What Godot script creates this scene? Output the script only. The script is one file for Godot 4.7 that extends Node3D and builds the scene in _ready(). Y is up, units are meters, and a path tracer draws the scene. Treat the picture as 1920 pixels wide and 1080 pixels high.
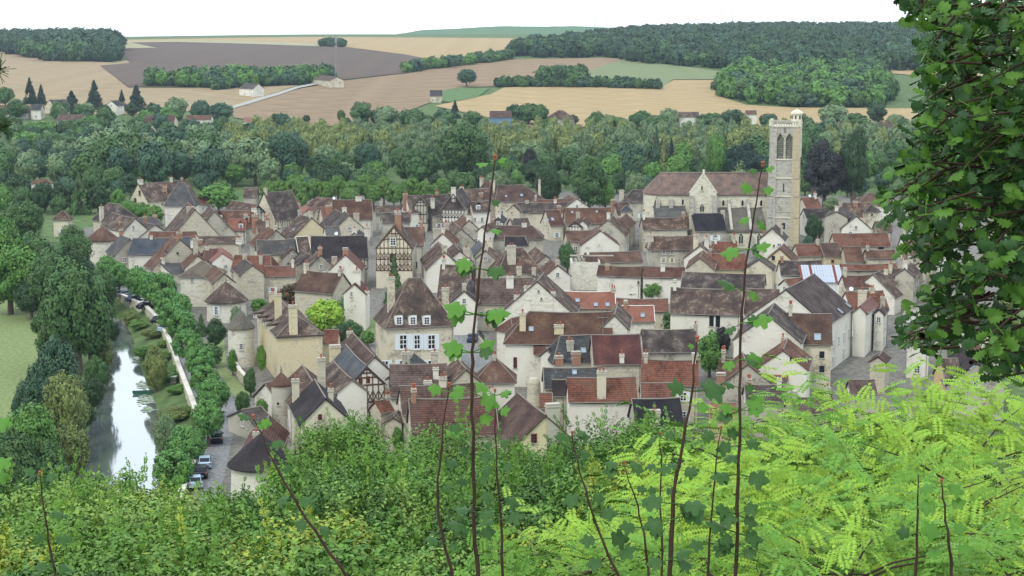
extends Node3D
# A walled riverside town below a wooded viewpoint, seen over shrubs, saplings and an oak branch.
const F := 3045.0            # focal length in photo pixels (1920 wide)
const EYE := Vector3(0, 56, 0)
var PITCH := atan(480.0 / F)
var used := {}
var M := {}                  # materials
var MESH := {}               # shared meshes
var rng := RandomNumberGenerator.new()

# ---------------------------------------------------------------- pixels and points
func ray(px: float, py: float) -> Vector3:
	return Basis(Vector3.RIGHT, -PITCH) * Vector3((px - 960.0) / F, (540.0 - py) / F, -1.0)
func on_plane(px: float, py: float, y: float) -> Vector3:
	var r := ray(px, py)
	return EYE + r * ((y - EYE.y) / r.y)
func at_depth(px: float, py: float, d: float) -> Vector3:
	var r := ray(px, py)
	return EYE + r * (d / -r.z)
func proj(p: Vector3) -> Vector2:
	var v := Basis(Vector3.RIGHT, PITCH) * (p - EYE)
	return Vector2(960.0 + F * v.x / -v.z, 540.0 - F * v.y / -v.z)
func on_terrain(px: float, py: float) -> Vector3:
	var r := ray(px, py)
	r /= -r.z
	var a := 100.0
	var step := 6.0
	while a < 3000.0:
		var p := EYE + r * a
		if p.y <= ground(p.x, p.z):
			var lo := a - step
			var hi := a
			for i in 12:
				var m := (lo + hi) * 0.5
				p = EYE + r * m
				if p.y <= ground(p.x, p.z): hi = m
				else: lo = m
			p = EYE + r * hi
			return Vector3(p.x, ground(p.x, p.z), p.z)
		step = maxf(6.0, a * 0.01)
		a += step
	var q := EYE + r * 2500.0
	return Vector3(q.x, ground(q.x, q.z), q.z)

# ---------------------------------------------------------------- the lie of the land
const PROFILE := [[-400, 50], [-10, 54.4], [3, 54.2], [6, 52.6], [12, 50.0], [25, 45.5], [45, 39.5], [80, 25.5], [130, 7.5], [165, 1.2], [185, 0], [650, 0], [780, 3], [900, 10], [1000, 15.5], [1200, 24], [1400, 31], [1700, 40], [2000, 46.5], [2300, 50.6], [2600, 52.6], [3000, 50], [3600, 20], [5200, 0]]
var river := PackedVector2Array()
var lowland := PackedVector2Array()
func ground(x: float, z: float) -> float:
	var d := -z
	var h := 0.0
	for i in range(1, PROFILE.size()):
		if d < PROFILE[i][0]:
			var a = PROFILE[i - 1]
			var b = PROFILE[i]
			var t: float = clampf((d - a[0]) / float(b[0] - a[0]), 0, 1)
			h = lerpf(a[1], b[1], t)
			break
	if d > 1000.0:
		var u := x / d                                            # bearing
		h += 5.0 * smoothstep(0.04, 0.16, u) * smoothstep(1150, 1750, d)
		h -= 5.0 * smoothstep(-0.10, -0.30, u) * smoothstep(1300, 2100, d)
		h += 1.6 * sin(x * 0.006 + 1.0) * smoothstep(1000, 1300, d) * (1.0 - smoothstep(1600, 2000, d))
	if d > 150.0 and d < 700.0 and x < -35.0:
		var p := Vector2(x, z)
		if Geometry2D.is_point_in_polygon(p, lowland):
			h = minf(h, -1.3)
			var far := 1e9
			for i in river.size():
				far = minf(far, p.distance_to(Geometry2D.get_closest_point_to_segment(p, river[i], river[(i + 1) % river.size()])))
			if Geometry2D.is_point_in_polygon(p, river): h = -2.6 - minf(far, 3.0) * 0.5
			else: h = -1.3 - 1.3 * clampf(1.0 - far / 3.0, 0, 1)
	return h

# ---------------------------------------------------------------- scene tree helpers
func numbered(called: String) -> String:
	used[called] = used.get(called, 0) + 1
	return called if used[called] == 1 else "%s_%03d" % [called, used[called] - 1]
func tag(o: Node, label: String, category: String, group := "") -> Node:
	o.set_meta("label", label)
	o.set_meta("category", category)
	if group: o.set_meta("group", group)
	return o
func thing(called: String, label: String, category: String, at: Vector3, turn := 0.0, group := "") -> Node3D:
	var o := Node3D.new()
	o.name = numbered(called)
	add_child(o)
	o.position = at
	o.rotation.y = turn
	tag(o, label, category, group)
	return o
func part(called: String, mesh: Mesh, mat: Material, parent: Node, at := Vector3.ZERO, size := Vector3.ONE, turn := 0.0) -> MeshInstance3D:
	var o := MeshInstance3D.new()
	o.name = called
	o.mesh = mesh
	o.material_override = mat
	parent.add_child(o, true)
	o.transform = Transform3D(Basis(Vector3.UP, turn) * Basis.from_scale(size), at)
	return o
func struct(called: String, mesh: Mesh, mat: Material) -> MeshInstance3D:
	var o := part(numbered(called), mesh, mat, self)
	o.set_meta("kind", "structure")
	return o

# ---------------------------------------------------------------- mesh helpers
func new_st() -> SurfaceTool:
	var st := SurfaceTool.new()
	st.begin(Mesh.PRIMITIVE_TRIANGLES)
	st.set_smooth_group(-1)
	return st
func tri(st: SurfaceTool, a: Vector3, b: Vector3, c: Vector3) -> void:
	for v in [a, b, c]: st.add_vertex(v)
func quad(st: SurfaceTool, a: Vector3, b: Vector3, c: Vector3, d: Vector3) -> void:
	tri(st, a, b, c)
	tri(st, a, c, d)
func bx(st: SurfaceTool, lo: Vector3, hi: Vector3) -> void:
	var p := []
	for i in 8: p.append(Vector3(hi.x if i & 1 else lo.x, hi.y if i & 2 else lo.y, hi.z if i & 4 else lo.z))
	for f in [[0, 2, 3, 1], [4, 5, 7, 6], [0, 1, 5, 4], [2, 6, 7, 3], [0, 4, 6, 2], [1, 3, 7, 5]]:
		quad(st, p[f[0]], p[f[1]], p[f[2]], p[f[3]])
func bar(st: SurfaceTool, a: Vector3, b: Vector3, w: float, h: float, up := Vector3.UP) -> void:
	var d := (b - a).normalized()
	var s := d.cross(up).normalized() * w * 0.5
	var u := s.cross(d).normalized() * h * 0.5
	var p := [a - s - u, a + s - u, a + s + u, a - s + u, b - s - u, b + s - u, b + s + u, b - s + u]
	for f in [[0, 1, 2, 3], [5, 4, 7, 6], [4, 0, 3, 7], [1, 5, 6, 2], [3, 2, 6, 7], [4, 5, 1, 0]]:
		quad(st, p[f[0]], p[f[3]], p[f[2]], p[f[1]])
func tube(st: SurfaceTool, pts: Array, radii: Array, sides := 6) -> void:
	st.set_smooth_group(1)
	var rings := []
	for i in pts.size():
		var d: Vector3 = (pts[mini(i + 1, pts.size() - 1)] - pts[maxi(i - 1, 0)]).normalized()
		var s := d.cross(Vector3(0.31, 0.2, 0.93)).normalized()
		var u := s.cross(d)
		var ring := []
		for k in sides:
			var a := TAU * k / sides
			ring.append(pts[i] + (s * cos(a) + u * sin(a)) * radii[i])
		rings.append(ring)
	for i in pts.size() - 1:
		for k in sides:
			var m := (k + 1) % sides
			quad(st, rings[i][k], rings[i][m], rings[i + 1][m], rings[i + 1][k])
	st.set_smooth_group(-1)
func done(st: SurfaceTool) -> ArrayMesh:
	st.generate_normals()
	return st.commit()
func lathe(profile: Array, sides := 24, a0 := 0.0, a1 := TAU) -> ArrayMesh:
	var st := new_st()
	for k in sides:
		var p := lerpf(a0, a1, float(k) / sides)
		var q := lerpf(a0, a1, float(k + 1) / sides)
		for i in profile.size() - 1:
			var a = profile[i]
			var b = profile[i + 1]
			st.set_smooth_group(i + 1)
			var c := [Vector3(cos(p) * a[0], a[1], sin(p) * a[0]), Vector3(cos(q) * a[0], a[1], sin(q) * a[0]), Vector3(cos(q) * b[0], b[1], sin(q) * b[0]), Vector3(cos(p) * b[0], b[1], sin(p) * b[0])]
			if a[0] > 0.001: tri(st, c[0], c[2], c[1]) if b[0] < 0.001 else quad(st, c[0], c[3], c[2], c[1])
			else: tri(st, c[0], c[3], c[2])
	return done(st)

# ---------------------------------------------------------------- materials
func lin(r: float, g: float, b: float) -> Color:            # real-world base colour -> albedo_color
	return Color(r, g, b).linear_to_srgb()
func srgb(r: int, g: int, b: int) -> Color:
	return Color8(r, g, b)
func mat(key: String, c: Color, rough := 0.9, tex: Texture2D = null, scale := 1.0, metal := 0.0) -> StandardMaterial3D:
	var m := StandardMaterial3D.new()
	m.albedo_color = c
	m.roughness = rough
	m.metallic = metal
	m.metallic_specular = 0.3
	if tex:
		m.albedo_texture = tex
		m.uv1_triplanar = true
		m.uv1_world_triplanar = true
		m.uv1_scale = Vector3.ONE / scale
	M[key] = m
	return m
func noise_img(sd: int, size: int, freq: float, oct := 4, kind := FastNoiseLite.TYPE_SIMPLEX_SMOOTH) -> PackedByteArray:
	var n := FastNoiseLite.new()
	n.seed = sd
	n.noise_type = kind
	n.frequency = freq
	n.fractal_octaves = oct
	var im := n.get_seamless_image(size, size)
	im.convert(Image.FORMAT_L8)
	return im.get_data()
func ramp_tex(sd: int, freq: float, a: Color, b: Color, oct := 5, size := 512, c := Color(0, 0, 0, 0)) -> NoiseTexture2D:
	var n := FastNoiseLite.new()
	n.seed = sd
	n.frequency = freq
	n.fractal_octaves = oct
	n.noise_type = FastNoiseLite.TYPE_SIMPLEX_SMOOTH
	var g := Gradient.new()
	g.offsets = PackedFloat32Array([0.15, 0.5, 0.85])
	g.colors = PackedColorArray([a, a.lerp(b, 0.5) if c.a == 0.0 else c, b])
	var t := NoiseTexture2D.new()
	t.width = size
	t.height = size
	t.seamless = true
	t.noise = n
	t.color_ramp = g
	return t
# roof covering: rows of tiles, each with its own tone, and weather stains and lichen with outlines of their own
func roof_tex(sd: int, cols: Array, tw: int, th: int, joint: float, lichen: Color, lichen_share: float) -> ImageTexture:
	var S := 512
	var big := noise_img(sd, S, 0.008, 4)
	var fine := noise_img(sd + 1, S, 0.03, 4)
	var r := RandomNumberGenerator.new()
	r.seed = sd
	var nx := S / tw
	var ny := S / th
	var tone := PackedFloat32Array()
	for i in nx * ny: tone.append(r.randf())
	var out := PackedByteArray()
	out.resize(S * S * 3)
	var k := 0
	for y in S:
		var row := (y / th) % ny
		var in_y := y % th
		for x in S:
			var xs := x + (tw / 2 if row & 1 else 0)
			var t := tone[row * nx + (xs / tw) % nx]
			var b := big[y * S + x] / 255.0
			var f := fine[y * S + x] / 255.0
			var mixv := clampf(t * 0.45 + b * 0.9 - 0.2, 0.0, 0.999) * (cols.size() - 1)
			var c: Color = cols[int(mixv)].lerp(cols[int(mixv) + 1], mixv - int(mixv))
			if in_y == 0 or (th > 6 and in_y == 1): c = c * joint
			elif xs % tw == 0: c = c * (0.5 + joint * 0.5)
			if f * 0.6 + b * 0.4 > 1.0 - lichen_share: c = c.lerp(lichen, 0.55)
			out[k] = int(clampf(c.r, 0, 1) * 255)
			out[k + 1] = int(clampf(c.g, 0, 1) * 255)
			out[k + 2] = int(clampf(c.b, 0, 1) * 255)
			k += 3
	return ImageTexture.create_from_image(Image.create_from_data(S, S, false, Image.FORMAT_RGB8, out))
# rubble masonry: courses of uneven stones with lighter mortar
func stone_tex(sd: int, cols: Array, mortar: Color, th: int) -> ImageTexture:
	var S := 512
	var big := noise_img(sd, S, 0.01, 4)
	var fine := noise_img(sd + 1, S, 0.06, 3)
	var r := RandomNumberGenerator.new()
	r.seed = sd
	var out := PackedByteArray()
	out.resize(S * S * 3)
	var ids := PackedInt32Array()
	ids.resize(S)
	var tones := PackedFloat32Array()
	for y in S:
		if y % th == 0:
			var x := 0
			tones = PackedFloat32Array()
			while x < S:
				var w := r.randi_range(th, th * 3)
				for i in w:
					if x + i < S: ids[x + i] = tones.size() if i > 0 else -1
				tones.append(r.randf())
				x += w
		for x in S:
			var b := big[y * S + x] / 255.0
			var f := fine[y * S + x] / 255.0
			var c: Color
			if ids[x] < 0 or y % th == 0: c = mortar
			else:
				var v := clampf(tones[ids[x]] * 0.6 + b * 0.6 - 0.1 + (f - 0.5) * 0.3, 0, 0.999) * (cols.size() - 1)
				c = cols[int(v)].lerp(cols[int(v) + 1], v - int(v))
			var k := (y * S + x) * 3
			out[k] = int(c.r * 255)
			out[k + 1] = int(c.g * 255)
			out[k + 2] = int(c.b * 255)
	return ImageTexture.create_from_image(Image.create_from_data(S, S, false, Image.FORMAT_RGB8, out))
# lime render: patches, runs and bare spots
func render_tex(sd: int, a: Color, b: Color, stain: Color, share: float) -> ImageTexture:
	var S := 512
	var big := noise_img(sd, S, 0.006, 5)
	var fine := noise_img(sd + 1, S, 0.05, 4)
	var out := PackedByteArray()
	out.resize(S * S * 3)
	for i in S * S:
		var v := big[i] / 255.0
		var f := fine[i] / 255.0
		var c := a.lerp(b, clampf(v * 0.8 + f * 0.4 - 0.1, 0, 1))
		var e := v * 0.55 + (1.0 - f) * 0.45
		if e > 1.0 - share: c = c.lerp(stain, clampf((e - 1.0 + share) * 7.0, 0, 0.8))
		out[i * 3] = int(c.r * 255)
		out[i * 3 + 1] = int(c.g * 255)
		out[i * 3 + 2] = int(c.b * 255)
	return ImageTexture.create_from_image(Image.create_from_data(S, S, false, Image.FORMAT_RGB8, out))

func make_materials() -> void:
	var roofs := {
		"br": [[srgb(76, 70, 68), srgb(102, 92, 86), srgb(122, 108, 98), srgb(142, 132, 120)], 4, 3, 0.9, srgb(166, 162, 146), 0.38],
		"rb": [[srgb(84, 72, 66), srgb(112, 92, 82), srgb(134, 108, 94), srgb(136, 122, 108)], 4, 3, 0.9, srgb(150, 146, 132), 0.30],
		"or": [[srgb(108, 82, 72), srgb(140, 100, 86), srgb(160, 118, 102), srgb(146, 122, 110)], 9, 11, 0.42, srgb(112, 98, 86), 0.40],
		"pk": [[srgb(148, 108, 96), srgb(166, 122, 108), srgb(176, 134, 120), srgb(170, 138, 126)], 6, 7, 0.85, srgb(150, 120, 106), 0.22],
		"mg": [[srgb(92, 80, 76), srgb(114, 100, 94), srgb(134, 120, 112), srgb(122, 116, 112)], 9, 12, 0.45, srgb(150, 148, 138), 0.30],
		"gr": [[srgb(82, 84, 84), srgb(104, 106, 104), srgb(120, 122, 118), srgb(110, 108, 104)], 8, 8, 0.5, srgb(148, 150, 142), 0.32],
		"sl": [[srgb(84, 92, 98), srgb(100, 108, 114), srgb(112, 120, 126), srgb(124, 130, 132)], 6, 6, 0.85, srgb(140, 140, 128), 0.26],
		"dk": [[srgb(54, 52, 56), srgb(64, 62, 66), srgb(74, 72, 74), srgb(84, 80, 80)], 6, 6, 0.85, srgb(110, 108, 96), 0.24],
		"st": [[srgb(108, 108, 102), srgb(128, 128, 120), srgb(144, 144, 134), srgb(120, 118, 106)], 7, 6, 0.75, srgb(118, 116, 82), 0.3],
		"ma": [[srgb(98, 70, 66), srgb(118, 82, 76), srgb(138, 90, 82), srgb(150, 108, 98)], 5, 5, 0.85, srgb(160, 138, 84), 0.27],
		"mo": [[srgb(84, 70, 64), srgb(104, 86, 78), srgb(118, 98, 86), srgb(124, 108, 92)], 5, 4, 0.85, srgb(134, 122, 92), 0.33],
	}
	var i := 0
	for k in roofs:
		var r = roofs[k]
		var t := roof_tex(100 + i * 7, r[0], r[1], r[2], r[3], r[4], r[5])
		var tints := [Color(0.82, 0.78, 0.77), Color(0.71, 0.70, 0.72), Color(0.82, 0.75, 0.72)]
		for v in 3:
			var m := StandardMaterial3D.new()
			m.albedo_texture = t
			m.albedo_color = tints[v]
			m.roughness = 0.93
			m.metallic_specular = 0.25
			M["roof_%s%d" % [k, v]] = m
		i += 1
	var ct := roof_tex(777, [srgb(76, 70, 66), srgb(104, 86, 78), srgb(130, 104, 90), srgb(142, 116, 102)], 4, 3, 0.92, srgb(84, 76, 70), 0.40)
	var cm := StandardMaterial3D.new()
	cm.albedo_texture = ct
	cm.roughness = 0.93
	M["roof_church"] = cm
	mat("sheet_white", srgb(172, 180, 192), 0.6)
	mat("wall_wh", Color(1.0, 0.99, 0.97), 0.95, render_tex(31, srgb(226, 224, 216), srgb(208, 204, 194), srgb(164, 160, 152), 0.38), 17.0)
	mat("wall_cr", Color(1.0, 0.99, 0.97), 0.95, render_tex(32, srgb(214, 207, 188), srgb(192, 186, 168), srgb(144, 136, 122), 0.43), 17.0)
	mat("wall_gy", Color(1.0, 0.99, 0.97), 0.95, render_tex(33, srgb(188, 184, 172), srgb(164, 160, 148), srgb(118, 116, 108), 0.43), 15.0)
	mat("wall_oc", Color(1.0, 0.99, 0.97), 0.95, render_tex(34, srgb(200, 186, 152), srgb(214, 204, 176), srgb(176, 170, 152), 0.42), 14.0)
	mat("wall_st", Color(1.0, 0.99, 0.97), 0.95, stone_tex(35, [srgb(150, 144, 130), srgb(178, 172, 156), srgb(196, 190, 174), srgb(164, 150, 128)], srgb(196, 190, 176), 10), 14.0)
	mat("wall_lt", Color(1.0, 0.99, 0.97), 0.95, stone_tex(36, [srgb(176, 174, 164), srgb(204, 202, 192), srgb(220, 218, 208), srgb(186, 178, 160)], srgb(206, 202, 192), 12), 14.0)
	mat("wall_br", Color(1.0, 0.99, 0.97), 0.95, stone_tex(37, [srgb(128, 84, 68), srgb(150, 98, 78), srgb(162, 112, 90), srgb(140, 100, 84)], srgb(168, 150, 132), 4), 14.0)
	mat("timber", srgb(92, 72, 58), 0.85)
	mat("timber_dark", srgb(70, 64, 62), 0.85)
	mat("frame", srgb(228, 228, 226), 0.6)
	mat("shutter", srgb(212, 220, 224), 0.7)
	mat("shutter_red", srgb(122, 66, 54), 0.7)
	mat("shutter_cream", srgb(222, 208, 160), 0.7)
	mat("glass", srgb(38, 42, 48), 0.12)
	mat("skylight", srgb(150, 166, 180), 0.1)
	mat("pot", srgb(158, 98, 76), 0.9)
	mat("cap", srgb(176, 170, 158), 0.95)
	mat("mortar", srgb(132, 122, 112), 0.95)
	mat("mortar_white", srgb(214, 208, 198), 0.95)
	mat("metal", srgb(150, 152, 154), 0.5, null, 1.0, 0.6)
	mat("gutter", srgb(126, 122, 116), 0.6)
	mat("dish", srgb(224, 224, 224), 0.5)
	mat("iron", srgb(48, 48, 50), 0.6)
	mat("zinc", srgb(168, 180, 190), 0.5)
	mat("water_lead", srgb(20, 30, 26), 0.05)
	mat("bark", srgb(92, 82, 70), 0.95, ramp_tex(61, 0.04, srgb(70, 60, 52), srgb(120, 110, 96)), 1.5)
	M.bark.albedo_color = Color(1, 1, 1)
	var g := {
		"deep": srgb(66, 92, 58), "mid": srgb(86, 118, 68), "fresh": srgb(104, 146, 70), "lime": srgb(152, 190, 66), "blue": srgb(76, 106, 80), "olive": srgb(128, 142, 82),
		"yellow": srgb(146, 160, 98), "spruce": srgb(50, 72, 60), "plum": srgb(60, 62, 60), "rust": srgb(98, 82, 56), "plane": srgb(100, 146, 76), "park": srgb(104, 140, 68), "grey": srgb(126, 150, 106),
		"robinia": srgb(140, 178, 66), "robinia_deep": srgb(104, 150, 60), "bush": srgb(106, 146, 64), "bush_light": srgb(134, 166, 80), "bush_deep": srgb(78, 114, 54), "bush_yellow": srgb(156, 172, 70),
		"oak": srgb(46, 76, 36), "oak_light": srgb(76, 112, 40), "maple": srgb(54, 86, 40), "maple_fresh": srgb(78, 122, 44), "reed": srgb(116, 150, 76), "ivy": srgb(108, 144, 60),
	}
	for k in g:
		var m := mat("leaf_" + k, g[k], 0.6)
		m.vertex_color_use_as_albedo = true
		m.backlight = Color(0.4, 0.45, 0.18) if k.begins_with("robinia") or k.begins_with("bush") or k.begins_with("maple") else Color(0.12, 0.14, 0.06)
		m.cull_mode = BaseMaterial3D.CULL_DISABLED
	mat("hill_wood", srgb(84, 116, 68), 0.95, ramp_tex(66, 0.05, srgb(66, 92, 58), srgb(96, 128, 72)), 60.0)
	M.hill_wood.albedo_color = Color(1, 1, 1)
	for k in ["oak", "oak_light", "maple", "maple_fresh"]:
		M["leaf_" + k].roughness = 0.5
		M["leaf_" + k].metallic_specular = 0.3
		M["leaf_" + k].vertex_color_use_as_albedo = false

# ---------------------------------------------------------------- ground, fields, water, roads
func poly_px(pts: Array, y := 0.0, terrain := false) -> PackedVector2Array:
	var out := PackedVector2Array()
	for i in range(0, pts.size(), 2):
		var p := on_terrain(pts[i], pts[i + 1]) if terrain else on_plane(pts[i], pts[i + 1], y)
		out.append(Vector2(p.x, p.z))
	return out
func sheet(called: String, poly: PackedVector2Array, m: Material, lift: float, cell: float, flat := 1e9) -> MeshInstance3D:
	var lo := poly[0]
	var hi := poly[0]
	for p in poly:
		lo = lo.min(p)
		hi = hi.max(p)
	var st := SurfaceTool.new()
	st.begin(Mesh.PRIMITIVE_TRIANGLES)
	st.set_smooth_group(1)
	for i in range(floori(lo.x / cell), ceili(hi.x / cell)):
		for j in range(floori(lo.y / cell), ceili(hi.y / cell)):
			var sq := PackedVector2Array([Vector2(i, j) * cell, Vector2(i + 1, j) * cell, Vector2(i + 1, j + 1) * cell, Vector2(i, j + 1) * cell])
			for piece in Geometry2D.intersect_polygons(sq, poly):
				if Geometry2D.is_polygon_clockwise(piece): continue
				var ix := Geometry2D.triangulate_polygon(piece)
				for t in range(0, ix.size(), 3):
					var q := [piece[ix[t]], piece[ix[t + 1]], piece[ix[t + 2]]]
					if (q[1] - q[0]).cross(q[2] - q[0]) < 0: q = [q[0], q[2], q[1]]
					for v in q:
						st.add_vertex(Vector3(v.x, (flat if flat < 1e8 else ground(v.x, v.y)) + lift, v.y))
	return struct(called, done(st), m)
func axis(marks: Array) -> PackedFloat32Array:      # [from, to, step, to, step ...]
	var out := PackedFloat32Array()
	var x: float = marks[0]
	for i in range(1, marks.size(), 2):
		while x < marks[i] - 0.01:
			out.append(x)
			x += marks[i + 1]
		x = marks[i]
	out.append(x)
	return out

const WALL_PX := [205, 545, 222, 556, 250, 569, 275, 582, 297, 604, 308, 625, 322, 655, 334, 690, 346, 722, 358, 752, 366, 775, 374, 810, 372, 850, 352, 905, 330, 960, 300, 1040]
func build_ground() -> void:
	river = poly_px([20, 1060, 110, 935, 150, 850, 176, 780, 193, 720, 203, 680, 210, 650, 212, 630, 205, 612, 180, 600, 120, 585, 60, 578, 60, 570, 130, 574, 190, 586, 232, 602, 247, 628, 256, 660, 265, 692, 276, 722, 294, 765, 301, 800, 303, 860, 300, 915, 285, 1000], -2.6)
	lowland = poly_px(WALL_PX, 0.0)
	lowland.append_array(PackedVector2Array([Vector2(-45, -150), Vector2(-400, -150), Vector2(-700, -690), Vector2(-330, -690)]))
	lowland.append_array(poly_px([60, 470, 150, 510], 0.0))
	# one sheet to the horizon
	var xs := axis([-2000, -1200, 200, -400, 40, -116, 8, -46, 1.5, 200, 6, 800, 24, 1400, 60, 2000, 200])
	var zs := axis([-3700, -3000, 175, -1000, 28, -640, 12, -388, 6, -184, 2.0, 0, 6, 400, 40])
	var vs := PackedVector3Array()
	for z in zs:
		for x in xs: vs.append(Vector3(x, ground(x, z), z))
	var ix := PackedInt32Array()
	var w := xs.size()
	for j in zs.size() - 1:
		for i in w - 1:
			var a := j * w + i
			ix.append_array(PackedInt32Array([a, a + 1, a + w + 1, a, a + w + 1, a + w]))
	var ar := []
	ar.resize(Mesh.ARRAY_MAX)
	ar[Mesh.ARRAY_VERTEX] = vs
	ar[Mesh.ARRAY_INDEX] = ix
	var nrm := PackedVector3Array()
	for v in vs:
		var e := 3.0 if v.z > -900 else 20.0
		nrm.append(Vector3(ground(v.x - e, v.z) - ground(v.x + e, v.z), 2 * e, ground(v.x, v.z - e) - ground(v.x, v.z + e)).normalized())
	ar[Mesh.ARRAY_NORMAL] = nrm
	var am := ArrayMesh.new()
	am.add_surface_from_arrays(Mesh.PRIMITIVE_TRIANGLES, ar)
	struct("terrain", am, M.grass_rough)

	# fields on the far slope
	var wheat: Material = M.field_wheat
	sheet("stubble_field", poly_px([0, 88, 40, 96, 90, 112, 215, 118, 243, 112, 243, 119, 188, 124, 240, 165, 430, 166, 560, 160, 440, 200, 300, 215, 0, 215], 0, true), wheat, 0.25, 24)
	sheet("ploughed_field", poly_px([188, 124, 243, 119, 222, 92, 300, 91, 250, 81, 330, 80, 480, 84, 650, 90, 760, 103, 850, 122, 760, 138, 630, 152, 450, 164, 240, 164], 0, true), M.field_plough, 0.5, 24)
	sheet("grass_field", poly_px([215, 84, 222, 91.5, 295, 90.5, 246, 80.5, 330, 79.5, 480, 83.5, 650, 89.5, 640, 84, 480, 78, 330, 76, 218, 78], 0, true), M.field_pale, 0.5, 30)
	sheet("wheat_field", poly_px([218, 77.6, 480, 77.6, 640, 83.5, 650, 89, 760, 102.5, 850, 121, 960, 108, 965, 72, 600, 69.5, 218, 75], 0, true), M.field_gold, 0.3, 40)
	sheet("harvested_field", poly_px([440, 222, 430, 206, 560, 168, 640, 153, 760, 139, 850, 123, 960, 112, 1140, 109, 1170, 112, 1100, 135, 1090, 150, 930, 163, 860, 165, 815, 190, 700, 235, 560, 240], 0, true), M.field_brown, 0.45, 24)
	sheet("meadow", poly_px([1092, 150, 1100, 135.5, 1168, 112, 1300, 128, 1372, 138, 1345, 150, 1262, 150, 1240, 166, 1100, 160], 0, true), M.field_green, 0.5, 20)
	sheet("wheat_field", poly_px([815, 200, 920, 178, 945, 165, 1100, 160.5, 1236, 167, 1263, 151, 1345, 151, 1340, 180, 1400, 198, 1480, 203, 1760, 205, 1790, 150, 1690, 140, 1640, 136, 1690, 128, 1850, 132, 1850, 240, 1000, 240], 0, true), M.field_gold, 0.45, 20)
	sheet("grass_plot", poly_px([812, 192, 830, 172, 860, 165.5, 918, 167, 895, 184, 850, 193], 0, true), M.field_lush, 0.6, 10)
	sheet("lane", poly_px([425, 209, 470, 196, 520, 181, 560, 167, 640, 151, 632, 150, 556, 164, 514, 177, 462, 193, 420, 205], 0, true), M.lane, 0.75, 14)
	# meadow by the river, town ground, roads
	sheet("river_meadow", poly_px([-60, 552, 60, 572, 90, 600, 80, 680, 60, 760, 20, 800, -120, 820, -300, 600], -1.3), M.meadow, 0.06, 8)
	sheet("town_ground", poly_px([150, 512, 205, 546, 250, 569, 275, 582, 297, 604, 308, 625, 322, 655, 334, 690, 346, 722, 358, 752, 366, 775, 374, 810, 380, 870, 380, 930, 700, 930, 1200, 860, 1800, 820, 1900, 600, 1850, 372, 1000, 358, 600, 366, 330, 396, 150, 430], 0.0), M.paving, 0.02, 40, 0.0)
	sheet("quay_road", poly_px([206, 543, 224, 553, 252, 566, 278, 579, 300, 602, 311, 624, 324, 652, 337, 690, 350, 722, 364, 755, 371, 775, 379, 810, 376, 850, 368, 920, 335, 985, 396, 985, 417, 910, 432, 840, 447, 770, 432, 735, 405, 700, 375, 655, 345, 610, 315, 580, 280, 560, 240, 545, 215, 532], 0.0), M.asphalt, 0.06, 30, 0.0)
	sheet("street", poly_px([842, 580, 868, 580, 885, 610, 912, 645, 925, 690, 905, 720, 850, 720, 848, 640], 0.0), M.asphalt, 0.06, 30, 0.0)
	sheet("street", poly_px([1690, 600, 1700, 570, 1730, 530, 1752, 500, 1770, 500, 1765, 530, 1745, 570, 1740, 620], 0.0), M.asphalt_pale, 0.06, 30, 0.0)
	sheet("street", poly_px([1030, 545, 1050, 520, 1075, 500, 1085, 505, 1075, 545, 1060, 560], 0.0), M.asphalt_pale, 0.06, 30, 0.0)
	for g in [[600, 640, 640, 590, 705, 600, 702, 640], [1120, 545, 1250, 545, 1260, 560, 1120, 560], [1225, 640, 1370, 640, 1370, 680, 1225, 680], [220, 425, 300, 395, 310, 425], [384, 640, 420, 625, 425, 690, 470, 740, 450, 760, 410, 700]]:
		sheet("garden", poly_px(g, 0.0), M.meadow, 0.05, 20, 0.0)
	var wt := sheet("river", river, M.water, 0.0, 400, -2.6)
	# parapet along the quay
	var wall := thing("quay_wall", "long pale stone parapet wall curving along the riverside road", "wall", Vector3(on_plane(297, 604, 0)))
	var pts := []
	for i in range(0, WALL_PX.size(), 2): pts.append(on_plane(WALL_PX[i], WALL_PX[i + 1], 0.0) - wall.position)
	var body := new_st()
	var cope := new_st()
	for i in pts.size() - 1:
		var a: Vector3 = pts[i]
		var b: Vector3 = pts[i + 1]
		var e := (b - a).normalized() * 0.12
		bar(body, a + Vector3.DOWN * 1.0 - e, b + Vector3.DOWN * 1.0 + e, 0.5, 3.6)
		bar(cope, a + Vector3.UP * 0.87 - e, b + Vector3.UP * 0.87 + e, 0.78, 0.15)
	part("wall_body", done(body), M.wall_st, wall)
	part("coping", done(cope), M.wall_lt, wall)

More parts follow.
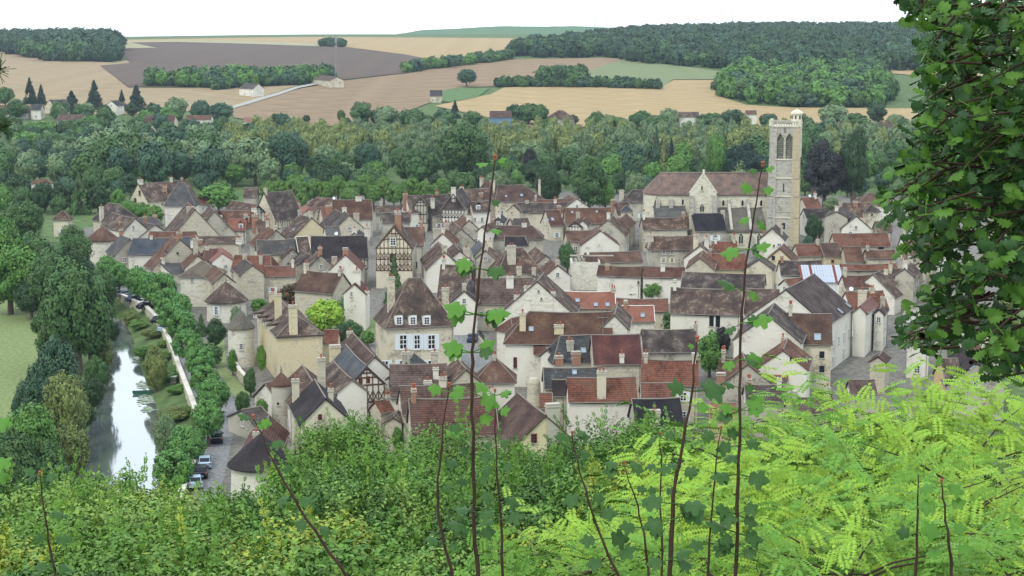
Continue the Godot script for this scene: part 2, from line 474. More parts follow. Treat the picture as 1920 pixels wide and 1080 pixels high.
func ground_materials() -> void:
	mat("grass_rough", Color(1, 1, 1), 0.95, ramp_tex(41, 0.02, srgb(70, 90, 54), srgb(102, 120, 72)), 40.0)
	mat("meadow", Color(1, 1, 1), 0.95, ramp_tex(42, 0.03, srgb(102, 116, 72), srgb(132, 144, 94)), 16.0)
	mat("field_wheat", Color(1, 1, 1), 0.95, ramp_tex(43, 0.02, srgb(128, 110, 84), srgb(166, 148, 116)), 1.0)
	mat("field_gold", Color(1, 1, 1), 0.95, ramp_tex(44, 0.02, srgb(146, 124, 88), srgb(176, 154, 114)), 1.0)
	mat("field_pale", Color(1, 1, 1), 0.95, ramp_tex(45, 0.02, srgb(140, 136, 104), srgb(168, 160, 126)), 1.0)
	mat("field_plough", Color(1, 1, 1), 0.95, ramp_tex(46, 0.02, srgb(78, 66, 58), srgb(108, 92, 80)), 1.0)
	mat("field_brown", Color(1, 1, 1), 0.95, ramp_tex(47, 0.02, srgb(116, 96, 74), srgb(154, 132, 104)), 1.0)
	mat("field_green", Color(1, 1, 1), 0.95, ramp_tex(48, 0.02, srgb(102, 116, 76), srgb(130, 134, 98)), 1.0)
	mat("field_lush", Color(1, 1, 1), 0.95, ramp_tex(49, 0.02, srgb(76, 100, 60), srgb(98, 122, 74)), 60.0)
	for k in ["field_wheat", "field_gold", "field_pale", "field_plough", "field_brown", "field_green"]:
		M[k].uv1_scale = Vector3(1.0 / 260.0, 1.0 / 100.0, 1.0 / 34.0)      # drilling and harvest lines run across the slope
	mat("paving", Color(1, 1, 1), 0.95, ramp_tex(50, 0.02, srgb(100, 97, 90), srgb(132, 128, 120)), 14.0)
	mat("asphalt", Color(1, 1, 1), 0.9, ramp_tex(51, 0.03, srgb(112, 112, 112), srgb(142, 142, 140)), 12.0)
	mat("asphalt_pale", Color(1, 1, 1), 0.9, ramp_tex(52, 0.03, srgb(158, 156, 150), srgb(182, 180, 172)), 12.0)
	mat("lane", srgb(160, 158, 148), 0.95)
	var w := mat("water", srgb(176, 182, 184), 0.05, null, 1.0, 0.8)
	w.metallic_specular = 1.0
	var n := FastNoiseLite.new()
	n.seed = 9
	n.frequency = 0.02
	var t := NoiseTexture2D.new()
	t.noise = n
	t.seamless = true
	t.as_normal_map = true
	t.bump_strength = 1.0
	w.normal_enabled = true
	w.normal_texture = t
	w.normal_scale = 0.10
	w.uv1_triplanar = true
	w.uv1_world_triplanar = true
	w.uv1_scale = Vector3(0.35, 0.35, 0.12)

func light_and_camera() -> void:
	var cam := Camera3D.new()
	cam.name = "camera"
	add_child(cam)
	cam.position = EYE
	cam.rotation.x = -PITCH
	cam.fov = rad_to_deg(2.0 * atan(540.0 / F))
	cam.near = 0.1
	cam.far = 12000.0
	cam.current = true
	var we := WorldEnvironment.new()
	we.name = "world_environment"
	var env := Environment.new()
	var sky := Sky.new()
	var sm := ProceduralSkyMaterial.new()
	sm.sky_top_color = Color(0.90, 0.95, 1.0)
	sm.sky_horizon_color = Color(0.97, 0.99, 1.0)
	sm.ground_bottom_color = Color(0.95, 0.98, 1.0)
	sm.ground_horizon_color = Color(0.97, 0.99, 1.0)
	sm.sky_energy_multiplier = 1.28
	sm.ground_energy_multiplier = 1.28
	sm.sun_angle_max = 1.0
	sky.sky_material = sm
	env.background_mode = Environment.BG_SKY
	env.sky = sky
	env.tonemap_mode = Environment.TONE_MAPPER_LINEAR
	env.tonemap_exposure = 1.0
	env.sdfgi_enabled = true
	env.ssao_enabled = true
	env.ssil_enabled = true
	env.fog_enabled = true
	env.fog_density = 0.00007
	env.fog_light_color = Color(0.80, 0.87, 0.95)
	we.environment = env
	add_child(we)
	var sun := DirectionalLight3D.new()
	sun.name = "sun"
	sun.light_energy = 0.5
	sun.light_color = Color(1.0, 0.98, 0.94)
	sun.light_angular_distance = 10.0
	sun.shadow_enabled = true
	add_child(sun)
	sun.rotation_degrees = Vector3(-50, -34, 0)

func _ready() -> void:
	light_and_camera()
	make_materials()
	ground_materials()
	build_ground()
	make_shared()
	build_church()
	build_houses()
	build_landmarks()
	build_trees()
	build_small_things()
	build_foreground()

# ---------------------------------------------------------------- shared small meshes
func make_shared() -> void:
	var b := new_st()
	bx(b, Vector3(-0.5, -0.5, -0.5), Vector3(0.5, 0.5, 0.5))
	MESH.box = done(b)
	var f := new_st()      # window frame of unit size: border, centre post, glazing bars
	for s in [-1, 1]:
		bx(f, Vector3(s * 0.45 - 0.05, -0.5, 0), Vector3(s * 0.45 + 0.05, 0.5, 1))
		bx(f, Vector3(-0.4, s * 0.46 - 0.04, 0), Vector3(0.4, s * 0.46 + 0.04, 1))
	bx(f, Vector3(-0.04, -0.42, 0), Vector3(0.04, 0.42, 0.9))
	for y in [-0.14, 0.14]: bx(f, Vector3(-0.4, y - 0.02, 0), Vector3(0.4, y + 0.02, 0.7))
	MESH.frame = done(f)
	var k := new_st()      # skylight surround
	for s in [-1, 1]:
		bx(k, Vector3(s * 0.47 - 0.05, 0, -0.52), Vector3(s * 0.47 + 0.05, 1, 0.52))
		bx(k, Vector3(-0.42, 0, s * 0.47 - 0.05), Vector3(0.42, 1, s * 0.47 + 0.05))
	MESH.sky_frame = done(k)
	MESH.pot = lathe([[0.0, 0.0], [0.13, 0.0], [0.12, 0.28], [0.17, 0.32], [0.17, 0.42], [0.11, 0.44], [0.0, 0.40]], 10)
	var a := new_st()      # roof aerial
	tube(a, [Vector3(0, -1.2, 0), Vector3(0, 2.2, 0)], [0.03, 0.025], 5)
	bar(a, Vector3(-0.9, 2.1, 0.1), Vector3(0.9, 2.1, -0.1), 0.03, 0.03)
	for i in 7: bar(a, Vector3(-0.8 + i * 0.26, 2.1, 0.35), Vector3(-0.8 + i * 0.26, 2.1, -0.35), 0.02, 0.02)
	for s in [-1, 1]: bar(a, Vector3(-0.9, 2.1 + s * 0.25, 0.1), Vector3(-0.75, 2.1, 0.1), 0.02, 0.02)
	MESH.aerial = done(a)
	MESH.dish = lathe([[0.0, 0.0], [0.2, 0.02], [0.34, 0.07], [0.42, 0.12], [0.40, 0.13], [0.2, 0.05], [0.0, 0.03]], 16)

# one chimney stack: shaft, capping slab, pots
func chimney(parent: Node3D, at: Vector3, bottom: float, w: float, dep: float, m: Material, pots := 2) -> void:
	var st := new_st()
	bx(st, Vector3(-w / 2, bottom - at.y, -dep / 2), Vector3(w / 2, 0, dep / 2))
	var c := part("chimney", done(st), m, parent, at)
	var cp := new_st()
	bx(cp, Vector3(-w / 2 - 0.09, -0.32, -dep / 2 - 0.09), Vector3(w / 2 + 0.09, -0.18, dep / 2 + 0.09))
	bx(cp, Vector3(-w / 2 - 0.05, 0.003, -dep / 2 - 0.05), Vector3(w / 2 + 0.05, 0.13, dep / 2 + 0.05))
	part("capping", done(cp), M.cap, c)
	for i in pots:
		part("chimney_pot", MESH.pot, M.pot, c, Vector3((i - (pots - 1) * 0.5) * minf(0.5, w / (pots + 0.3)), 0.13, 0), Vector3(1, rng.randf_range(0.9, 1.6), 1))

# a window in a wall: pane, frame, sill and shutters; the wall's outward side is local +z after turn
func window(parent: Node3D, at: Vector3, w: float, h: float, turn: float, style: int, called := "window", flat := false) -> void:
	var pane := part(called, MESH.box, M.glass, parent, at, Vector3.ONE, turn)
	pane.mesh = BoxMesh.new()
	pane.mesh.size = Vector3(w, h, 0.05)
	if flat:
		part("frame", MESH.frame, M.frame, parent, at + Vector3(0, 0, 0.028), Vector3(w + 0.06, h + 0.06, 0.07), turn)
		return
	if style >= 1: part("frame", MESH.frame, M.shutter_red if style == 3 else M.frame, pane, Vector3(0, 0, 0.028), Vector3(w + 0.06, h + 0.06, 0.07))
	part("sill", MESH.box, M.cap, pane, Vector3(0, -h / 2 - 0.10, 0.06), Vector3(w + 0.3, 0.12, 0.2))
	if style == 2 or style == 4:
		for s in [-1, 1]: part("shutter", MESH.box, M.shutter if style == 2 else M.shutter_cream, pane, Vector3(s * (w * 0.77 + 0.04), 0, 0.02), Vector3(w * 0.48, h + 0.06, 0.06))

# roof as slabs: each face a grid between its upper and its lower edge, old timbers sagging a little
func roof_face(st: SurfaceTool, ua: Vector3, ub: Vector3, la: Vector3, lb: Vector3, sag: float, off: Vector2, nu := 8, nv := 3) -> void:
	var along := (lb - la).normalized()
	var down := (la - ua)
	down = (down - along * down.dot(along)).normalized()
	var P := []
	for j in nv + 1:
		var row := []
		for i in nu + 1:
			var u := float(i) / nu
			var v := float(j) / nv
			var p := ua.lerp(ub, u).lerp(la.lerp(lb, u), v)
			p.y -= sag * sin(PI * u) * (1.0 - 0.4 * v)
			if i > 0 and i < nu and j > 0: p.y += (fmod(absf(sin(p.x * 12.9 + p.z * 78.2 + off.x) * 437.5), 1.0) - 0.5) * 0.07
			row.append(p)
		P.append(row)
	var thick := Vector3(0, -0.2, 0)
	for j in nv:
		for i in nu:
			var c := [P[j][i], P[j][i + 1], P[j + 1][i + 1], P[j + 1][i]]
			for t in [[0, 1, 2], [0, 2, 3]]:
				for k in t:
					var q: Vector3 = c[k] - ua
					st.set_uv(Vector2(q.dot(along), q.dot(down)) / 16.0 + off)
					st.add_vertex(c[k])
			for t in [[0, 2, 1], [0, 3, 2]]:
				for k in t:
					st.set_uv(Vector2.ZERO)
					st.add_vertex(c[k] + thick)
	var edge := []
	for i in nu + 1: edge.append(P[nv][i])
	var sides := [edge, [], []]
	for j in nv + 1:
		sides[1].append(P[nv - j][nu])
		sides[2].append(P[j][0])
	for e in sides:
		for i in e.size() - 1:
			for v in [e[i], e[i] + thick, e[i + 1] + thick, e[i], e[i + 1] + thick, e[i + 1]]:
				st.set_uv(off)
				st.add_vertex(v)

# row: [name, ax, ay, bx, by, ridge height, pitch, "x" or "y", eave pixel, hip at a, hip at b, roof, wall, label, options]
func house(r: Array) -> Node3D:
	var o: Dictionary = r[14] if r.size() > 14 else {}
	var hr: float = r[5]
	var pitch: float = r[6]
	var base: float = o.get("base", 0.0)
	var A := on_plane(r[1], r[2], hr + base)
	var B := on_plane(r[3], r[4], hr + base)
	if o.has("base"):                               # up the valley side: stand it on the slope
		for i in 12:
			base = lerpf(base, ground((A.x + B.x) * 0.5, (A.z + B.z) * 0.5), 0.6)
			A = on_plane(r[1], r[2], hr + base)
			B = on_plane(r[3], r[4], hr + base)
	var ha: float = r[9]
	var hb: float = r[10]
	var face_a := "a"
	var face_b := "b"
	var dir := B - A
	dir.y = 0
	dir = dir.normalized()
	var n := dir.cross(Vector3.UP)
	var mid := (A + B) * 0.5
	var flip := n.dot(EYE - mid) < 0
	if o.get("flip", false): flip = not flip
	# eave: solve the half width so that the eave passes the given pixel
	var lo := 0.4
	var hi := 16.0
	var front := -n if flip else n
	for i in 30:
		var w := (lo + hi) * 0.5
		if r[7] == "y":
			if proj(mid + front * w + Vector3.DOWN * w * pitch).y < r[8]: lo = w
			else: hi = w
		else:
			var sgn := 1.0 if (proj(A + n).x > proj(A).x) == (r[8] > r[1]) else -1.0
			if absf(proj(A + n * sgn * w + Vector3.DOWN * w * pitch).x - r[1]) < absf(r[8] - r[1]): lo = w
			else: hi = w
	var w := clampf(o.get("w", (lo + hi) * 0.5), 1.0, 12.0)
	var he := hr - w * pitch
	if he < 2.0:
		he = 2.0
		pitch = (hr - he) / w
	if flip:
		var sw = A
		A = B
		B = sw
		dir = -dir
		face_a = "b"
		face_b = "a"
		var hh := ha
		ha = hb
		hb = hh
	front = dir.cross(Vector3.UP)
	var L := (B - A).length()
	var root := thing(r[0], r[13], o.get("category", "house"), Vector3(mid.x, base, mid.z), atan2(-dir.z, dir.x), o.get("group", ""))
	var rr := RandomNumberGenerator.new()
	rr.seed = int(r[1] * 131 + r[2] * 17)
	var x0 := -L / 2 - ha
	var x1 := L / 2 + hb
	# wall
	var ww := w - 0.3
	var g0 := x0 + (0.35 if ha > 0 else 0.18)
	var g1 := x1 - (0.35 if hb > 0 else 0.18)
	var top := he + 0.3 * pitch - 0.22
	var ridge := hr - 0.26
	var wm: Material = M["wall_" + r[12]]
	var st := new_st()
	var lowest := -0.6
	for s in [-1.0, 1.0]:
		quad(st, Vector3(g0, lowest, s * ww), Vector3(g1, lowest, s * ww), Vector3(g1, top, s * ww), Vector3(g0, top, s * ww))
	for e in [[g0, ha], [g1, hb]]:
		quad(st, Vector3(e[0], lowest, -ww), Vector3(e[0], lowest, ww), Vector3(e[0], top, ww), Vector3(e[0], top, -ww))
		if e[1] < 0.01: tri(st, Vector3(e[0], top, -ww), Vector3(e[0], top, ww), Vector3(e[0], ridge, 0))
	quad(st, Vector3(g0, top - 0.02, -ww), Vector3(g1, top - 0.02, -ww), Vector3(g1, top - 0.02, ww), Vector3(g0, top - 0.02, ww))
	part("wall", done(st), wm, root)
	# roof
	var rs := SurfaceTool.new()
	rs.begin(Mesh.PRIMITIVE_TRIANGLES)
	rs.set_smooth_group(-1)
	var off := Vector2(rr.randf(), rr.randf())
	var sag: float = o.get("sag", rr.randf_range(0.03, 0.22) if L > 6 else 0.04)
	var ra := Vector3(-L / 2, hr, 0)
	var rb := Vector3(L / 2, hr, 0)
	roof_face(rs, ra, rb, Vector3(x0, he, w), Vector3(x1, he, w), sag, off)
	roof_face(rs, rb, ra, Vector3(x1, he, -w), Vector3(x0, he, -w), sag, off + Vector2(0.3, 0.1))
	if ha > 0.01: roof_face(rs, ra, ra + Vector3(0, 0, 0.001), Vector3(x0, he, -w), Vector3(x0, he, w), 0, off + Vector2(0.5, 0.2), 4)
	if hb > 0.01: roof_face(rs, rb, rb - Vector3(0, 0, 0.001), Vector3(x1, he, w), Vector3(x1, he, -w), 0, off + Vector2(0.7, 0.4), 4)
	rs.generate_normals()
	var rm: Material = M["roof_%s%d" % [r[11], rr.randi() % 3]]
	var roof := part("roof", rs.commit(), rm, root)
	# ridge tiles, hips and verges bedded in mortar
	var rt := new_st()
	var pts := []
	var rad := []
	for i in 9:
		pts.append(ra.lerp(rb, i / 8.0) + Vector3(0, 0.03 - sag * sin(PI * i / 8.0), 0))
		rad.append(0.1)
	tube(rt, pts, rad, 6)
	for h in [[ha, ra, x0], [hb, rb, x1]]:
		if h[0] > 0.01:
			for s in [-1, 1]: tube(rt, [h[1], Vector3(h[2], he + 0.03, s * w)], [0.08, 0.08], 5)
		elif o.get("verge", rr.randf() < 0.3):
			for s in [-1, 1]: bar(rt, h[1] + Vector3(0, 0.03, 0), Vector3(h[2], he + 0.03, s * w), 0.13, 0.08)
	part("ridge_tiles", done(rt), M.mortar_white if o.get("white_ridge", false) else M.mortar, roof)
	# gutter along the front eave
	var gt := new_st()
	tube(gt, [Vector3(x0, he - 0.12, w + 0.07), Vector3(x1, he - 0.12, w + 0.07)], [0.08, 0.08], 5)
	if o.get("pipe", rr.randf() < 0.5):
		tube(gt, [Vector3(g1 - 0.3, he - 0.15, ww + 0.1), Vector3(g1 - 0.3, -0.3, ww + 0.1)], [0.05, 0.05], 5)
	part("gutter", done(gt), M.gutter, roof)

	# fittings found by pixel: a ray in the house's own axes meets the right plane
	var inv := root.transform.affine_inverse()
	var eye := inv * EYE
	var local := func(px: float, py: float) -> Vector3: return inv.basis * ray(px, py)
	var mpp := mid.distance_to(EYE) / F * 1.02      # metres per photo pixel here
	var slope_n := Vector3(0, 1, pitch).normalized()
	var stacks: Array = o.get("ch", [])
	if not o.has("ch") and L > 5.0 and not o.has("base"):      # most old houses carry a stack at a gable
		for e in [[g0 + 0.5, rr.randf() < 0.55], [g1 - 0.5, rr.randf() < 0.4]]:
			if e[1]: chimney(root, Vector3(e[0], hr + rr.randf_range(0.7, 1.5), 0), he, 0.55, rr.randf_range(0.7, 1.3), M["wall_" + ["wh", "gy", "st", "cr", "br"][rr.randi() % 5]], rr.randi() % 3)
	for c in stacks:                       # chimneys [px, py of top, width px, offset to the front in half widths or "a"/"b", pots]
		var d: Vector3 = local.call(c[0], c[1])
		var where = c[3] if c.size() > 3 else (0.0 if absf(front.dot((EYE - mid).normalized())) > 0.5 else "m")
		var t := 0.0
		if where is String:
			var gx := -L * 0.15 * signf(eye.x) * -1.0
			if where == face_a: gx = g0 + 0.3
			elif where == face_b: gx = g1 - 0.3
			t = (gx - eye.x) / d.x
		else: t = (where * w - eye.z) / d.z
		var p := eye + d * t
		p.x = clampf(p.x, g0 - 0.2, g1 + 0.2)
		p.z = clampf(p.z, -w, w)
		p.y = clampf(p.y, hr - absf(p.z) * pitch + 0.5, hr + 6)
		var cw: float = maxf(c[2] * mpp, 0.45)
		var cd := clampf(cw * 0.6, 0.45, 0.8)
		var along_x := absf(front.dot((EYE - mid).normalized())) > 0.5
		chimney(root, p, minf(he, hr - absf(p.z) * pitch - 0.5), cw if along_x else cd, cd if along_x else cw, M["wall_" + o.get("chw", ["wh", "gy", "st", "cr", "br"][rr.randi() % 5])], c[4] if c.size() > 4 else 1 + rr.randi() % 3)
	for q in o.get("win", []):                      # windows [face, px, py, w px, h px, style]
		var d: Vector3 = local.call(q[1], q[2])
		var t := 0.0
		var turn := 0.0
		var f: String = q[0]
		if f == "f": t = (ww - eye.z) / d.z
		elif f == "k":
			t = (-ww - eye.z) / d.z
			turn = PI
		elif f == face_a:
			t = (g0 - eye.x) / d.x
			turn = -PI / 2
		else:
			t = (g1 - eye.x) / d.x
			turn = PI / 2
		var p := eye + d * t
		if t <= 0 or absf(p.x) > L / 2 + ha + hb + 1 or absf(p.z) > w + 1 or p.y < 0 or p.y > hr: continue
		window(root, p, clampf(q[3] * mpp, 0.3, 3.0), clampf(q[4] * mpp, 0.3, 3.5), turn, q[5], "door" if q.size() > 6 else "window")
	if o.get("auto", true):                          # plain windows, as such houses have, on walls that can be seen
		var storeys := maxi(1, int(top / 2.9))
		for s in storeys:
			var y := s * 2.8 + 1.5
			if y > top - 0.7: continue
			if not o.has("win"):
				var cnt := int((g1 - g0) / 3.2)
				for i in cnt:
					if rr.randf() < 0.75: window(root, Vector3(g0 + (g1 - g0) * (i + 0.5) / cnt, y, ww), 0.9, 1.3, 0, 2 if rr.randf() < 0.4 else 1)
		if not o.has("win"):
			for e in [[g0, ha, -PI / 2], [g1, hb, PI / 2]]:
				if e[1] < 0.01 and signf(e[0]) == signf(eye.x) and rr.randf() < 0.7:
					window(root, Vector3(e[0], minf(hr - 1.9, top + 0.3), 0), 0.7, 1.0, e[2], 1)
					if w > 3.2 and top > 3.5: window(root, Vector3(e[0], top - 1.3, w * (0.35 if rr.randf() < 0.5 else -0.35)), 0.8, 1.2, e[2], 2 if rr.randf() < 0.4 else 1)
	for q in o.get("sky", []):                      # skylights [slope, px, py, size px]
		var d: Vector3 = local.call(q[1], q[2])
		var s := 1.0 if q[0] == "f" else -1.0
		var nn := Vector3(0, 1, pitch * s).normalized()
		var t := (Vector3(0, hr + 0.04, 0) - eye).dot(nn) / d.dot(nn)
		var p := eye + d * t
		var k := part("skylight", MESH.box, M.skylight, roof, p, Vector3.ONE)
		var z := clampf(q[3] * mpp, 0.5, 1.6)
		k.transform = Transform3D(Basis(Vector3.RIGHT, s * atan(pitch)) * Basis.from_scale(Vector3(z * 0.8, 0.08, z)), p)
		var fr := part("skylight_frame", MESH.sky_frame, M.metal, roof)
		fr.transform = Transform3D(Basis(Vector3.RIGHT, s * atan(pitch)) * Basis.from_scale(Vector3(z * 0.8 + 0.1, 0.12, z + 0.1)), p)
	for q in o.get("dorm", []):                     # dormers [slope, px, py of the middle of their window, width px, roof kind]
		var d: Vector3 = local.call(q[1], q[2])
		var s := 1.0 if q[0] == "f" else -1.0
		var nn := Vector3(0, 1, pitch * s).normalized()
		var t := (Vector3(0, hr, 0) - eye).dot(nn) / d.dot(nn)
		var p := eye + d * t
		var dw: float = q[3] * mpp / 2
		var dn := Node3D.new()
		dn.name = "dormer"
		root.add_child(dn, true)
		dn.transform = Transform3D(Basis(Vector3.UP, 0.0 if s > 0 else PI), p + Vector3(0, 0, s * 0.45))
		var hh := dw * (0.55 if q[4] == "shed" else 1.25)
		var db := new_st()
		bx(db, Vector3(-dw, -hh, -2.2), Vector3(dw, hh, 0))
		part("dormer_wall", done(db), M.frame if q.size() > 5 else M.wall_cr, dn)
		var dr := SurfaceTool.new()
		dr.begin(Mesh.PRIMITIVE_TRIANGLES)
		dr.set_smooth_group(-1)
		var back := -0.3 - (hh + dw * 1.1) / pitch - 0.6
		if q[4] == "shed":
			roof_face(dr, Vector3(dw + 0.12, hh + 0.6, -(hh + 0.6) / pitch - 0.5), Vector3(-dw - 0.12, hh + 0.6, -(hh + 0.6) / pitch - 0.5), Vector3(dw + 0.12, hh + 0.2, 0.25), Vector3(-dw - 0.12, hh + 0.2, 0.25), 0, off, 3, 2)
		else:
			for e in [-1.0, 1.0]:
				roof_face(dr, Vector3(0, hh + dw * 1.25 + 0.2, back), Vector3(0, hh + dw * 1.25 + 0.2, 0.2), Vector3(e * (dw + 0.14), hh + 0.15, back), Vector3(e * (dw + 0.14), hh + 0.15, 0.2), 0, off, 3, 2)
			tri(dr, Vector3(-dw, hh, -0.01), Vector3(dw, hh, -0.01), Vector3(0, hh + dw * 1.15, -0.01))
		dr.generate_normals()
		part("dormer_roof", dr.commit(), rm, dn)
		window(dn, Vector3(0, -0.05, 0.03), dw * 1.25, hh * 1.5, 0, 1, "pane", true)
	for q in o.get("tv", []):                       # aerials and dishes [px, py, kind]
		var d: Vector3 = local.call(q[0], q[1])
		var p := eye + d * ((0.0 - eye.z) / d.z)
		p.x = clampf(p.x, x0 + 0.5, x1 - 0.5)
		p.z = 0
		if q[2] == 1:
			var k := part("satellite_dish", MESH.dish, M.dish, root, Vector3(p.x, hr + 0.5, 0.1))
			k.rotation = Vector3(1.1, 0, 0.3)
			part("dish_arm", MESH.box, M.metal, k, Vector3(0, -0.3, 0), Vector3(0.05, 0.7, 0.05))
		else: part("aerial", MESH.aerial, M.metal, root, Vector3(p.x, hr + 0.6, 0), Vector3.ONE, rr.randf() * 3.0)
	for q in o.get("tim", []): timbers(root, q, face_a, g0, g1, ww, top, ridge, o.get("timm", "timber"))
	return root

# exposed framing on a wall: each beam a piece of its own
func beam(parent: Node3D, a: Vector3, b: Vector3, w: float, m: Material, out: Vector3) -> void:
	var d := b - a
	var k := part("beam", MESH.box, m, parent)
	var x := d.normalized()
	k.transform = Transform3D(Basis(x * d.length(), out.cross(x).normalized() * w, out * 0.08), (a + b) * 0.5 + out * 0.02)
func timbers(root: Node3D, face: String, face_a: String, g0: float, g1: float, ww: float, top: float, ridge: float, mk: String) -> void:
	var m: Material = M[mk]
	if face == "f":
		var out := Vector3(0, 0, 1)
		for y in [top - 0.1, top - 2.6]:
			if y > 0.4: beam(root, Vector3(g0, y, ww), Vector3(g1, y, ww), 0.22, m, out)
		var cnt := int((g1 - g0) / 0.75)
		for i in cnt + 1:
			var x := lerpf(g0, g1, float(i) / cnt)
			beam(root, Vector3(x, top, ww), Vector3(x + (0.5 if i % 5 == 2 else 0.0), maxf(0, top - 2.6), ww), 0.16, m, out)
		return
	var x := g0 if face == face_a else g1
	var out := Vector3(-1 if face == face_a else 1, 0, 0)
	var at := func(z: float, y: float) -> Vector3: return Vector3(x, y, z)
	var H := ridge - top
	for s in [-1, 1]: beam(root, at.call(s * (ww - 0.1), top), at.call(0, ridge - 0.15), 0.22, m, out)
	for y in [top, top - 2.5, top - 5.0, top + H * 0.42, top + H * 0.68]:
		var half: float = ww if y <= top else ww * (ridge - y) / H - 0.1
		if y > 0.3 and half > 0.2: beam(root, at.call(-half, y), at.call(half, y), 0.22, m, out)
	var cnt := maxi(4, int(ww * 2 / 0.85))
	for i in cnt + 1:
		var z := lerpf(-ww + 0.1, ww - 0.1, float(i) / cnt)
		var hy := top + H * (1.0 - absf(z) / ww) - 0.3
		if hy > top + 0.3: beam(root, at.call(z, top), at.call(z, hy), 0.15, m, out)
		beam(root, at.call(z, top), at.call(z, maxf(0.1, top - 5.0)), 0.15, m, out)
		if i < cnt and ww > 2.4:
			var z2 := lerpf(-ww + 0.1, ww - 0.1, float(i + 1) / cnt)
			for b in [top - 2.5, top - 5.0]:
				if b > 0:
					beam(root, at.call(z, b), at.call(z2, b + 1.6), 0.13, m, out)
					beam(root, at.call(z2, b), at.call(z, b + 1.6), 0.13, m, out)

# a round tower: wall, conical roof, finial; px of centre and eave, base on flat ground
func round_tower(called: String, label: String, cx: float, base_row: float, eave_row: float, apex_row: float, left: float, right: float, roof: String, wall: String, o := {}) -> Node3D:
	var b := on_plane(cx, base_row, 0.0)
	var d := -b.z
	var r := (right - left) * 0.5 / F * d
	b.z -= r
	d += r
	var he := at_depth(cx, eave_row, d - r * 0.9).y
	var hr := at_depth(cx, apex_row, d).y
	var t := thing(called, label, o.get("category", "tower"), Vector3(b.x, 0, b.z))
	part("wall", lathe([[r * 1.02, -0.6], [r * 0.96, he - 0.3], [r * 1.0, he - 0.05], [0.0, he]], 28), M["wall_" + wall], t)
	var rs := SurfaceTool.new()
	rs.begin(Mesh.PRIMITIVE_TRIANGLES)
	var sides := 28
	for k in sides:
		for j in 4:
			for s in 2:
				var c := []
				for e in [[k, j], [k + 1, j], [k + 1, j + 1], [k, j + 1]]:
					var a: float = TAU * e[0] / sides
					var v: float = e[1] / 4.0
					var rr: float = (r * 1.1) * pow(v, 0.92)
					c.append([Vector3(cos(a) * rr, lerpf(hr, he - 0.1, v) - s * 0.15, sin(a) * rr), Vector2(a * r / 16.0, v * (hr - he) / 14.0)])
				rs.set_smooth_group(1 + s)
				for i in [0, 1, 2, 0, 2, 3] if s == 0 else [0, 2, 1, 0, 3, 2]:
					rs.set_uv(c[i][1])
					rs.add_vertex(c[i][0])
	rs.generate_normals()
	var rf := part("roof", rs.commit(), M["roof_" + roof + "0"], t)
	var f := new_st()
	tube(f, [Vector3(0, hr - 0.1, 0), Vector3(0, hr + 0.35, 0), Vector3(0, hr + 0.9, 0)], [0.2, 0.12, 0.04], 6)
	part("finial", done(f), M.gutter, rf)
	for q in o.get("win", []):
		var p := at_depth(q[0], q[1], d - r)
		var l := p - t.position
		var a := atan2(l.x, l.z)
		window(t, Vector3(sin(a) * r * 0.99, l.y, cos(a) * r * 0.99), q[2] / F * d, q[3] / F * d, a, q[4])
	return t

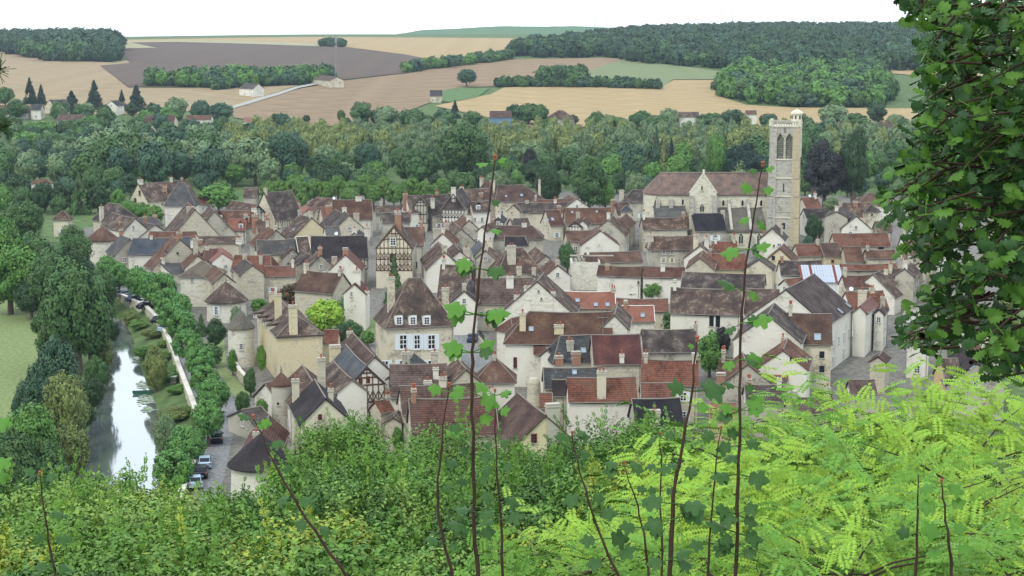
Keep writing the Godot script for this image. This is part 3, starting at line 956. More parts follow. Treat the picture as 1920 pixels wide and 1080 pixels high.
# ---------------------------------------------------------------- the houses of the town, read off the photograph
func build_houses() -> void:
	var rows := [
	# --- north-west corner, round the slate tower
	["large_house", 258, 344, 352, 337, 9.5, 1.0, "x", 277, 0, 0, "br", "cr", "large cream house with long brown roof behind the slate-capped tower", {"ch": [[263, 337, 9], [321, 333, 5], [341, 334, 4]], "win": [["a", 262, 362, 6, 9, 3], ["a", 254, 376, 7, 9, 3]]}],
	["low_house", 281, 366, 310, 366, 5.5, 0.7, "y", 383, 3.5, 0, "or", "cr", "low orange-roofed house in front of the large cream house", {"ch": [[318, 350, 6], [308, 358, 6], [299, 361, 4]]}],
	["low_house", 370, 369, 395, 369, 5, 0.7, "y", 383, 0, 0, "or", "gy", "small orange-roofed outbuilding beside the slate-capped tower", {}],
	["turret_house", 114, 396, 120, 396, 7, 1.5, "y", 412, 2.2, 2.2, "br", "cr", "little cream pavilion with pointed brown roof among riverside trees", {"category": "pavilion"}],
	["stone_house", 203, 380, 222, 383, 9, 1.0, "y", 414, 1.5, 5, "br", "st", "house under a big mottled hip roof behind the round stone tower", {"ch": [[190, 388, 7]], "verge": false}],
	["stone_house", 254, 409, 210, 399, 8.5, 0.95, "x", 231, 0, 0, "br", "lt", "pale stone gable house between mottled hip roof and slate lean-to", {"win": [["a", 250, 427, 4, 8, 1]], "ch": [[226, 427, 5]]}],
	["low_house", 262, 408, 292, 407, 6, 0.7, "y", 422, 2, 2, "sl", "gy", "low slate-roofed annex beside the walled garden trees", {"ch": [[290, 405, 7]]}],
	["low_house", 291, 421, 270, 416, 6.5, 0.9, "x", 247, 0, 0, "br", "wh", "small white gable house with brown roof below the slate annex", {}],
	["large_house", 366, 392, 351, 379, 11, 1.15, "x", 312, 0, 0, "br", "st", "tall house with one huge steep brown roof beside slate-capped tower", {"ch": [[357, 394, 13]]}],
	["large_house", 402, 396, 394, 384, 10, 1.1, "x", 360, 0, 0, "br", "gy", "house with steep dark roof squeezed beside the huge brown roof", {"ch": [[381, 414, 11]]}],
	["row_house", 398, 395, 476, 394, 8.5, 1.0, "y", 427, 1.5, 0, "rb", "gy", "long red-brown roofed house with a glazed slate dormer", {"dorm": [["f", 412, 409, 10, "gable"]], "ch": [[482, 397, 9]]}],
	["half_timbered_house", 484, 384, 436, 375, 9.5, 0.95, "x", 470, 0, 0, "br", "gy", "half-timbered gable house with dark overhanging roof near the lime trees", {"tim": ["a"], "timm": "timber_dark"}],
	["low_house", 428, 410, 464, 410, 6.5, 0.9, "y", 432, 0, 0, "pk", "wh", "low pink-roofed house with white pointed dormer", {"dorm": [["f", 452, 424, 8, "gable", 1]], "ch": [[461, 402, 7], [469, 407, 7]]}],
	["low_house", 280, 434, 368, 434, 6, 0.8, "y", 446, 0, 0, "rb", "wh", "long low house with narrow red-brown roof behind slate wing", {}],
	["slate_house", 243, 447, 226, 440, 8, 1.0, "x", 214, 0, 0, "sl", "gy", "narrow house with steep slate roof leaning beside the round stone tower", {}],
	["slate_house", 249, 447, 356, 444, 8, 0.9, "y", 476, 1.5, 0, "sl", "wh", "long white house with blue slate roof behind the brick-red gable barn", {"ch": [[284, 458, 5]]}],
	["barn", 338, 448, 322, 442, 9.5, 0.95, "x", 284, 0, 0, "rb", "st", "stone gable barn with one broad red-brown roof slope above the quay", {"category": "barn", "win": [["a", 333, 475, 4, 4, 0], ["a", 312, 473, 3, 3, 0]]}],
	["low_house", 371, 479, 365, 461, 7, 0.9, "x", 344, 0, 0, "rb", "cr", "narrow house with red-brown roof between barn and tall stone wall", {"ch": [[366, 448, 8]]}],
	["shed", 300, 494, 345, 490, 4.2, 0.3, "y", 512, 0, 0, "sl", "wh", "white shed with flat blue-grey sheet roof on the quay", {"category": "shed", "verge": false}],
	["stone_house", 376, 490, 384, 490, 9, 0.75, "y", 519, 4, 4, "st", "lt", "square stone tower house with grey stone-tiled pyramid roof by the quay", {"win": [["f", 360, 525, 4, 7, 1]], "verge": false}],
	["large_house", 372, 443, 450, 443, 9.5, 0.7, "y", 455, 0, 0, "br", "st", "house showing a high blank stone wall crowned with chimneys", {"ch": [[374, 450, 11, 0.9], [456, 452, 11, 0.9], [470, 447, 9, 0.9]]}],
	["row_house", 384, 467, 408, 466, 7.5, 0.8, "y", 500, 1.5, 0, "or", "wh", "house with orange roof and small white dormer below high blank wall", {"ch": [[388, 465, 7]]}],
	["row_house", 417, 474, 412, 462, 7.5, 0.75, "x", 395, 0, 0, "pk", "wh", "house with pink-tiled canopy gable and one small framed window", {"win": [["a", 423, 500, 5, 6, 1]]}],
	["row_house", 440, 478, 508, 479, 7, 0.75, "y", 508, 0, 1, "or", "gy", "wide orange roof with a white-capped stack beside stone gable", {"ch": [[489, 480, 6, 0.5]]}],
	["stone_house", 473, 496, 458, 484, 7.5, 0.8, "x", 449, 0, 0, "mg", "st", "grey stone gable house with small attic window beside orange roofs", {"win": [["a", 473, 524, 4, 4, 1]]}],
	["low_house", 495, 499, 555, 498, 6.5, 0.8, "y", 518, 0, 0, "or", "st", "low house with bright brick-red ribbed roof behind bronze-leaved tree", {}],
	["row_house", 420, 512, 404, 498, 8.5, 0.85, "x", 398, 0, 0, "rb", "cr", "cream gable house joined to the back of round cone-roofed house", {"win": []}],
	# --- west centre
	["large_house", 494, 361, 547, 357, 11.5, 1.25, "y", 411, 0, 0, "br", "cr", "tall house with steep plain brown roof and pale plastered side gable", {"tim": ["f"]}],
	["low_house", 458, 352, 484, 352, 7, 0.9, "y", 369, 0, 0, "br", "gy", "small brown-roofed house half hidden behind lime trees", {}],
	["row_house", 594, 370, 624, 372, 8, 0.9, "y", 389, 3, 0, "br", "gy", "hip-ended brown house beside the clipped lime trees", {}],
	["low_house", 556, 386, 582, 388, 6, 0.5, "y", 402, 0, 0, "pk", "wh", "low house with pale pink roof behind the steep brown roof", {}],
	["row_house", 580, 391, 590, 386, 7.5, 0.95, "x", 573, 0, 0, "pk", "cr", "cream gable house with smooth pink roof in the town centre", {}],
	["row_house", 600, 388, 628, 387, 8, 0.95, "y", 417, 0, 0, "pk", "cr", "smooth pink roof beside a broad stone stack in the town centre", {"ch": [[617, 386, 12, 0.4]]}],
	["large_house", 623, 375, 697, 374, 10, 1.0, "y", 411, 0, 0, "mo", "wh", "long mossy brown roof turning red along its lower edge", {"ch": [[672, 369, 11]], "tv": [[661, 360, 0], [625, 368, 1]]}],
	["low_house", 702, 385, 752, 384, 7.5, 0.9, "y", 400, 0, 0, "br", "gy", "plain brown roof between mossy roof and white-edged gable", {"ch": [[714, 378, 5]]}],
	["large_house", 760, 367, 786, 366, 10, 1.0, "y", 398, 0, 0, "br", "wh", "brown-roofed house with sharp white verge beside timbered gables", {"ch": [[753, 366, 8]], "verge": true}],
	["half_timbered_house", 788, 369, 794, 363, 10, 1.25, "x", 774, 0, 0, "br", "gy", "slim half-timbered gable with grey close studding under brown roof", {"tim": ["a"], "timm": "timber_dark"}],
	["large_house", 798, 365, 846, 363, 10, 1.0, "y", 403, 0, 0, "br", "gy", "broad brown roof between two half-timbered gables", {"ch": [[811, 372, 7, 0.6], [819, 362, 5]]}],
	["half_timbered_house", 851, 360, 866, 352, 12, 1.35, "x", 828, 1.5, 0, "br", "wh", "tall half-timbered house with flared half-hipped roof at the old square", {"tim": ["a"], "timm": "timber_dark"}],
	["row_house", 715, 399, 768, 398, 7.5, 0.9, "y", 417, 0, 0, "br", "gy", "grey-brown roof with small dormer stacks behind half-timbered gable", {"ch": [[745, 400, 11], [770, 404, 6]]}],
	["stone_house", 655, 403, 645, 395, 8.5, 0.9, "x", 624, 0, 0, "gr", "st", "grey gable-fronted stone house in the crowded town centre", {}],
	["stone_house", 640, 399, 628, 392, 8, 0.9, "x", 608, 0, 0, "mg", "st", "twin grey gable close behind another grey stone gable", {"ch": [[675, 400, 10]]}],
	["row_house", 585, 408, 560, 402, 8, 0.9, "x", 548, 0, 0, "br", "oc", "brown-roofed house with skylight below the steep plain roof", {"sky": [["f", 551, 430, 6]]}],
	["row_house", 478, 412, 500, 411, 7.5, 0.9, "y", 440, 0, 0, "mg", "gy", "grey-brown roof between brick stack and pale plastered gable", {"ch": [[468, 404, 10], [496, 421, 9], [504, 416, 10]]}],
	["row_house", 518, 431, 500, 424, 7.5, 0.85, "x", 483, 0, 0, "rb", "gy", "small red-brown gable roof above the long grey-tiled roof", {}],
	["row_house", 480, 450, 552, 448, 8.5, 0.9, "y", 476, 0, 0, "gr", "cr", "cream house under a long flat-looking grey-tiled roof", {}],
	["row_house", 554, 444, 578, 443, 9, 1.1, "y", 480, 0, 0, "br", "cr", "narrow house with white verges left of the black roof", {"white_ridge": true, "verge": true}],
	["large_house", 583, 443, 688, 441, 10.5, 1.0, "y", 485, 0, 0, "dk", "wh", "great black-tiled roof over a half-timbered wall", {"tim": ["f"], "timm": "timber_dark", "ch": [[694, 425, 9]], "tv": [[631, 460, 1]], "win": []}],
	["half_timbered_house", 738, 423, 746, 412, 14, 1.2, "x", 702, 0, 0, "br", "cr", "tall half-timbered house with criss-cross beams on its cream gable", {"tim": ["a"], "ch": [[746, 400, 11]], "win": [["a", 737, 453, 10, 14, 1], ["a", 737, 484, 12, 16, 0]]}],
	["row_house", 752, 426, 796, 426, 10.5, 1.0, "y", 460, 0, 0, "rb", "gy", "chequered red-brown roof house right of criss-cross half-timbered gable", {"win": [["f", 779, 497, 7, 12, 0]]}],
	["row_house", 664, 436, 674, 430, 7, 0.8, "x", 652, 0, 0, "gr", "cr", "small grey hipped roof just above the black roof's ridge", {}],
	["row_house", 608, 425, 636, 424, 7, 0.8, "y", 440, 0, 0, "st", "lt", "low stone-tiled roof behind the black roof's ridge", {}],
	["row_house", 548, 466, 536, 456, 7, 0.9, "x", 528, 0, 0, "rb", "gy", "slender red-brown slope beside white-verged gable", {}],
	["row_house", 580, 478, 566, 468, 6.5, 0.8, "x", 550, 0, 0, "br", "gy", "small brown lean roof below the white-verged gable", {"ch": [[546, 490, 6]]}],
	["stone_house", 602, 478, 586, 466, 7.5, 0.9, "x", 574, 0, 0, "br", "gy", "grey rendered gable with tall brick stack below the black roof", {"ch": [[600, 464, 7, "a", 1], [627, 482, 9, "a", 0]]}],
	["row_house", 647, 477, 655, 468, 8, 0.95, "x", 616, 0, 0, "pk", "wh", "bright white gable with pink roof edge below the black roof", {"verge": false, "win": []}],
	["stone_house", 644, 513, 569, 507, 9, 0.95, "y", 548, 0, 0, "mo", "st", "stone barn with mottled chestnut roof above the bronze-leaved tree", {"category": "house", "win": [["a", 615, 550, 4, 5, 0]]}],
	["row_house", 664, 532, 673, 523, 9, 0.85, "x", 641, 0, 0, "or", "wh", "white gable house with stained walls and orange roof slope behind garden", {"ch": [[669, 508, 12], [709, 552, 8, "a"]], "win": [["a", 659, 551, 4, 9, 1]]}],
	# --- centre
	["large_house", 933, 347, 981, 346, 9.5, 0.85, "y", 377, 2, 6, "rb", "cr", "wide red-brown hip roof at the back of town before the park", {"tv": [[981, 342, 0]], "sky": [["f", 949, 368, 4], ["f", 978, 366, 5]]}],
	["turret_house", 912, 337, 916, 337, 11, 1.4, "y", 352, 2, 2, "br", "cr", "small pyramid-roofed pavilion behind the wide hip roof", {"category": "pavilion", "ch": [[903, 336, 7]]}],
	["row_house", 866, 355, 922, 353, 8.5, 0.9, "y", 376, 0, 0, "br", "gy", "patched brown roof left of the wide hip roof", {"ch": [[862, 351, 7], [902, 362, 7, 0.6]], "sky": [["f", 874, 364, 4]]}],
	["row_house", 882, 378, 916, 377, 9, 1.0, "y", 397, 0, 0, "br", "wh", "white three-storey house front with small dormer at the old square", {"dorm": [["f", 896, 389, 8, "gable", 1]], "win": [["f", 890, 412, 5, 9, 1], ["f", 904, 412, 5, 9, 1]]}],
	["row_house", 970, 380, 1060, 379, 8, 0.9, "y", 398, 0, 0, "br", "cr", "long brown roof with white skylight slits before the hip roof", {"ch": [[988, 388, 6], [1041, 374, 5]]}],
	["row_house", 1000, 373, 1060, 373, 7, 0.8, "y", 380, 0, 0, "rb", "wh", "low red-brown roof beside park trees with aerial", {"tv": [[1055, 348, 0]]}],
	["row_house", 1066, 365, 1082, 372, 7.5, 0.7, "y", 386, 0, 0, "br", "wh", "brown gable roof with white verge at the park edge", {"verge": true, "tv": [[1084, 358, 0]]}],
	["stone_house", 962, 384, 972, 380, 8, 0.9, "x", 948, 0, 0, "br", "st", "small stone gable left of the red skylight roof", {"ch": [[960, 383, 5]]}],
	["row_house", 1022, 394, 1048, 393, 8, 0.95, "y", 423, 0, 0, "or", "cr", "narrow house with smooth brick-red roof and two skylights", {"sky": [["f", 1026, 412, 5], ["f", 1036, 411, 6]], "ch": [[1051, 386, 7]]}],
	["row_house", 1058, 390, 1146, 389, 8.5, 0.95, "y", 419, 0, 0, "rb", "gy", "long red-brown roof with bright roof lights in mid town", {"sky": [["f", 1073, 398, 4], ["f", 1119, 397, 4]]}],
	["half_timbered_house", 934, 407, 940, 401, 7.5, 0.85, "x", 922, 0, 0, "gr", "wh", "tiny white half-timbered gable behind the tall stem's leaves", {"tim": ["a"], "timm": "timber_dark"}],
	["half_timbered_house", 1078, 414, 1084, 407, 7.5, 0.85, "x", 1064, 0, 0, "rb", "wh", "little half-timbered gable in front of red-brown roof with roof lights", {"tim": ["a"], "timm": "timber_dark"}],
	["row_house", 1092, 413, 1098, 407, 7.5, 0.9, "x", 1080, 0, 0, "rb", "wh", "small red-brown gable with white corner strip in mid town", {}],
	["stone_house", 955, 410, 990, 409, 7, 0.6, "y", 426, 0, 0, "gr", "wh", "flat-looking pale courtyard house between gables and red roof", {}],
	["row_house", 903, 424, 925, 415, 9.5, 0.95, "x", 893, 0, 0, "br", "wh", "long white-walled gable house with steep roof along narrow lane", {"win": []}],
	["row_house", 925, 423, 998, 423, 8.5, 0.9, "y", 448, 0, 3, "rb", "gy", "red-brown hip-ended roof above the small slate roof", {"ch": [[983, 420, 9]]}],
	["slate_house", 946, 443, 984, 443, 7, 0.9, "y", 461, 0, 1, "dk", "wh", "small dark slate roof over a white wall in mid town", {}],
	["row_house", 880, 412, 868, 402, 8.5, 0.9, "x", 846, 0, 0, "rb", "gy", "red-brown slope descending to the lane behind big white stacks", {"sky": [["f", 855, 423, 5]]}],
	["row_house", 864, 428, 850, 415, 8.5, 0.9, "x", 832, 0, 0, "br", "gy", "brown house squeezed behind three white chimney stacks", {"ch": [[812, 430, 14, "b", 1], [841, 450, 11, "a", 2]]}],
	["row_house", 830, 437, 838, 428, 8.5, 0.95, "x", 806, 0, 0, "rb", "wh", "pale gable between chequered roof and white stacks", {"win": []}],
	["row_house", 834, 472, 822, 453, 9, 0.95, "x", 798, 0, 0, "br", "wh", "street house with brown roof dotted by small white vents", {"sky": [["f", 808, 486, 4], ["f", 815, 490, 4]]}],
	["row_house", 862, 470, 852, 456, 8, 0.85, "x", 836, 0, 0, "rb", "wh", "low brown house beside the tallest white chimney stack", {"ch": [[874, 466, 11, "a", 2]]}],
	["row_house", 905, 462, 898, 450, 8, 0.95, "x", 888, 0, 0, "sl", "gy", "grey gable with blue slate slope left of white-walled gable", {}],
	["row_house", 910, 469, 918, 463, 8, 0.85, "x", 890, 0, 2, "br", "gy", "small brown pyramid-like roof left of the cream chimney stack", {}],
	["large_house", 953, 466, 981, 465, 11, 1.15, "y", 512, 3.5, 3, "br", "cr", "brown hip-roofed house with one massive cream chimney stack in front", {"ch": [[959, 461, 15, 0.55, 2], [973, 500, 9, 1.0, 2]]}],
	["row_house", 952, 503, 956, 492, 7, 0.9, "x", 932, 0, 0, "br", "gy", "little grey gable in front of the massive cream stack", {}],
	["row_house", 1004, 463, 1024, 478, 8, 0.8, "y", 492, 0, 0, "br", "gy", "brown roof with strip of creeper beside garden tree", {}],
	["row_house", 1030, 484, 1046, 497, 7, 0.8, "y", 512, 0, 0, "rb", "wh", "low roof with white end wall above parked blue car", {}],
	["row_house", 826, 496, 884, 497, 11, 1.25, "y", 559, 0, 0, "br", "br", "house with tall brown roof and white glazed double door facing the street", {"win": [["f", 852, 570, 12, 17, 1, "door"]]}],
	["row_house", 870, 545, 880, 520, 8.5, 0.9, "x", 866, 0, 0, "br", "wh", "narrow white gable end along the sloping street", {"w": 2.6}],
	["row_house", 890, 522, 1000, 521, 9.5, 1.0, "y", 570, 0, 0, "mg", "cr", "cream street house under long ribbed grey-brown roof", {"ch": [[956, 519, 13, 0.3]], "win": [["f", 903, 590, 5, 12, 1]]}],
	["barn", 1007, 527, 1019, 511, 12, 0.88, "x", 935, 0, 0, "br", "lt", "great pale stone gable barn pierced by small square holes", {"category": "barn", "win": [["a", 1010, 546, 2, 2, 0], ["a", 993, 560, 2, 2, 0], ["a", 1015, 560, 2, 2, 0]], "ch": [[969, 572, 9, "a", 2], [989, 570, 12, "a", 2], [1037, 573, 8, "a", 2]], "chw": "wh"}],
	["row_house", 1000, 516, 1008, 508, 6, 0.8, "x", 985, 0, 0, "mg", "gy", "brown gable peeking over the great stone barn", {}],
	# --- the three-dormer house and the streets around
	["mansion", 765, 522, 789, 521, 15.5, 1.45, "y", 613, 5.0, 4.8, "br", "cr", "tall cream house with steep hip roof and three white dormers", {"dorm": [["f", 747, 600, 15, "gable", 1], ["f", 773, 600, 15, "gable", 1], ["f", 799, 600, 15, "gable", 1]], "ch": [[733, 520, 13, 0.2, 2], [835, 545, 12, 0.3, 1]], "chw": "cr", "win": [["f", 756, 641, 14, 28, 2], ["f", 782, 641, 11, 28, 2], ["f", 809, 641, 14, 28, 2], ["f", 722, 688, 12, 24, 2], ["f", 756, 686, 14, 22, 2], ["f", 809, 686, 14, 22, 2]], "verge": false}],
	["long_house", 555, 590, 520, 555, 10.5, 0.72, "x", 511, 4, 0, "br", "oc", "long ochre house with hip roof and rows of small shed dormers", {"ch": [[549, 573, 14, "a", 1], [521, 552, 12, "m", 2], [511, 548, 12, "b", 2]], "chw": "oc", "dorm": [["f", 482, 592, 15, "shed"], ["f", 491, 599, 15, "shed"], ["f", 500, 606, 15, "shed"], ["f", 509, 614, 15, "shed"]], "sky": [], "win": []}],
	["row_house", 608, 618, 636, 618, 6, 0.6, "y", 644, 0, 0, "or", "oc", "small ribbed orange-brown roof between ochre house and hedge", {"base": 0.0}],
	["row_house", 703, 668, 660, 622, 9.5, 0.95, "x", 686, 0, 0, "rb", "wh", "terrace house with reddish roof and white side wall beside the lime bush", {"ch": [[656, 626, 11, "b", 1]], "w": 2.6, "win": []}],
	["slate_house", 688, 686, 648, 646, 9, 1.0, "x", 664, 0, 0, "sl", "wh", "old lane house with blue slate roof and exposed studs on its front", {"ch": [[628, 648, 20, "b", 0]], "chw": "oc", "w": 2.9, "win": [["a", 676, 715, 6, 12, 3], ["a", 690, 712, 6, 12, 3], ["a", 684, 745, 6, 12, 3]], "tim": ["a"]}],
	["row_house", 660, 711, 625, 677, 8.5, 0.8, "x", 650, 0, 0, "br", "wh", "white house below the slate roof with narrow brown slope and blank side", {"w": 2.4, "win": []}],
	["cottage", 591, 722, 567, 684, 8, 0.85, "x", 543, 0, 0, "br", "wh", "brown-roofed cottage wedged behind the slim round turret", {"ch": [[602, 672, 14, "m", 1]], "chw": "st"}],
	["large_house", 611, 747, 590, 711, 10.5, 0.95, "x", 560, 0, 0, "dk", "cr", "cream gable house with sooty dark roof beside the slim round turret", {"ch": [[554, 712, 13, "b", 1], [620, 730, 9, "m", 1]], "chw": "cr", "win": [["a", 600, 782, 6, 10, 3]]}],
	["cottage", 496, 719, 508, 716, 5, 0.9, "y", 750, 0, 0, "rb", "wh", "little red-brown roofed cottage behind the slim round turret", {"win": []}],
	["shed", 452, 768, 490, 762, 4, 0.4, "y", 800, 0, 0, "gr", "gy", "low shed with grey slab roof on the quay road", {"category": "shed"}],
	["cottage", 488, 812, 505, 778, 6.5, 0.9, "x", 450, 0, 0, "or", "st", "cottage with broken orange-tiled roof above round cone-roofed bastion", {"ch": [[480, 822, 10, "a", 1]], "win": []}],
	# --- front row
	["row_house", 730, 684, 838, 682, 9, 1.0, "y", 745, 0, 0, "mg", "wh", "front-row house with weathered grey ribbed roof and white end gable", {"ch": [[817, 690, 10, 0.4, 1], [802, 715, 14, 0.85, 1]], "chw": "wh", "tv": []}],
	["row_house", 748, 724, 892, 718, 8.5, 0.95, "y", 774, 0, 0, "mg", "st", "front-row stone house with long brown ribbed roof", {"sky": [["f", 775, 744, 7]], "ch": [[830, 708, 13]]}],
	["row_house", 766, 748, 928, 743, 9.5, 0.95, "y", 818, 0, 0, "or", "st", "largest front-row house with scalloped brick-red tile roof", {"sky": [["f", 775, 749, 9]]}],
	["stone_house", 874, 692, 857, 670, 8.5, 0.9, "x", 832, 0, 0, "br", "st", "stone gable house with brown roof below the street corner", {"sky": [["f", 829, 705, 5]], "win": []}],
	["stone_house", 762, 680, 776, 662, 8.5, 0.8, "x", 738, 0, 0, "gr", "gy", "grey gable end with orange-capped stacks before the three-dormer house", {"ch": [[761, 661, 13, "a", 1], [840, 661, 13, "b", 1]], "win": [], "w": 3.2}],
	["stone_house", 927, 672, 931, 672, 8.5, 1.2, "y", 717, 3, 3, "rb", "wh", "little house with tall pointed hip roof at the street corner", {"ch": [[927, 668, 5]]}],
	["row_house", 1024, 779, 970, 736, 9.5, 0.9, "x", 956, 0, 0, "rb", "oc", "front-row gable house with diamond-tiled brown roof and white-rimmed window", {"ch": [[1036, 758, 24, "a", 0]], "chw": "gy", "sky": [["k", 948, 788, 12]], "win": [["a", 1001, 822, 10, 17, 3], ["a", 1053, 818, 7, 10, 0]]}],
	["cottage", 702, 752, 728, 748, 5.5, 0.8, "y", 772, 0, 0, "or", "st", "small cottage with crumbling patched orange roof in the lower lane", {"ch": [[727, 757, 7]], "win": []}],
	["cottage", 737, 782, 748, 768, 5, 0.6, "x", 718, 0, 0, "br", "st", "low stone cottage with brown lean roof in the lower lane", {"win": []}],
	["row_house", 1018, 690, 1120, 689, 8.5, 0.9, "y", 728, 0, 0, "gr", "cr", "front-row house with long grey ribbed roof and yellow end gable", {"sky": [["f", 1077, 698, 9]]}],
	["row_house", 1035, 712, 1062, 712, 7.5, 0.95, "y", 742, 0, 0, "dk", "st", "narrow charcoal-tiled roof left of the white-walled orange house", {}],
	["cottage", 1012, 737, 1036, 737, 6, 0.9, "y", 765, 0, 0, "or", "st", "small brick-red roof tucked behind grey stack and stone wall", {}],
	["row_house", 1063, 708, 1192, 707, 9.5, 0.95, "y", 753, 0, 0, "or", "wh", "white-walled front-row house with orange roof split by wide stack", {"ch": [[1128, 697, 16, 0.75, 2]], "chw": "cr", "win": [], "tv": [[1073, 735, 0]]}],
	["shed", 1142, 770, 1140, 762, 5, 0.8, "x", 1120, 0, 0, "or", "st", "low brown-tiled lean-to against the white-walled orange house", {"win": []}],
	["row_house", 1184, 748, 1275, 746, 8.5, 1.0, "y", 800, 0, 0, "dk", "gy", "front-row house with smooth black slate roof", {"ch": [[1228, 770, 18, 0.9, 1]], "win": []}],
	["cottage", 1250, 782, 1262, 770, 6, 0.7, "x", 1225, 0, 0, "mg", "oc", "small grey gable roof in front of the black slate roof", {"win": []}],
	["row_house", 1050, 630, 1106, 628, 9, 0.95, "y", 680, 2, 0, "gr", "wh", "grey slatted roof streaked white beside the maroon roof", {"ch": [[1069, 640, 12, 0.5], [1080, 660, 16, 0.95, 0], [1048, 668, 14, 0.95, 1]], "sky": [["f", 1094, 657, 10]]}],
	["row_house", 1108, 628, 1200, 627, 10, 1.0, "y", 683, 0, 0, "ma", "st", "maroon roof with yellow lichen down its right side", {"ch": [[1166, 665, 8, 0.9, 1]], "tv": [[1130, 655, 0]], "win": []}],
	["row_house", 1202, 674, 1310, 676, 9, 0.9, "y", 722, 0, 0, "or", "st", "long orange ribbed roof left of the bright cypress", {}],
	["row_house", 1200, 718, 1262, 718, 7, 0.8, "y", 745, 0, 0, "or", "st", "lower orange roof stepping down from the long orange roof", {}],
	["row_house", 1202, 618, 1304, 617, 9.5, 0.95, "y", 660, 0, 0, "br", "gy", "dark grey-brown roof left of the bright cypress", {"ch": [[1306, 609, 7]]}],
	["cottage", 1220, 654, 1258, 654, 6.5, 0.7, "y", 674, 2, 3, "br", "wh", "small hipped porch roof in front of dark grey-brown roof", {}],
	["large_house", 992, 584, 1148, 585, 11.5, 0.95, "y", 645, 4, 0, "mo", "wh", "white house under very wide chestnut hip roof with one skylight", {"ch": [[980, 588, 11, 0.55, 1], [1048, 610, 17, 0.6, 2]], "chw": "oc", "sky": [["f", 996, 617, 9]], "tv": [[1037, 605, 0]], "win": [["f", 966, 680, 6, 20, 3]]}],
	["cottage", 958, 597, 980, 592, 8.5, 0.9, "y", 617, 2, 0, "or", "wh", "small orange roof left of the wide chestnut hip roof", {}],
	["stone_house", 1152, 590, 1158, 567, 11.5, 1.0, "x", 1180, 0, 0, "br", "lt", "pale stone gable with steep brown slope right of chestnut hip roof", {"win": []}],
	["row_house", 1058, 546, 1153, 546, 8, 0.85, "y", 578, 0, 0, "pk", "cr", "new pink roof with white ridge and three blue skylights", {"sky": [["f", 1083, 563, 8], ["f", 1117, 571, 8], ["f", 1139, 571, 8]], "white_ridge": true, "verge": true, "ch": [[1150, 541, 9]], "tv": [[1152, 536, 0]]}],
	["row_house", 1155, 559, 1253, 560, 7.5, 0.85, "y", 583, 0, 0, "or", "st", "long rusty ribbed roof behind the white-rimmed pink roof", {}],
	["row_house", 1166, 573, 1226, 573, 8, 0.9, "y", 603, 0, 0, "pk", "lt", "small pink roof rimmed in white with one skylight", {"sky": [["f", 1205, 591, 8]], "white_ridge": true, "verge": true}],
	["cottage", 1025, 655, 1045, 640, 7, 0.9, "x", 1010, 0, 0, "mg", "wh", "grey wedge-shaped roof before the white house wall", {"win": []}],
	["cottage", 1000, 645, 1022, 645, 7, 0.7, "y", 664, 0, 0, "or", "wh", "little porch roof against the white house under chestnut hip", {"win": []}],
	# --- church quarter
	["row_house", 1186, 356, 1206, 356, 9, 0.95, "y", 379, 3.5, 1.5, "br", "gy", "hip-roofed house with tall stone stack left of the church", {"ch": [[1162, 357, 8, 0.2, 0]]}],
	["row_house", 1150, 380, 1178, 379, 8.5, 0.9, "y", 404, 0, 0, "br", "gy", "dark brown roof with shaggy creeper left of the church apse", {"ch": [[1133, 375, 8]]}],
	["turret_house", 1173, 385, 1176, 385, 9, 1.0, "y", 396, 1.5, 1.5, "sl", "cr", "tiny slate-capped stair turret left of the church apse", {"category": "turret"}],
	["row_house", 1202, 408, 1286, 407, 8.5, 0.9, "y", 430, 0, 0, "br", "st", "long stone house with pale mottled roof below the church apse", {"win": [["f", 1207, 450, 4, 6, 1]], "tv": [[1282, 403, 1]]}],
	["slate_house", 1296, 400, 1355, 399, 9.5, 1.0, "y", 433, 0, 0, "dk", "gy", "black slate roof over ivy-covered wall before the church", {"ch": [[1292, 396, 7, 0.0, 0], [1355, 396, 7, 0.0, 0]], "chw": "st", "win": [["f", 1341, 446, 9, 9, 2]]}],
	["row_house", 1140, 411, 1150, 404, 9, 0.9, "x", 1106, 0, 0, "br", "gy", "grey gable house with brown roof on the lane to the church", {"ch": [[1141, 399, 6, "a", 1]]}],
	["row_house", 1160, 412, 1174, 400, 8, 0.9, "x", 1180, 0, 0, "rb", "st", "stepped brown roof slope along the lane to the church", {}],
	["row_house", 1126, 432, 1120, 424, 9.5, 0.75, "x", 1088, 0, 0, "rb", "wh", "broad white gable crossed by a cable in mid town", {"win": [], "ch": [[1129, 427, 6, "a", 1]]}],
	["row_house", 1060, 432, 1120, 431, 8.5, 0.8, "y", 452, 0, 0, "rb", "st", "red-brown roof running left from the broad white gable", {}],
	["row_house", 1222, 443, 1300, 442, 9, 0.9, "y", 468, 1, 0, "br", "gy", "grey house with cream shutters below the ivy wall", {"ch": [[1220, 440, 10, 0.3, 1]], "win": [["f", 1245, 473, 6, 7, 1], ["f", 1260, 473, 6, 7, 1], ["f", 1244, 488, 5, 9, 4], ["f", 1260, 488, 5, 9, 4]]}],
	["row_house", 1313, 460, 1320, 450, 8.5, 0.8, "x", 1280, 0, 0, "br", "wh", "white gable with brick-edged stacks right of cream-shuttered house", {"ch": [[1305, 440, 9, "m", 2], [1325, 446, 8, "m", 2]], "win": []}],
	["row_house", 1336, 453, 1382, 453, 7.5, 0.85, "y", 474, 0, 0, "or", "gy", "orange roof under the church aisle windows", {}],
	["row_house", 1312, 483, 1318, 469, 9, 0.8, "x", 1284, 0, 0, "rb", "st", "stone gable with pink verge and three small roof lights", {"win": [], "verge": true}],
	["row_house", 1326, 476, 1398, 476, 8, 0.85, "y", 505, 0, 0, "or", "oc", "house with the brightest red ribbed roof below the church", {"sag": 0.0}],
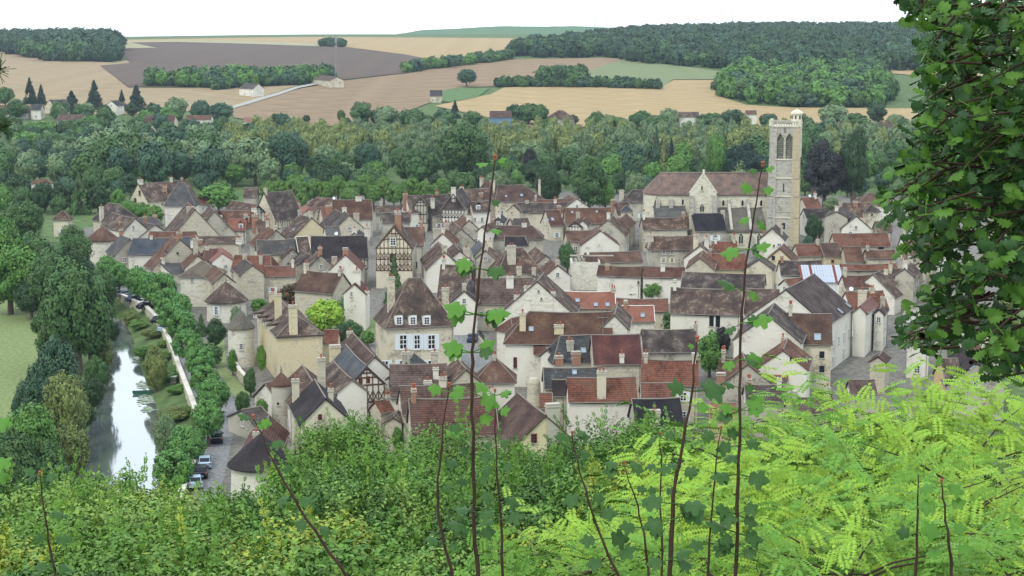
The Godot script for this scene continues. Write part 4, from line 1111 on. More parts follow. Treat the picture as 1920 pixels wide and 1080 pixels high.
	["row_house", 1448, 428, 1454, 420, 10, 0.9, "x", 1422, 0, 0, "br", "wh", "white gable house at the foot of the church tower", {"win": [["a", 1461, 459, 7, 5, 1], ["a", 1451, 461, 3, 4, 0]], "ch": [[1433, 428, 5, "m", 1], [1466, 424, 4, "m", 1]]}],
	["row_house", 1462, 466, 1470, 456, 8, 0.9, "x", 1432, 0, 0, "rb", "oc", "ochre gable with brown roof before the church tower", {"win": [["a", 1450, 484, 6, 8, 0]]}],
	["row_house", 1423, 486, 1428, 478, 7.5, 0.7, "x", 1394, 0, 0, "gr", "cr", "pale pinkish gable with grey roof edges below the church", {"win": []}],
	["row_house", 1096, 474, 1200, 471, 7.5, 0.75, "y", 492, 0, 0, "rb", "st", "stone house whose front roof is stripped to rafters", {"win": []}],
	["row_house", 1122, 497, 1205, 500, 7.5, 0.85, "y", 518, 0, 0, "mo", "wh", "white-walled low house with moss-patched brown roof above garden", {"ch": [[1139, 496, 8, 0.3, 0]], "win": [["f", 1197, 530, 4, 5, 0]]}],
	["row_house", 1206, 499, 1284, 501, 7.5, 0.85, "y", 520, 0, 0, "or", "wh", "white-walled low house with brick-red roof above garden", {"ch": [[1243, 497, 8, 0.3, 0]], "win": []}],
	["row_house", 1280, 510, 1436, 515, 9, 0.8, "y", 541, 0, 0, "br", "gy", "long plain brown roof behind the white hall", {}],
	["row_house", 1258, 539, 1391, 542, 11.5, 0.95, "y", 589, 0, 0, "br", "wh", "white hall with broad brown roof and two tall dark windows", {"win": [["f", 1334, 602, 8, 19, 0], ["f", 1346, 603, 8, 20, 0]], "pipe": true}],
	["row_house", 1398, 541, 1462, 543, 11, 0.95, "y", 588, 0, 0, "br", "wh", "white house with brown roof between hall and great gable", {"win": [["f", 1390, 600, 7, 14, 0]]}],
	["large_house", 1473, 542, 1527, 513, 14, 0.78, "x", 1552, 0, 0, "mg", "wh", "great white building with huge grey-brown roof and side rows of windows", {"sky": [["f", 1575, 583, 11], ["f", 1590, 572, 11]]}],
	["row_house", 1439, 589, 1452, 568, 13, 0.80, "x", 1504, 0, 0, "br", "wh", "huge blank white gable with dark drips under its brown verge", {"win": [], "verge": true}],
	["row_house", 1474, 587, 1560, 589, 11.5, 1.0, "y", 645, 0, 0, "mo", "cr", "brown mottled roof with one skylight beside the blank white gable", {"sky": [["f", 1533, 632, 13]], "win": [["f", 1541, 665, 9, 12, 0], ["f", 1541, 692, 9, 12, 0]]}],
	["row_house", 1468, 656, 1477, 634, 9.5, 0.75, "x", 1418, 0, 0, "rb", "wh", "white gabled house with reddish roof and twin skylights at the hillside foot", {"sky": [["f", 1509, 677, 8], ["f", 1514, 673, 8]], "win": [["a", 1483, 672, 4, 10, 0]], "ch": [[1468, 634, 5, "m", 1]]}],
	["cottage", 1348, 673, 1440, 676, 7, 0.8, "y", 700, 0, 0, "or", "gy", "long low red-brown roof below the bright cypress", {}],
	["cottage", 1402, 682, 1392, 660, 8, 0.8, "x", 1352, 0, 0, "rb", "gy", "gable roof of dusty red tiles below the blank white gable", {"ch": [[1345, 700, 15, "a", 0]], "win": []}],
	["cottage", 1418, 680, 1480, 683, 7, 0.8, "y", 712, 0, 0, "or", "gy", "ribbed brown roof seen through the robinia leaves", {"ch": [[1464, 703, 12]]}],
	# --- east side
	["row_house", 1503, 371, 1532, 370, 8.5, 0.85, "y", 392, 0, 0, "or", "st", "orange-roofed house with dish right behind the church tower", {"tv": [[1518, 366, 1], [1540, 350, 0]]}],
	["row_house", 1506, 391, 1552, 390, 7.5, 0.85, "y", 408, 0, 0, "br", "wh", "brown roof with white gable right of the church tower", {}],
	["row_house", 1572, 380, 1632, 380, 9.5, 0.9, "y", 403, 0, 0, "br", "gy", "grey house with brown roof and stone stack east of the church", {"ch": [[1604, 378, 8, 0.2, 0]], "win": []}],
	["large_house", 1568, 396, 1576, 386, 9.5, 0.5, "x", 1544, 0, 0, "br", "gy", "tall blank grey wall catching light east of the church", {"win": [["a", 1560, 433, 6, 4, 1]]}],
	["row_house", 1628, 362, 1638, 362, 9, 0.75, "y", 383, 4, 3, "rb", "cr", "red-brown hip roof at the eastern edge by the wood", {}],
	["row_house", 1652, 372, 1668, 372, 8.5, 0.9, "y", 390, 0, 0, "br", "wh", "brown gable roof beside the eastern red-brown hip roof", {}],
	["turret_house", 1632, 384, 1636, 384, 10, 1.0, "y", 397, 2, 2, "br", "cr", "square cream dovecote turret with pyramid cap east of the church", {"category": "turret", "win": [["f", 1635, 403, 3, 4, 0]]}],
	["row_house", 1606, 405, 1600, 398, 8.5, 0.85, "x", 1576, 0, 0, "gr", "wh", "white gable with grey roof east of the church", {"ch": [[1617, 410, 9, "m", 1]]}],
	["row_house", 1640, 415, 1670, 415, 7, 0.7, "y", 434, 0, 0, "br", "gy", "brown lean roof behind the long red roof", {}],
	["barn", 1560, 438, 1664, 437, 8, 0.9, "y", 462, 0, 0, "or", "st", "long barn with worn brick-red roof east of the church", {"category": "barn", "win": [["f", 1652, 465, 10, 5, 0]]}],
	["shed", 1580, 462, 1614, 462, 7, 0.75, "y", 491, 0, 0, "rb", "st", "lower red roof wing in front of the long barn", {"category": "shed", "win": []}],
	["row_house", 1490, 458, 1538, 457, 7, 0.85, "y", 480, 0, 0, "or", "st", "low orange roof below the tower's eastern side", {}],
	["row_house", 1536, 456, 1570, 455, 7.2, 0.85, "y", 481, 0, 0, "rb", "oc", "low brown-and-orange roof with small red-shuttered window", {"win": [["f", 1561, 490, 5, 5, 3]]}],
	["row_house", 1621, 468, 1678, 468, 6.5, 0.7, "y", 484, 0, 0, "rb", "st", "narrow roof half brown half orange over stone wall", {}],
	["row_house", 1460, 488, 1540, 488, 8, 0.85, "y", 516, 0, 0, "br", "wh", "brown roof left of the white sheet-metal roof", {"win": []}],
	["row_house", 1470, 524, 1502, 520, 7, 0.8, "y", 536, 0, 0, "or", "wh", "small orange lean roof tucked behind the great grey-brown roof", {}],
	["row_house", 1576, 495, 1680, 494, 6.5, 0.6, "y", 506, 0, 0, "or", "gy", "long thin orange roof line right of sheet-metal roof", {}],
	["row_house", 1578, 516, 1638, 515, 7.5, 0.85, "y", 539, 0, 0, "or", "cr", "brick-red ribbed roof right of the sheet-metal roof", {}],
	["row_house", 1584, 547, 1656, 545, 8, 0.9, "y", 580, 0, 0, "or", "wh", "brick-red roof behind the small white street gable", {"ch": [[1635, 543, 9]], "tv": [[1595, 562, 1]]}],
	["row_house", 1612, 574, 1632, 556, 9, 1.0, "x", 1597, 0, 0, "pk", "wh", "white street gable house with red roof and steel pipes", {"ch": [[1617, 546, 15, "b", 1]], "sky": [["f", 1628, 587, 6]], "win": [["f", 1648, 620, 5, 18, 2]]}],
	["row_house", 1648, 580, 1656, 570, 7.5, 0.9, "x", 1636, 0, 0, "br", "wh", "small grey-roofed shop house on the eastern street", {}],
	["row_house", 1636, 514, 1650, 508, 8, 0.9, "x", 1680, 0, 0, "br", "wh", "white gable with blue-edged verge on the eastern street", {"win": [["f", 1661, 557, 4, 8, 3]], "verge": true}],
	["row_house", 1660, 502, 1690, 504, 8, 0.9, "y", 530, 0, 0, "br", "cr", "brown roof with cream stacks on the eastern street", {"ch": [[1662, 505, 7, 0.4], [1670, 497, 6, 0.3]]}],
	["row_house", 1696, 503, 1708, 490, 8.5, 0.8, "x", 1716, 0, 0, "br", "gy", "grey-walled terrace house where the eastern street bends", {}],
	["row_house", 1722, 492, 1742, 476, 8.5, 0.8, "x", 1738, 0, 0, "br", "cr", "cream terrace house farther up the eastern street", {}],
	["row_house", 1745, 480, 1760, 468, 8.5, 0.8, "x", 1758, 0, 0, "br", "wh", "white terrace house at the far end of the eastern street", {}],
	["row_house", 1780, 520, 1786, 480, 9, 0.8, "x", 1768, 0, 0, "br", "cr", "cream house on the far side of the eastern street", {}],
	["row_house", 1690, 440, 1780, 440, 8.5, 0.8, "y", 462, 0, 0, "br", "wh", "house behind the oak branch with plain brown roof", {}],
	["cottage", 1646, 668, 1655, 658, 6, 0.7, "x", 1628, 0, 0, "rb", "st", "rust-red cottage roof above the robinia by the street", {"win": []}],
	["row_house", 1762, 672, 1796, 672, 8, 0.8, "y", 720, 0, 0, "br", "or2", "ochre-yellow rendered house among the robinia leaves", {"win": [["f", 1752, 695, 6, 8, 0]]}],
	["row_house", 1806, 648, 1832, 680, 8.5, 0.8, "y", 705, 0, 0, "dk", "gy", "grey-roofed house with long skylight under the oak branch", {"sky": [["f", 1824, 690, 9]]}],
	["row_house", 1800, 635, 1826, 632, 8, 0.8, "y", 656, 0, 0, "or", "gy", "house with short ribbed roof and grey gable under the oak branch", {}],
	["row_house", 1762, 560, 1782, 530, 9, 0.8, "x", 1752, 0, 0, "br", "cr", "cream corner house on the eastern street under the oak branch", {}],
	["row_house", 1700, 620, 1745, 622, 7.5, 0.8, "y", 645, 0, 0, "rb", "wh", "white house at the bottom of the eastern street", {}],
	["row_house", 1800, 590, 1880, 592, 8.5, 0.8, "y", 620, 0, 0, "br", "wh", "white house hidden deep behind the oak leaves", {}],
	["row_house", 1690, 462, 1760, 462, 8.5, 0.8, "y", 486, 0, 0, "br", "gy", "grey house closing the view behind the oak's hanging twigs", {}],
	["cottage", 1395, 722, 1470, 722, 7, 0.75, "y", 752, 0, 0, "mg", "gy", "cottage roof glimpsed through robinia leaves", {}],
	["cottage", 1480, 745, 1560, 742, 7, 0.75, "y", 775, 0, 0, "mg", "gy", "cottage with grey end wall glimpsed through robinia leaves", {}],
	["cottage", 1590, 712, 1640, 712, 7, 0.75, "y", 740, 0, 0, "mg", "gy", "dark ribbed cottage roof behind the robinia by the great building", {}],
	["cottage", 1330, 755, 1380, 756, 7, 0.75, "y", 785, 0, 0, "pk", "pkw", "cottage with pinkish wall behind a dark sapling stem", {}],
	["cottage", 1640, 790, 1720, 790, 7, 0.75, "y", 815, 0, 0, "or", "gy", "orange cottage roof deep behind the robinia", {}],
	]
	mat("wall_or2", srgb(198, 172, 126), 0.95)
	mat("wall_pkw", srgb(196, 164, 146), 0.95)
	for r in rows: house(r)
	# far houses on the other side of the valley
	var far := [
	[0, 197, 36, 197, 5.5, 0.7, 214, "mg", "wh", "white bungalow with grey roof at the far left hamlet", {"base": 9}],
	[36, 198, 52, 197, 5.5, 0.8, 211, "gr", "wh", "white house with pale gable in the far hamlet", {"base": 9}],
	[60, 196, 80, 196, 6.0, 0.7, 206, "gr", "wh", "white two-storey house in the far hamlet", {"base": 9}],
	[92, 187, 122, 186, 6.0, 0.7, 199, "gr", "cr", "wide grey-roofed house by the spruces of the far hamlet", {"base": 10}],
	[110, 215, 160, 215, 5.0, 0.6, 226, "mg", "cr", "long low bungalow at the near edge of the far hamlet", {"base": 6}],
	[208, 189, 222, 188, 6.0, 0.7, 198, "gr", "wh", "small house with dark roof between two tall spruces", {"base": 11}],
	[272, 216, 330, 216, 6.5, 0.6, 230, "rb", "cr", "wide chalet-like house with maroon roof behind the poplars", {"base": 6}],
	[350, 216, 398, 216, 5.0, 0.5, 224, "rb", "wh", "low maroon-roofed house beside a purple tree", {"base": 6}],
	[458, 220, 490, 220, 5.0, 0.5, 228, "pk", "wh", "low pink-roofed house by the harvested slope", {"base": 6}],
	[458, 156, 485, 157, 6.0, 0.7, 166, "gr", "wh", "white villa with grey roof before the copse on the slope", {"base": 19}],
	[592, 140, 632, 144, 5.0, 0.5, 149, "mg", "cr", "cream bungalow beside the lattice mast", {"base": 23}],
	[806, 169, 829, 169, 5.5, 1.1, 180, "gr", "cr", "small cream chapel-like house alone on the slope", {"base": 15}],
	[918, 208, 960, 208, 6.5, 0.5, 220, "rb", "bl", "open barn with rusty roof and blue side before the wheat", {"base": 6, "category": "barn"}],
	[1046, 207, 1056, 207, 6.5, 0.7, 223, "br", "gy", "house with brown pyramid roof before the wheat field", {"base": 6, "hip": 6}],
	[1272, 210, 1310, 210, 6.0, 0.6, 219, "br", "wh", "long white farmhouse before the wheat field", {"base": 6}],
	[1398, 207, 1418, 207, 7.5, 0.6, 214, "rb", "wh", "tall white house left of the church tower top", {"base": 6}],
	[1650, 228, 1668, 228, 8.0, 0.7, 243, "rb", "wh", "white villa with red hip roof among trees right of tower", {"base": 4, "hip": 3}],
	[70, 336, 88, 336, 7.0, 0.8, 344, "rb", "wh", "red-roofed house deep in the trees upstream", {"base": 0, "hip": 2}],
	]
	mat("wall_bl", srgb(110, 134, 160), 0.7)
	for f in far:
		var d: Dictionary = f[10]
		house(["far_house", f[0], f[1], f[2], f[3], f[4] * 1.3, f[5], "y", f[6], d.get("hip", 0), d.get("hip", 0), f[7], f[8], f[9], d])

# ---------------------------------------------------------------- the church
func pointed(st: SurfaceTool, w: float, h: float, z: float) -> void:      # lancet shape
	var pts := [Vector2(-w / 2, 0), Vector2(w / 2, 0), Vector2(w / 2, h * 0.62), Vector2(w * 0.36, h * 0.84), Vector2(0, h), Vector2(-w * 0.36, h * 0.84), Vector2(-w / 2, h * 0.62)]
	for i in range(1, pts.size() - 1):
		tri(st, Vector3(pts[0].x, pts[0].y, z), Vector3(pts[i + 1].x, pts[i + 1].y, z), Vector3(pts[i].x, pts[i].y, z))
func lancet(parent: Node3D, at: Vector3, w: float, h: float, mullion: bool) -> void:
	var g := new_st()
	pointed(g, w, h, 0.03)
	var pane := part("window", done(g), M.glass, parent, at)
	var s := new_st()
	var o := [Vector2(-w / 2, 0), Vector2(-w / 2, h * 0.62), Vector2(-w * 0.36, h * 0.84), Vector2(0, h), Vector2(w * 0.36, h * 0.84), Vector2(w / 2, h * 0.62), Vector2(w / 2, 0)]
	for i in o.size() - 1: bar(s, Vector3(o[i].x, o[i].y, 0.08), Vector3(o[i + 1].x, o[i + 1].y, 0.08), 0.22, 0.22, Vector3(0, 0, 1))
	if mullion:
		bar(s, Vector3(0, 0, 0.06), Vector3(0, h * 0.62, 0.06), 0.12, 0.1, Vector3(0, 0, 1))
		for q in [-1, 1]: bar(s, Vector3(0, h * 0.6, 0.06), Vector3(q * w * 0.3, h * 0.84, 0.06), 0.1, 0.1, Vector3(0, 0, 1))
	bx(s, Vector3(-w / 2 - 0.2, -0.2, 0), Vector3(w / 2 + 0.2, 0, 0.3))
	part("tracery", done(s), M.church, pane)

func build_church() -> void:
	mat("church", Color(1, 1, 1), 0.95, stone_tex(71, [srgb(182, 174, 152), srgb(204, 198, 178), srgb(216, 212, 194), srgb(176, 162, 134)], srgb(204, 198, 182), 16), 12.0)
	mat("church_ochre", Color(1, 1, 1), 0.95, stone_tex(72, [srgb(168, 154, 124), srgb(182, 168, 138), srgb(190, 180, 152), srgb(158, 144, 118)], srgb(178, 166, 138), 16), 12.0)
	mat("church_grey", Color(1, 1, 1), 0.95, stone_tex(73, [srgb(132, 130, 122), srgb(164, 160, 150), srgb(190, 186, 174), srgb(148, 140, 122)], srgb(168, 162, 150), 14), 12.0)
	var base := on_plane(1470, 462, 0)
	var D := -base.z
	var sc := D / F
	var t := thing("church", "large stone church with square belfry tower and long red-brown roof", "church", Vector3(base.x, 0, base.z))
	var px := func(x: float) -> float: return (x - 1470.0) * sc
	var py := func(y: float) -> float: return at_depth(1470, y, D).y
	# tower: front x 1440..1486, and its right side seen as a strip to 1503
	var turn := -0.36
	var tw := 8.6
	var tower := Node3D.new()
	tower.name = "tower"
	t.add_child(tower)
	tower.position = Vector3(px.call(1472), 0, -4.0)
	tower.rotation.y = turn * 0.55
	var top: float = py.call(237)
	var hw := 3.7
	var levels: Array = [-0.6, py.call(408), py.call(368), py.call(334), py.call(299), top]
	var st := new_st()
	bx(st, Vector3(-hw, -0.6, -hw), Vector3(hw, levels[4], hw))
	# belfry stage: four corner piers and mullion so that the openings are real
	var b0: float = levels[4]
	for s in [-1, 1]:
		for q in [-1, 1]:
			bx(st, Vector3(s * hw - (1.7 if s > 0 else 0.0), b0, q * hw - (1.7 if q > 0 else 0.0)), Vector3(s * hw + (1.7 if s < 0 else 0.0), top, q * hw + (1.7 if q < 0 else 0.0)))
	for q in [-1, 1]:
		bx(st, Vector3(-0.28, b0, q * (hw - 0.45) - 0.4), Vector3(0.28, top, q * (hw - 0.45) + 0.4))
		bx(st, Vector3(q * (hw - 0.45) - 0.4, b0, -0.28), Vector3(q * (hw - 0.45) + 0.4, top, 0.28))
	var arch: float = py.call(250)
	for q in [-1, 1]:
		bx(st, Vector3(-2.1, arch, q * (hw - 0.5) - 0.45), Vector3(2.1, top, q * (hw - 0.5) + 0.45))
		bx(st, Vector3(q * (hw - 0.5) - 0.45, arch, -2.1), Vector3(q * (hw - 0.5) + 0.45, top, 2.1))
	bx(st, Vector3(-hw + 0.1, top - 0.5, -hw + 0.1), Vector3(hw - 0.1, top - 0.1, hw - 0.1))
	part("tower_wall", done(st), M.church_grey, tower)
	var lv := new_st()
	for q in [-1.19, 1.19]:
		for i in 13:
			var y := lerpf(b0 + 0.3, arch - 0.2, i / 12.0)
			bar(lv, Vector3(q - 0.9, y, hw - 0.75), Vector3(q + 0.9, y, hw - 0.75), 0.5, 0.07, Vector3(0, 0.8, 0.6))
			bar(lv, Vector3(hw - 0.75, y, q - 0.9), Vector3(hw - 0.75, y, q + 0.9), 0.5, 0.07, Vector3(0.6, 0.8, 0))
	part("louvres", done(lv), M.gutter, tower)
	var ar := new_st()      # pointed heads of the belfry openings
	for q in [-1.19, 1.19]:
		for s in [-1, 1]:
			tri(ar, Vector3(q + s * 0.92, arch + 0.01, hw + 0.02), Vector3(q + s * 0.92, arch - 1.3, hw + 0.02), Vector3(q, arch + 0.01, hw + 0.02))
			bar(ar, Vector3(q + s * 0.92, arch - 1.2, hw + 0.06), Vector3(q, arch + 0.4, hw + 0.06), 0.16, 0.2, Vector3(0, 0, 1))
	part("arch_head", done(ar), M.church_grey, tower)
	for i in range(1, 6):
		var c := new_st()
		bx(c, Vector3(-hw - 0.22, levels[i] - 0.22, -hw - 0.22), Vector3(hw + 0.22, levels[i] + 0.12, hw + 0.22))
		part("string_course", done(c), M.church, tower)
	for s in [[-1, 1], [1, 1], [1, -1], [-1, -1]]:      # buttresses stepping back at each stage
		var b := new_st()
		for i in 5:
			var e := 1.05 - i * 0.16
			bx(b, Vector3(s[0] * (hw - 0.9) - 0.75, levels[i], s[1] * hw - 0.3) , Vector3(s[0] * (hw - 0.9) + 0.75, levels[i + 1] - (1.0 if i == 4 else 0.3), s[1] * hw + 0.3) + Vector3.ZERO)
			bx(b, Vector3(minf(s[0] * (hw - 0.8), s[0] * (hw + e * 0.6)), levels[i], minf(s[1] * (hw - 0.8), s[1] * (hw + e * 0.6))), Vector3(maxf(s[0] * (hw - 0.8), s[0] * (hw + e * 0.6)), levels[i + 1] - 0.3, maxf(s[1] * (hw - 0.8), s[1] * (hw + e * 0.6))))
		part("buttress", done(b), M.church_ochre if s[0] > 0 else M.church_grey, tower)
	for q in [[1, 0.0], [0, PI / 2], [1, PI], [0, -PI / 2]]:      # pierced parapet
		var r := new_st()
		bx(r, Vector3(-hw - 0.1, top + 1.0, hw - 0.2), Vector3(hw + 0.1, top + 1.25, hw + 0.15))
		for i in 12: bx(r, Vector3(-hw + i * 0.66, top + 0.1, hw - 0.12), Vector3(-hw + i * 0.66 + 0.26, top + 1.0, hw + 0.06))
		var k := part("parapet", done(r), M.church_grey, tower)
		k.rotation.y = q[1]
	for s in [-1, 1]:
		for q in [-1, 1]:
			var f := new_st()
			bx(f, Vector3(-0.4, 0, -0.4), Vector3(0.4, 1.6, 0.4))
			part("corner_pinnacle", done(f), M.church, tower, Vector3(s * (hw + 0.05), top, q * (hw + 0.05)))
	var lt := lathe([[1.45, -8.0], [1.45, 3.2], [1.7, 3.3], [1.7, 3.6], [1.2, 4.1], [0.0, 4.7]], 10)      # stair turret above the parapet
	part("stair_turret", lt, M.church, tower, Vector3(hw - 0.9, top - 0.4, -hw + 0.9))
	for i in 8:
		var a := TAU * i / 8.0 + 0.2
		part("turret_slit", MESH.box, M.glass, tower, Vector3(hw - 0.9 + cos(a) * 1.42, top + 2.1, -hw + 0.9 + sin(a) * 1.42), Vector3(0.14, 0.9, 0.34), -a)
	for q in [[0.0, py.call(352), 0.3, 2.2], [0.2, py.call(424), 0.9, 1.6]]:
		part("tower_slit", MESH.box, M.glass, tower, Vector3(q[0], q[1], hw), Vector3(q[2], q[3], 0.1))
	var tablet := new_st()
	bx(tablet, Vector3(-2.6, py.call(398), hw), Vector3(2.6, py.call(386), hw + 0.12))
	part("stone_panel", done(tablet), M.wall_gy, tower)

	# nave and choir
	var z0 := -3.5                       # front wall of the nave, from the tower's front
	var zr := z0 - 6.0
	var dr := D - zr
	var ridge := at_depth(1320, 324, dr).y
	var eave := at_depth(1320, 364, D - z0).y
	var x := func(p: float, z: float) -> float: return at_depth(p, 400, D - z).x - base.x
	var xl: float = x.call(1212, z0)
	var xr: float = x.call(1444, z0)
	var nv := new_st()
	var apse := 4.5
	quad(nv, Vector3(xl + apse, -0.6, z0), Vector3(xr, -0.6, z0), Vector3(xr, eave, z0), Vector3(xl + apse, eave, z0))
	quad(nv, Vector3(xl, -0.6, z0 - apse * 0.8), Vector3(xl + apse, -0.6, z0), Vector3(xl + apse, eave, z0), Vector3(xl, eave, z0 - apse * 0.8))
	quad(nv, Vector3(xl, -0.6, zr - 3), Vector3(xl, -0.6, z0 - apse * 0.8), Vector3(xl, eave, z0 - apse * 0.8), Vector3(xl, eave, zr - 3))
	quad(nv, Vector3(xl, -0.6, zr - 6), Vector3(xr, -0.6, zr - 6), Vector3(xr, eave, zr - 6), Vector3(xl, eave, zr - 6))
	part("nave_wall", done(nv), M.church, t)
	var rs := SurfaceTool.new()
	rs.begin(Mesh.PRIMITIVE_TRIANGLES)
	rs.set_smooth_group(-1)
	var rl: float = x.call(1236, zr)
	roof_face(rs, Vector3(rl, ridge, zr), Vector3(xr, ridge, zr), Vector3(xl + apse - 0.4, eave - 0.1, z0 + 0.45), Vector3(xr, eave - 0.1, z0 + 0.45), 0.1, Vector2(0.1, 0.2), 16, 4)
	roof_face(rs, Vector3(rl, ridge, zr), Vector3(rl + 0.01, ridge, zr), Vector3(xl - 0.4, eave - 0.1, z0 - apse * 0.8), Vector3(xl + apse - 0.4, eave - 0.1, z0 + 0.45), 0, Vector2(0.4, 0.2), 6, 4)
	roof_face(rs, Vector3(rl, ridge, zr), Vector3(rl, ridge, zr - 0.01), Vector3(xl - 0.4, eave - 0.1, zr - 4), Vector3(xl - 0.4, eave - 0.1, z0 - apse * 0.8), 0, Vector2(0.6, 0.1), 6, 4)
	roof_face(rs, Vector3(xr, ridge, zr), Vector3(rl, ridge, zr), Vector3(xr, eave - 0.1, zr - 6.5), Vector3(xl, eave - 0.1, zr - 6.5), 0.1, Vector2(0.7, 0.2), 12, 3)
	rs.generate_normals()
	var roof := part("nave_roof", rs.commit(), M.roof_church, t)
	var rt := new_st()
	tube(rt, [Vector3(rl, ridge + 0.05, zr), Vector3(xr, ridge + 0.05, zr)], [0.18, 0.18], 6)
	part("ridge_tiles", done(rt), M.mortar, roof)
	# transept gable
	var zt := z0 + 2.2
	var tl: float = x.call(1293, zt)
	var tr: float = x.call(1343, zt)
	var tc := (tl + tr) * 0.5
	var ga := at_depth(1320, 328, D - zt).y
	var ge := at_depth(1320, 362, D - zt).y
	var tg := new_st()
	for s in [tl, tr]: quad(tg, Vector3(s, -0.6, zt), Vector3(s, -0.6, z0 - 4), Vector3(s, ge, z0 - 4), Vector3(s, ge, zt))
	quad(tg, Vector3(tl, -0.6, zt), Vector3(tr, -0.6, zt), Vector3(tr, ge, zt), Vector3(tl, ge, zt))
	tri(tg, Vector3(tl, ge, zt), Vector3(tr, ge, zt), Vector3(tc, ga, zt))
	for s in [tl, tr]: bar(tg, Vector3(s, ge, zt - 0.2), Vector3(tc, ga + 0.2, zt - 0.2), 0.6, 0.45, Vector3(0, 0, 1))
	bx(tg, Vector3(tc - 0.25, ga, zt - 0.4), Vector3(tc + 0.25, ga + 1.4, zt + 0.1))
	part("transept_gable", done(tg), M.church, t)
	var ts := SurfaceTool.new()
	ts.begin(Mesh.PRIMITIVE_TRIANGLES)
	for s in [tl, tr]: roof_face(ts, Vector3(tc, ga - 0.1, zt - 0.5), Vector3(tc, ga - 0.1, zr), Vector3(s, ge - 0.1, zt - 0.5), Vector3(s, ge - 0.1, zr), 0, Vector2(0.2, 0.6), 4, 3)
	ts.generate_normals()
	part("transept_roof", ts.commit(), M.roof_church, t)
	for s in [tl + 0.5, tr - 0.5]:
		var b := new_st()
		bx(b, Vector3(s - 0.6, -0.6, zt - 0.2), Vector3(s + 0.6, ge - 2.2, zt + 1.1))
		bx(b, Vector3(s - 0.5, ge - 2.2, zt - 0.2), Vector3(s + 0.5, ge - 0.6, zt + 0.6))
		part("buttress", done(b), M.church_grey, t)
	# windows
	var win := func(p: float, y0: float, y1: float, wpx: float, z: float, mull: bool) -> void:
		var bottom := at_depth(p, y0, D - z)
		lancet(t, Vector3(bottom.x - base.x, bottom.y, z), wpx * sc, at_depth(p, y1, D - z).y - bottom.y, mull)
	win.call(1316, 397, 382, 9, zt, true)
	win.call(1316, 357, 347, 4.5, zt, false)
	win.call(1280, 384, 372, 5.5, z0, false)
	for p in [1356, 1392, 1427]: win.call(p, 386, 374, 6, z0, false)
	# south aisle: lean-to roof, wall, buttresses, windows
	var za := z0 + 7.5
	var al: float = x.call(1345, za)
	var arr: float = x.call(1436, za)
	var ay := at_depth(1390, 389, D - z0).y
	var ae := at_depth(1390, 435, D - za).y
	var aw := new_st()
	quad(aw, Vector3(al, -0.6, za), Vector3(arr, -0.6, za), Vector3(arr, ae, za), Vector3(al, ae, za))
	for s in [al, arr]:
		quad(aw, Vector3(s, -0.6, z0), Vector3(s, -0.6, za), Vector3(s, ae, za), Vector3(s, ae, z0))
		tri(aw, Vector3(s, ae, z0), Vector3(s, ae, za), Vector3(s, ay - 0.2, z0))
	part("aisle_wall", done(aw), M.church, t)
	var asf := SurfaceTool.new()
	asf.begin(Mesh.PRIMITIVE_TRIANGLES)
	roof_face(asf, Vector3(al, ay, z0), Vector3(arr, ay, z0), Vector3(al, ae, za + 0.3), Vector3(arr, ae, za + 0.3), 0.05, Vector2(0.3, 0.3), 12, 4)
	asf.generate_normals()
	part("aisle_roof", asf.commit(), M.roof_st0, t)
	for p in [1373, 1409]:
		var s: float = x.call(p, za)
		var b := new_st()
		bx(b, Vector3(s - 0.45, -0.6, za - 0.2), Vector3(s + 0.45, ae - 0.8, za + 1.2))
		bar(b, Vector3(s, ay + 1.2, z0 + 0.2), Vector3(s, ae + 0.4, za - 0.1), 0.7, 0.7)
		bx(b, Vector3(s - 0.4, ay - 1.0, z0), Vector3(s + 0.4, ay + 2.2, z0 + 0.8))
		part("buttress", done(b), M.church_grey, t)
	win.call(1389, 457, 436, 9.5, za, true)
	win.call(1423, 455, 436, 9, za, true)
	# choir chapel with stone lean-to
	var zc := z0 + 6.0
	var cl: float = x.call(1228, zc)
	var cr: float = x.call(1288, zc)
	var cy := at_depth(1260, 386, D - z0).y
	var ce := at_depth(1260, 408, D - zc).y
	var cw := new_st()
	bx(cw, Vector3(cl, -0.6, z0 - 0.5), Vector3(cr, ce, zc))
	part("chapel_wall", done(cw), M.church_grey, t)
	var cs := SurfaceTool.new()
	cs.begin(Mesh.PRIMITIVE_TRIANGLES)
	roof_face(cs, Vector3(cl, cy, z0), Vector3(cr, cy, z0), Vector3(cl, ce, zc + 0.3), Vector3(cr, ce, zc + 0.3), 0, Vector2(0.6, 0.5), 8, 3)
	cs.generate_normals()
	part("chapel_roof", cs.commit(), M.roof_st1, t)
	for p in [1233, 1258]:
		var s: float = x.call(p, z0 + 0.6)
		var b := new_st()
		bx(b, Vector3(s - 0.5, -0.6, z0 - 0.2), Vector3(s + 0.5, eave - 1.2, z0 + 1.1))
		part("buttress", done(b), M.church_grey, t)
	# tall apse window on the canted side
	var pane := new_st()
	pointed(pane, 1.5, 5.6, 0.05)
	var aw2 := part("window", done(pane), M.glass, t, Vector3(xl + apse * 0.62, at_depth(1222, 406, D - z0).y, z0 - apse * 0.30), Vector3.ONE, -0.675)
	var trc := new_st()
	bar(trc, Vector3(0, 0, 0.08), Vector3(0, 4, 0.08), 0.12, 0.12, Vector3(0, 0, 1))
	for s in [-1, 1]:
		bar(trc, Vector3(s * 0.75, 0, 0.08), Vector3(s * 0.75, 3.6, 0.08), 0.2, 0.2, Vector3(0, 0, 1))
		bar(trc, Vector3(s * 0.75, 3.5, 0.08), Vector3(0, 5.6, 0.08), 0.2, 0.2, Vector3(0, 0, 1))
	part("tracery", done(trc), M.church, aw2)

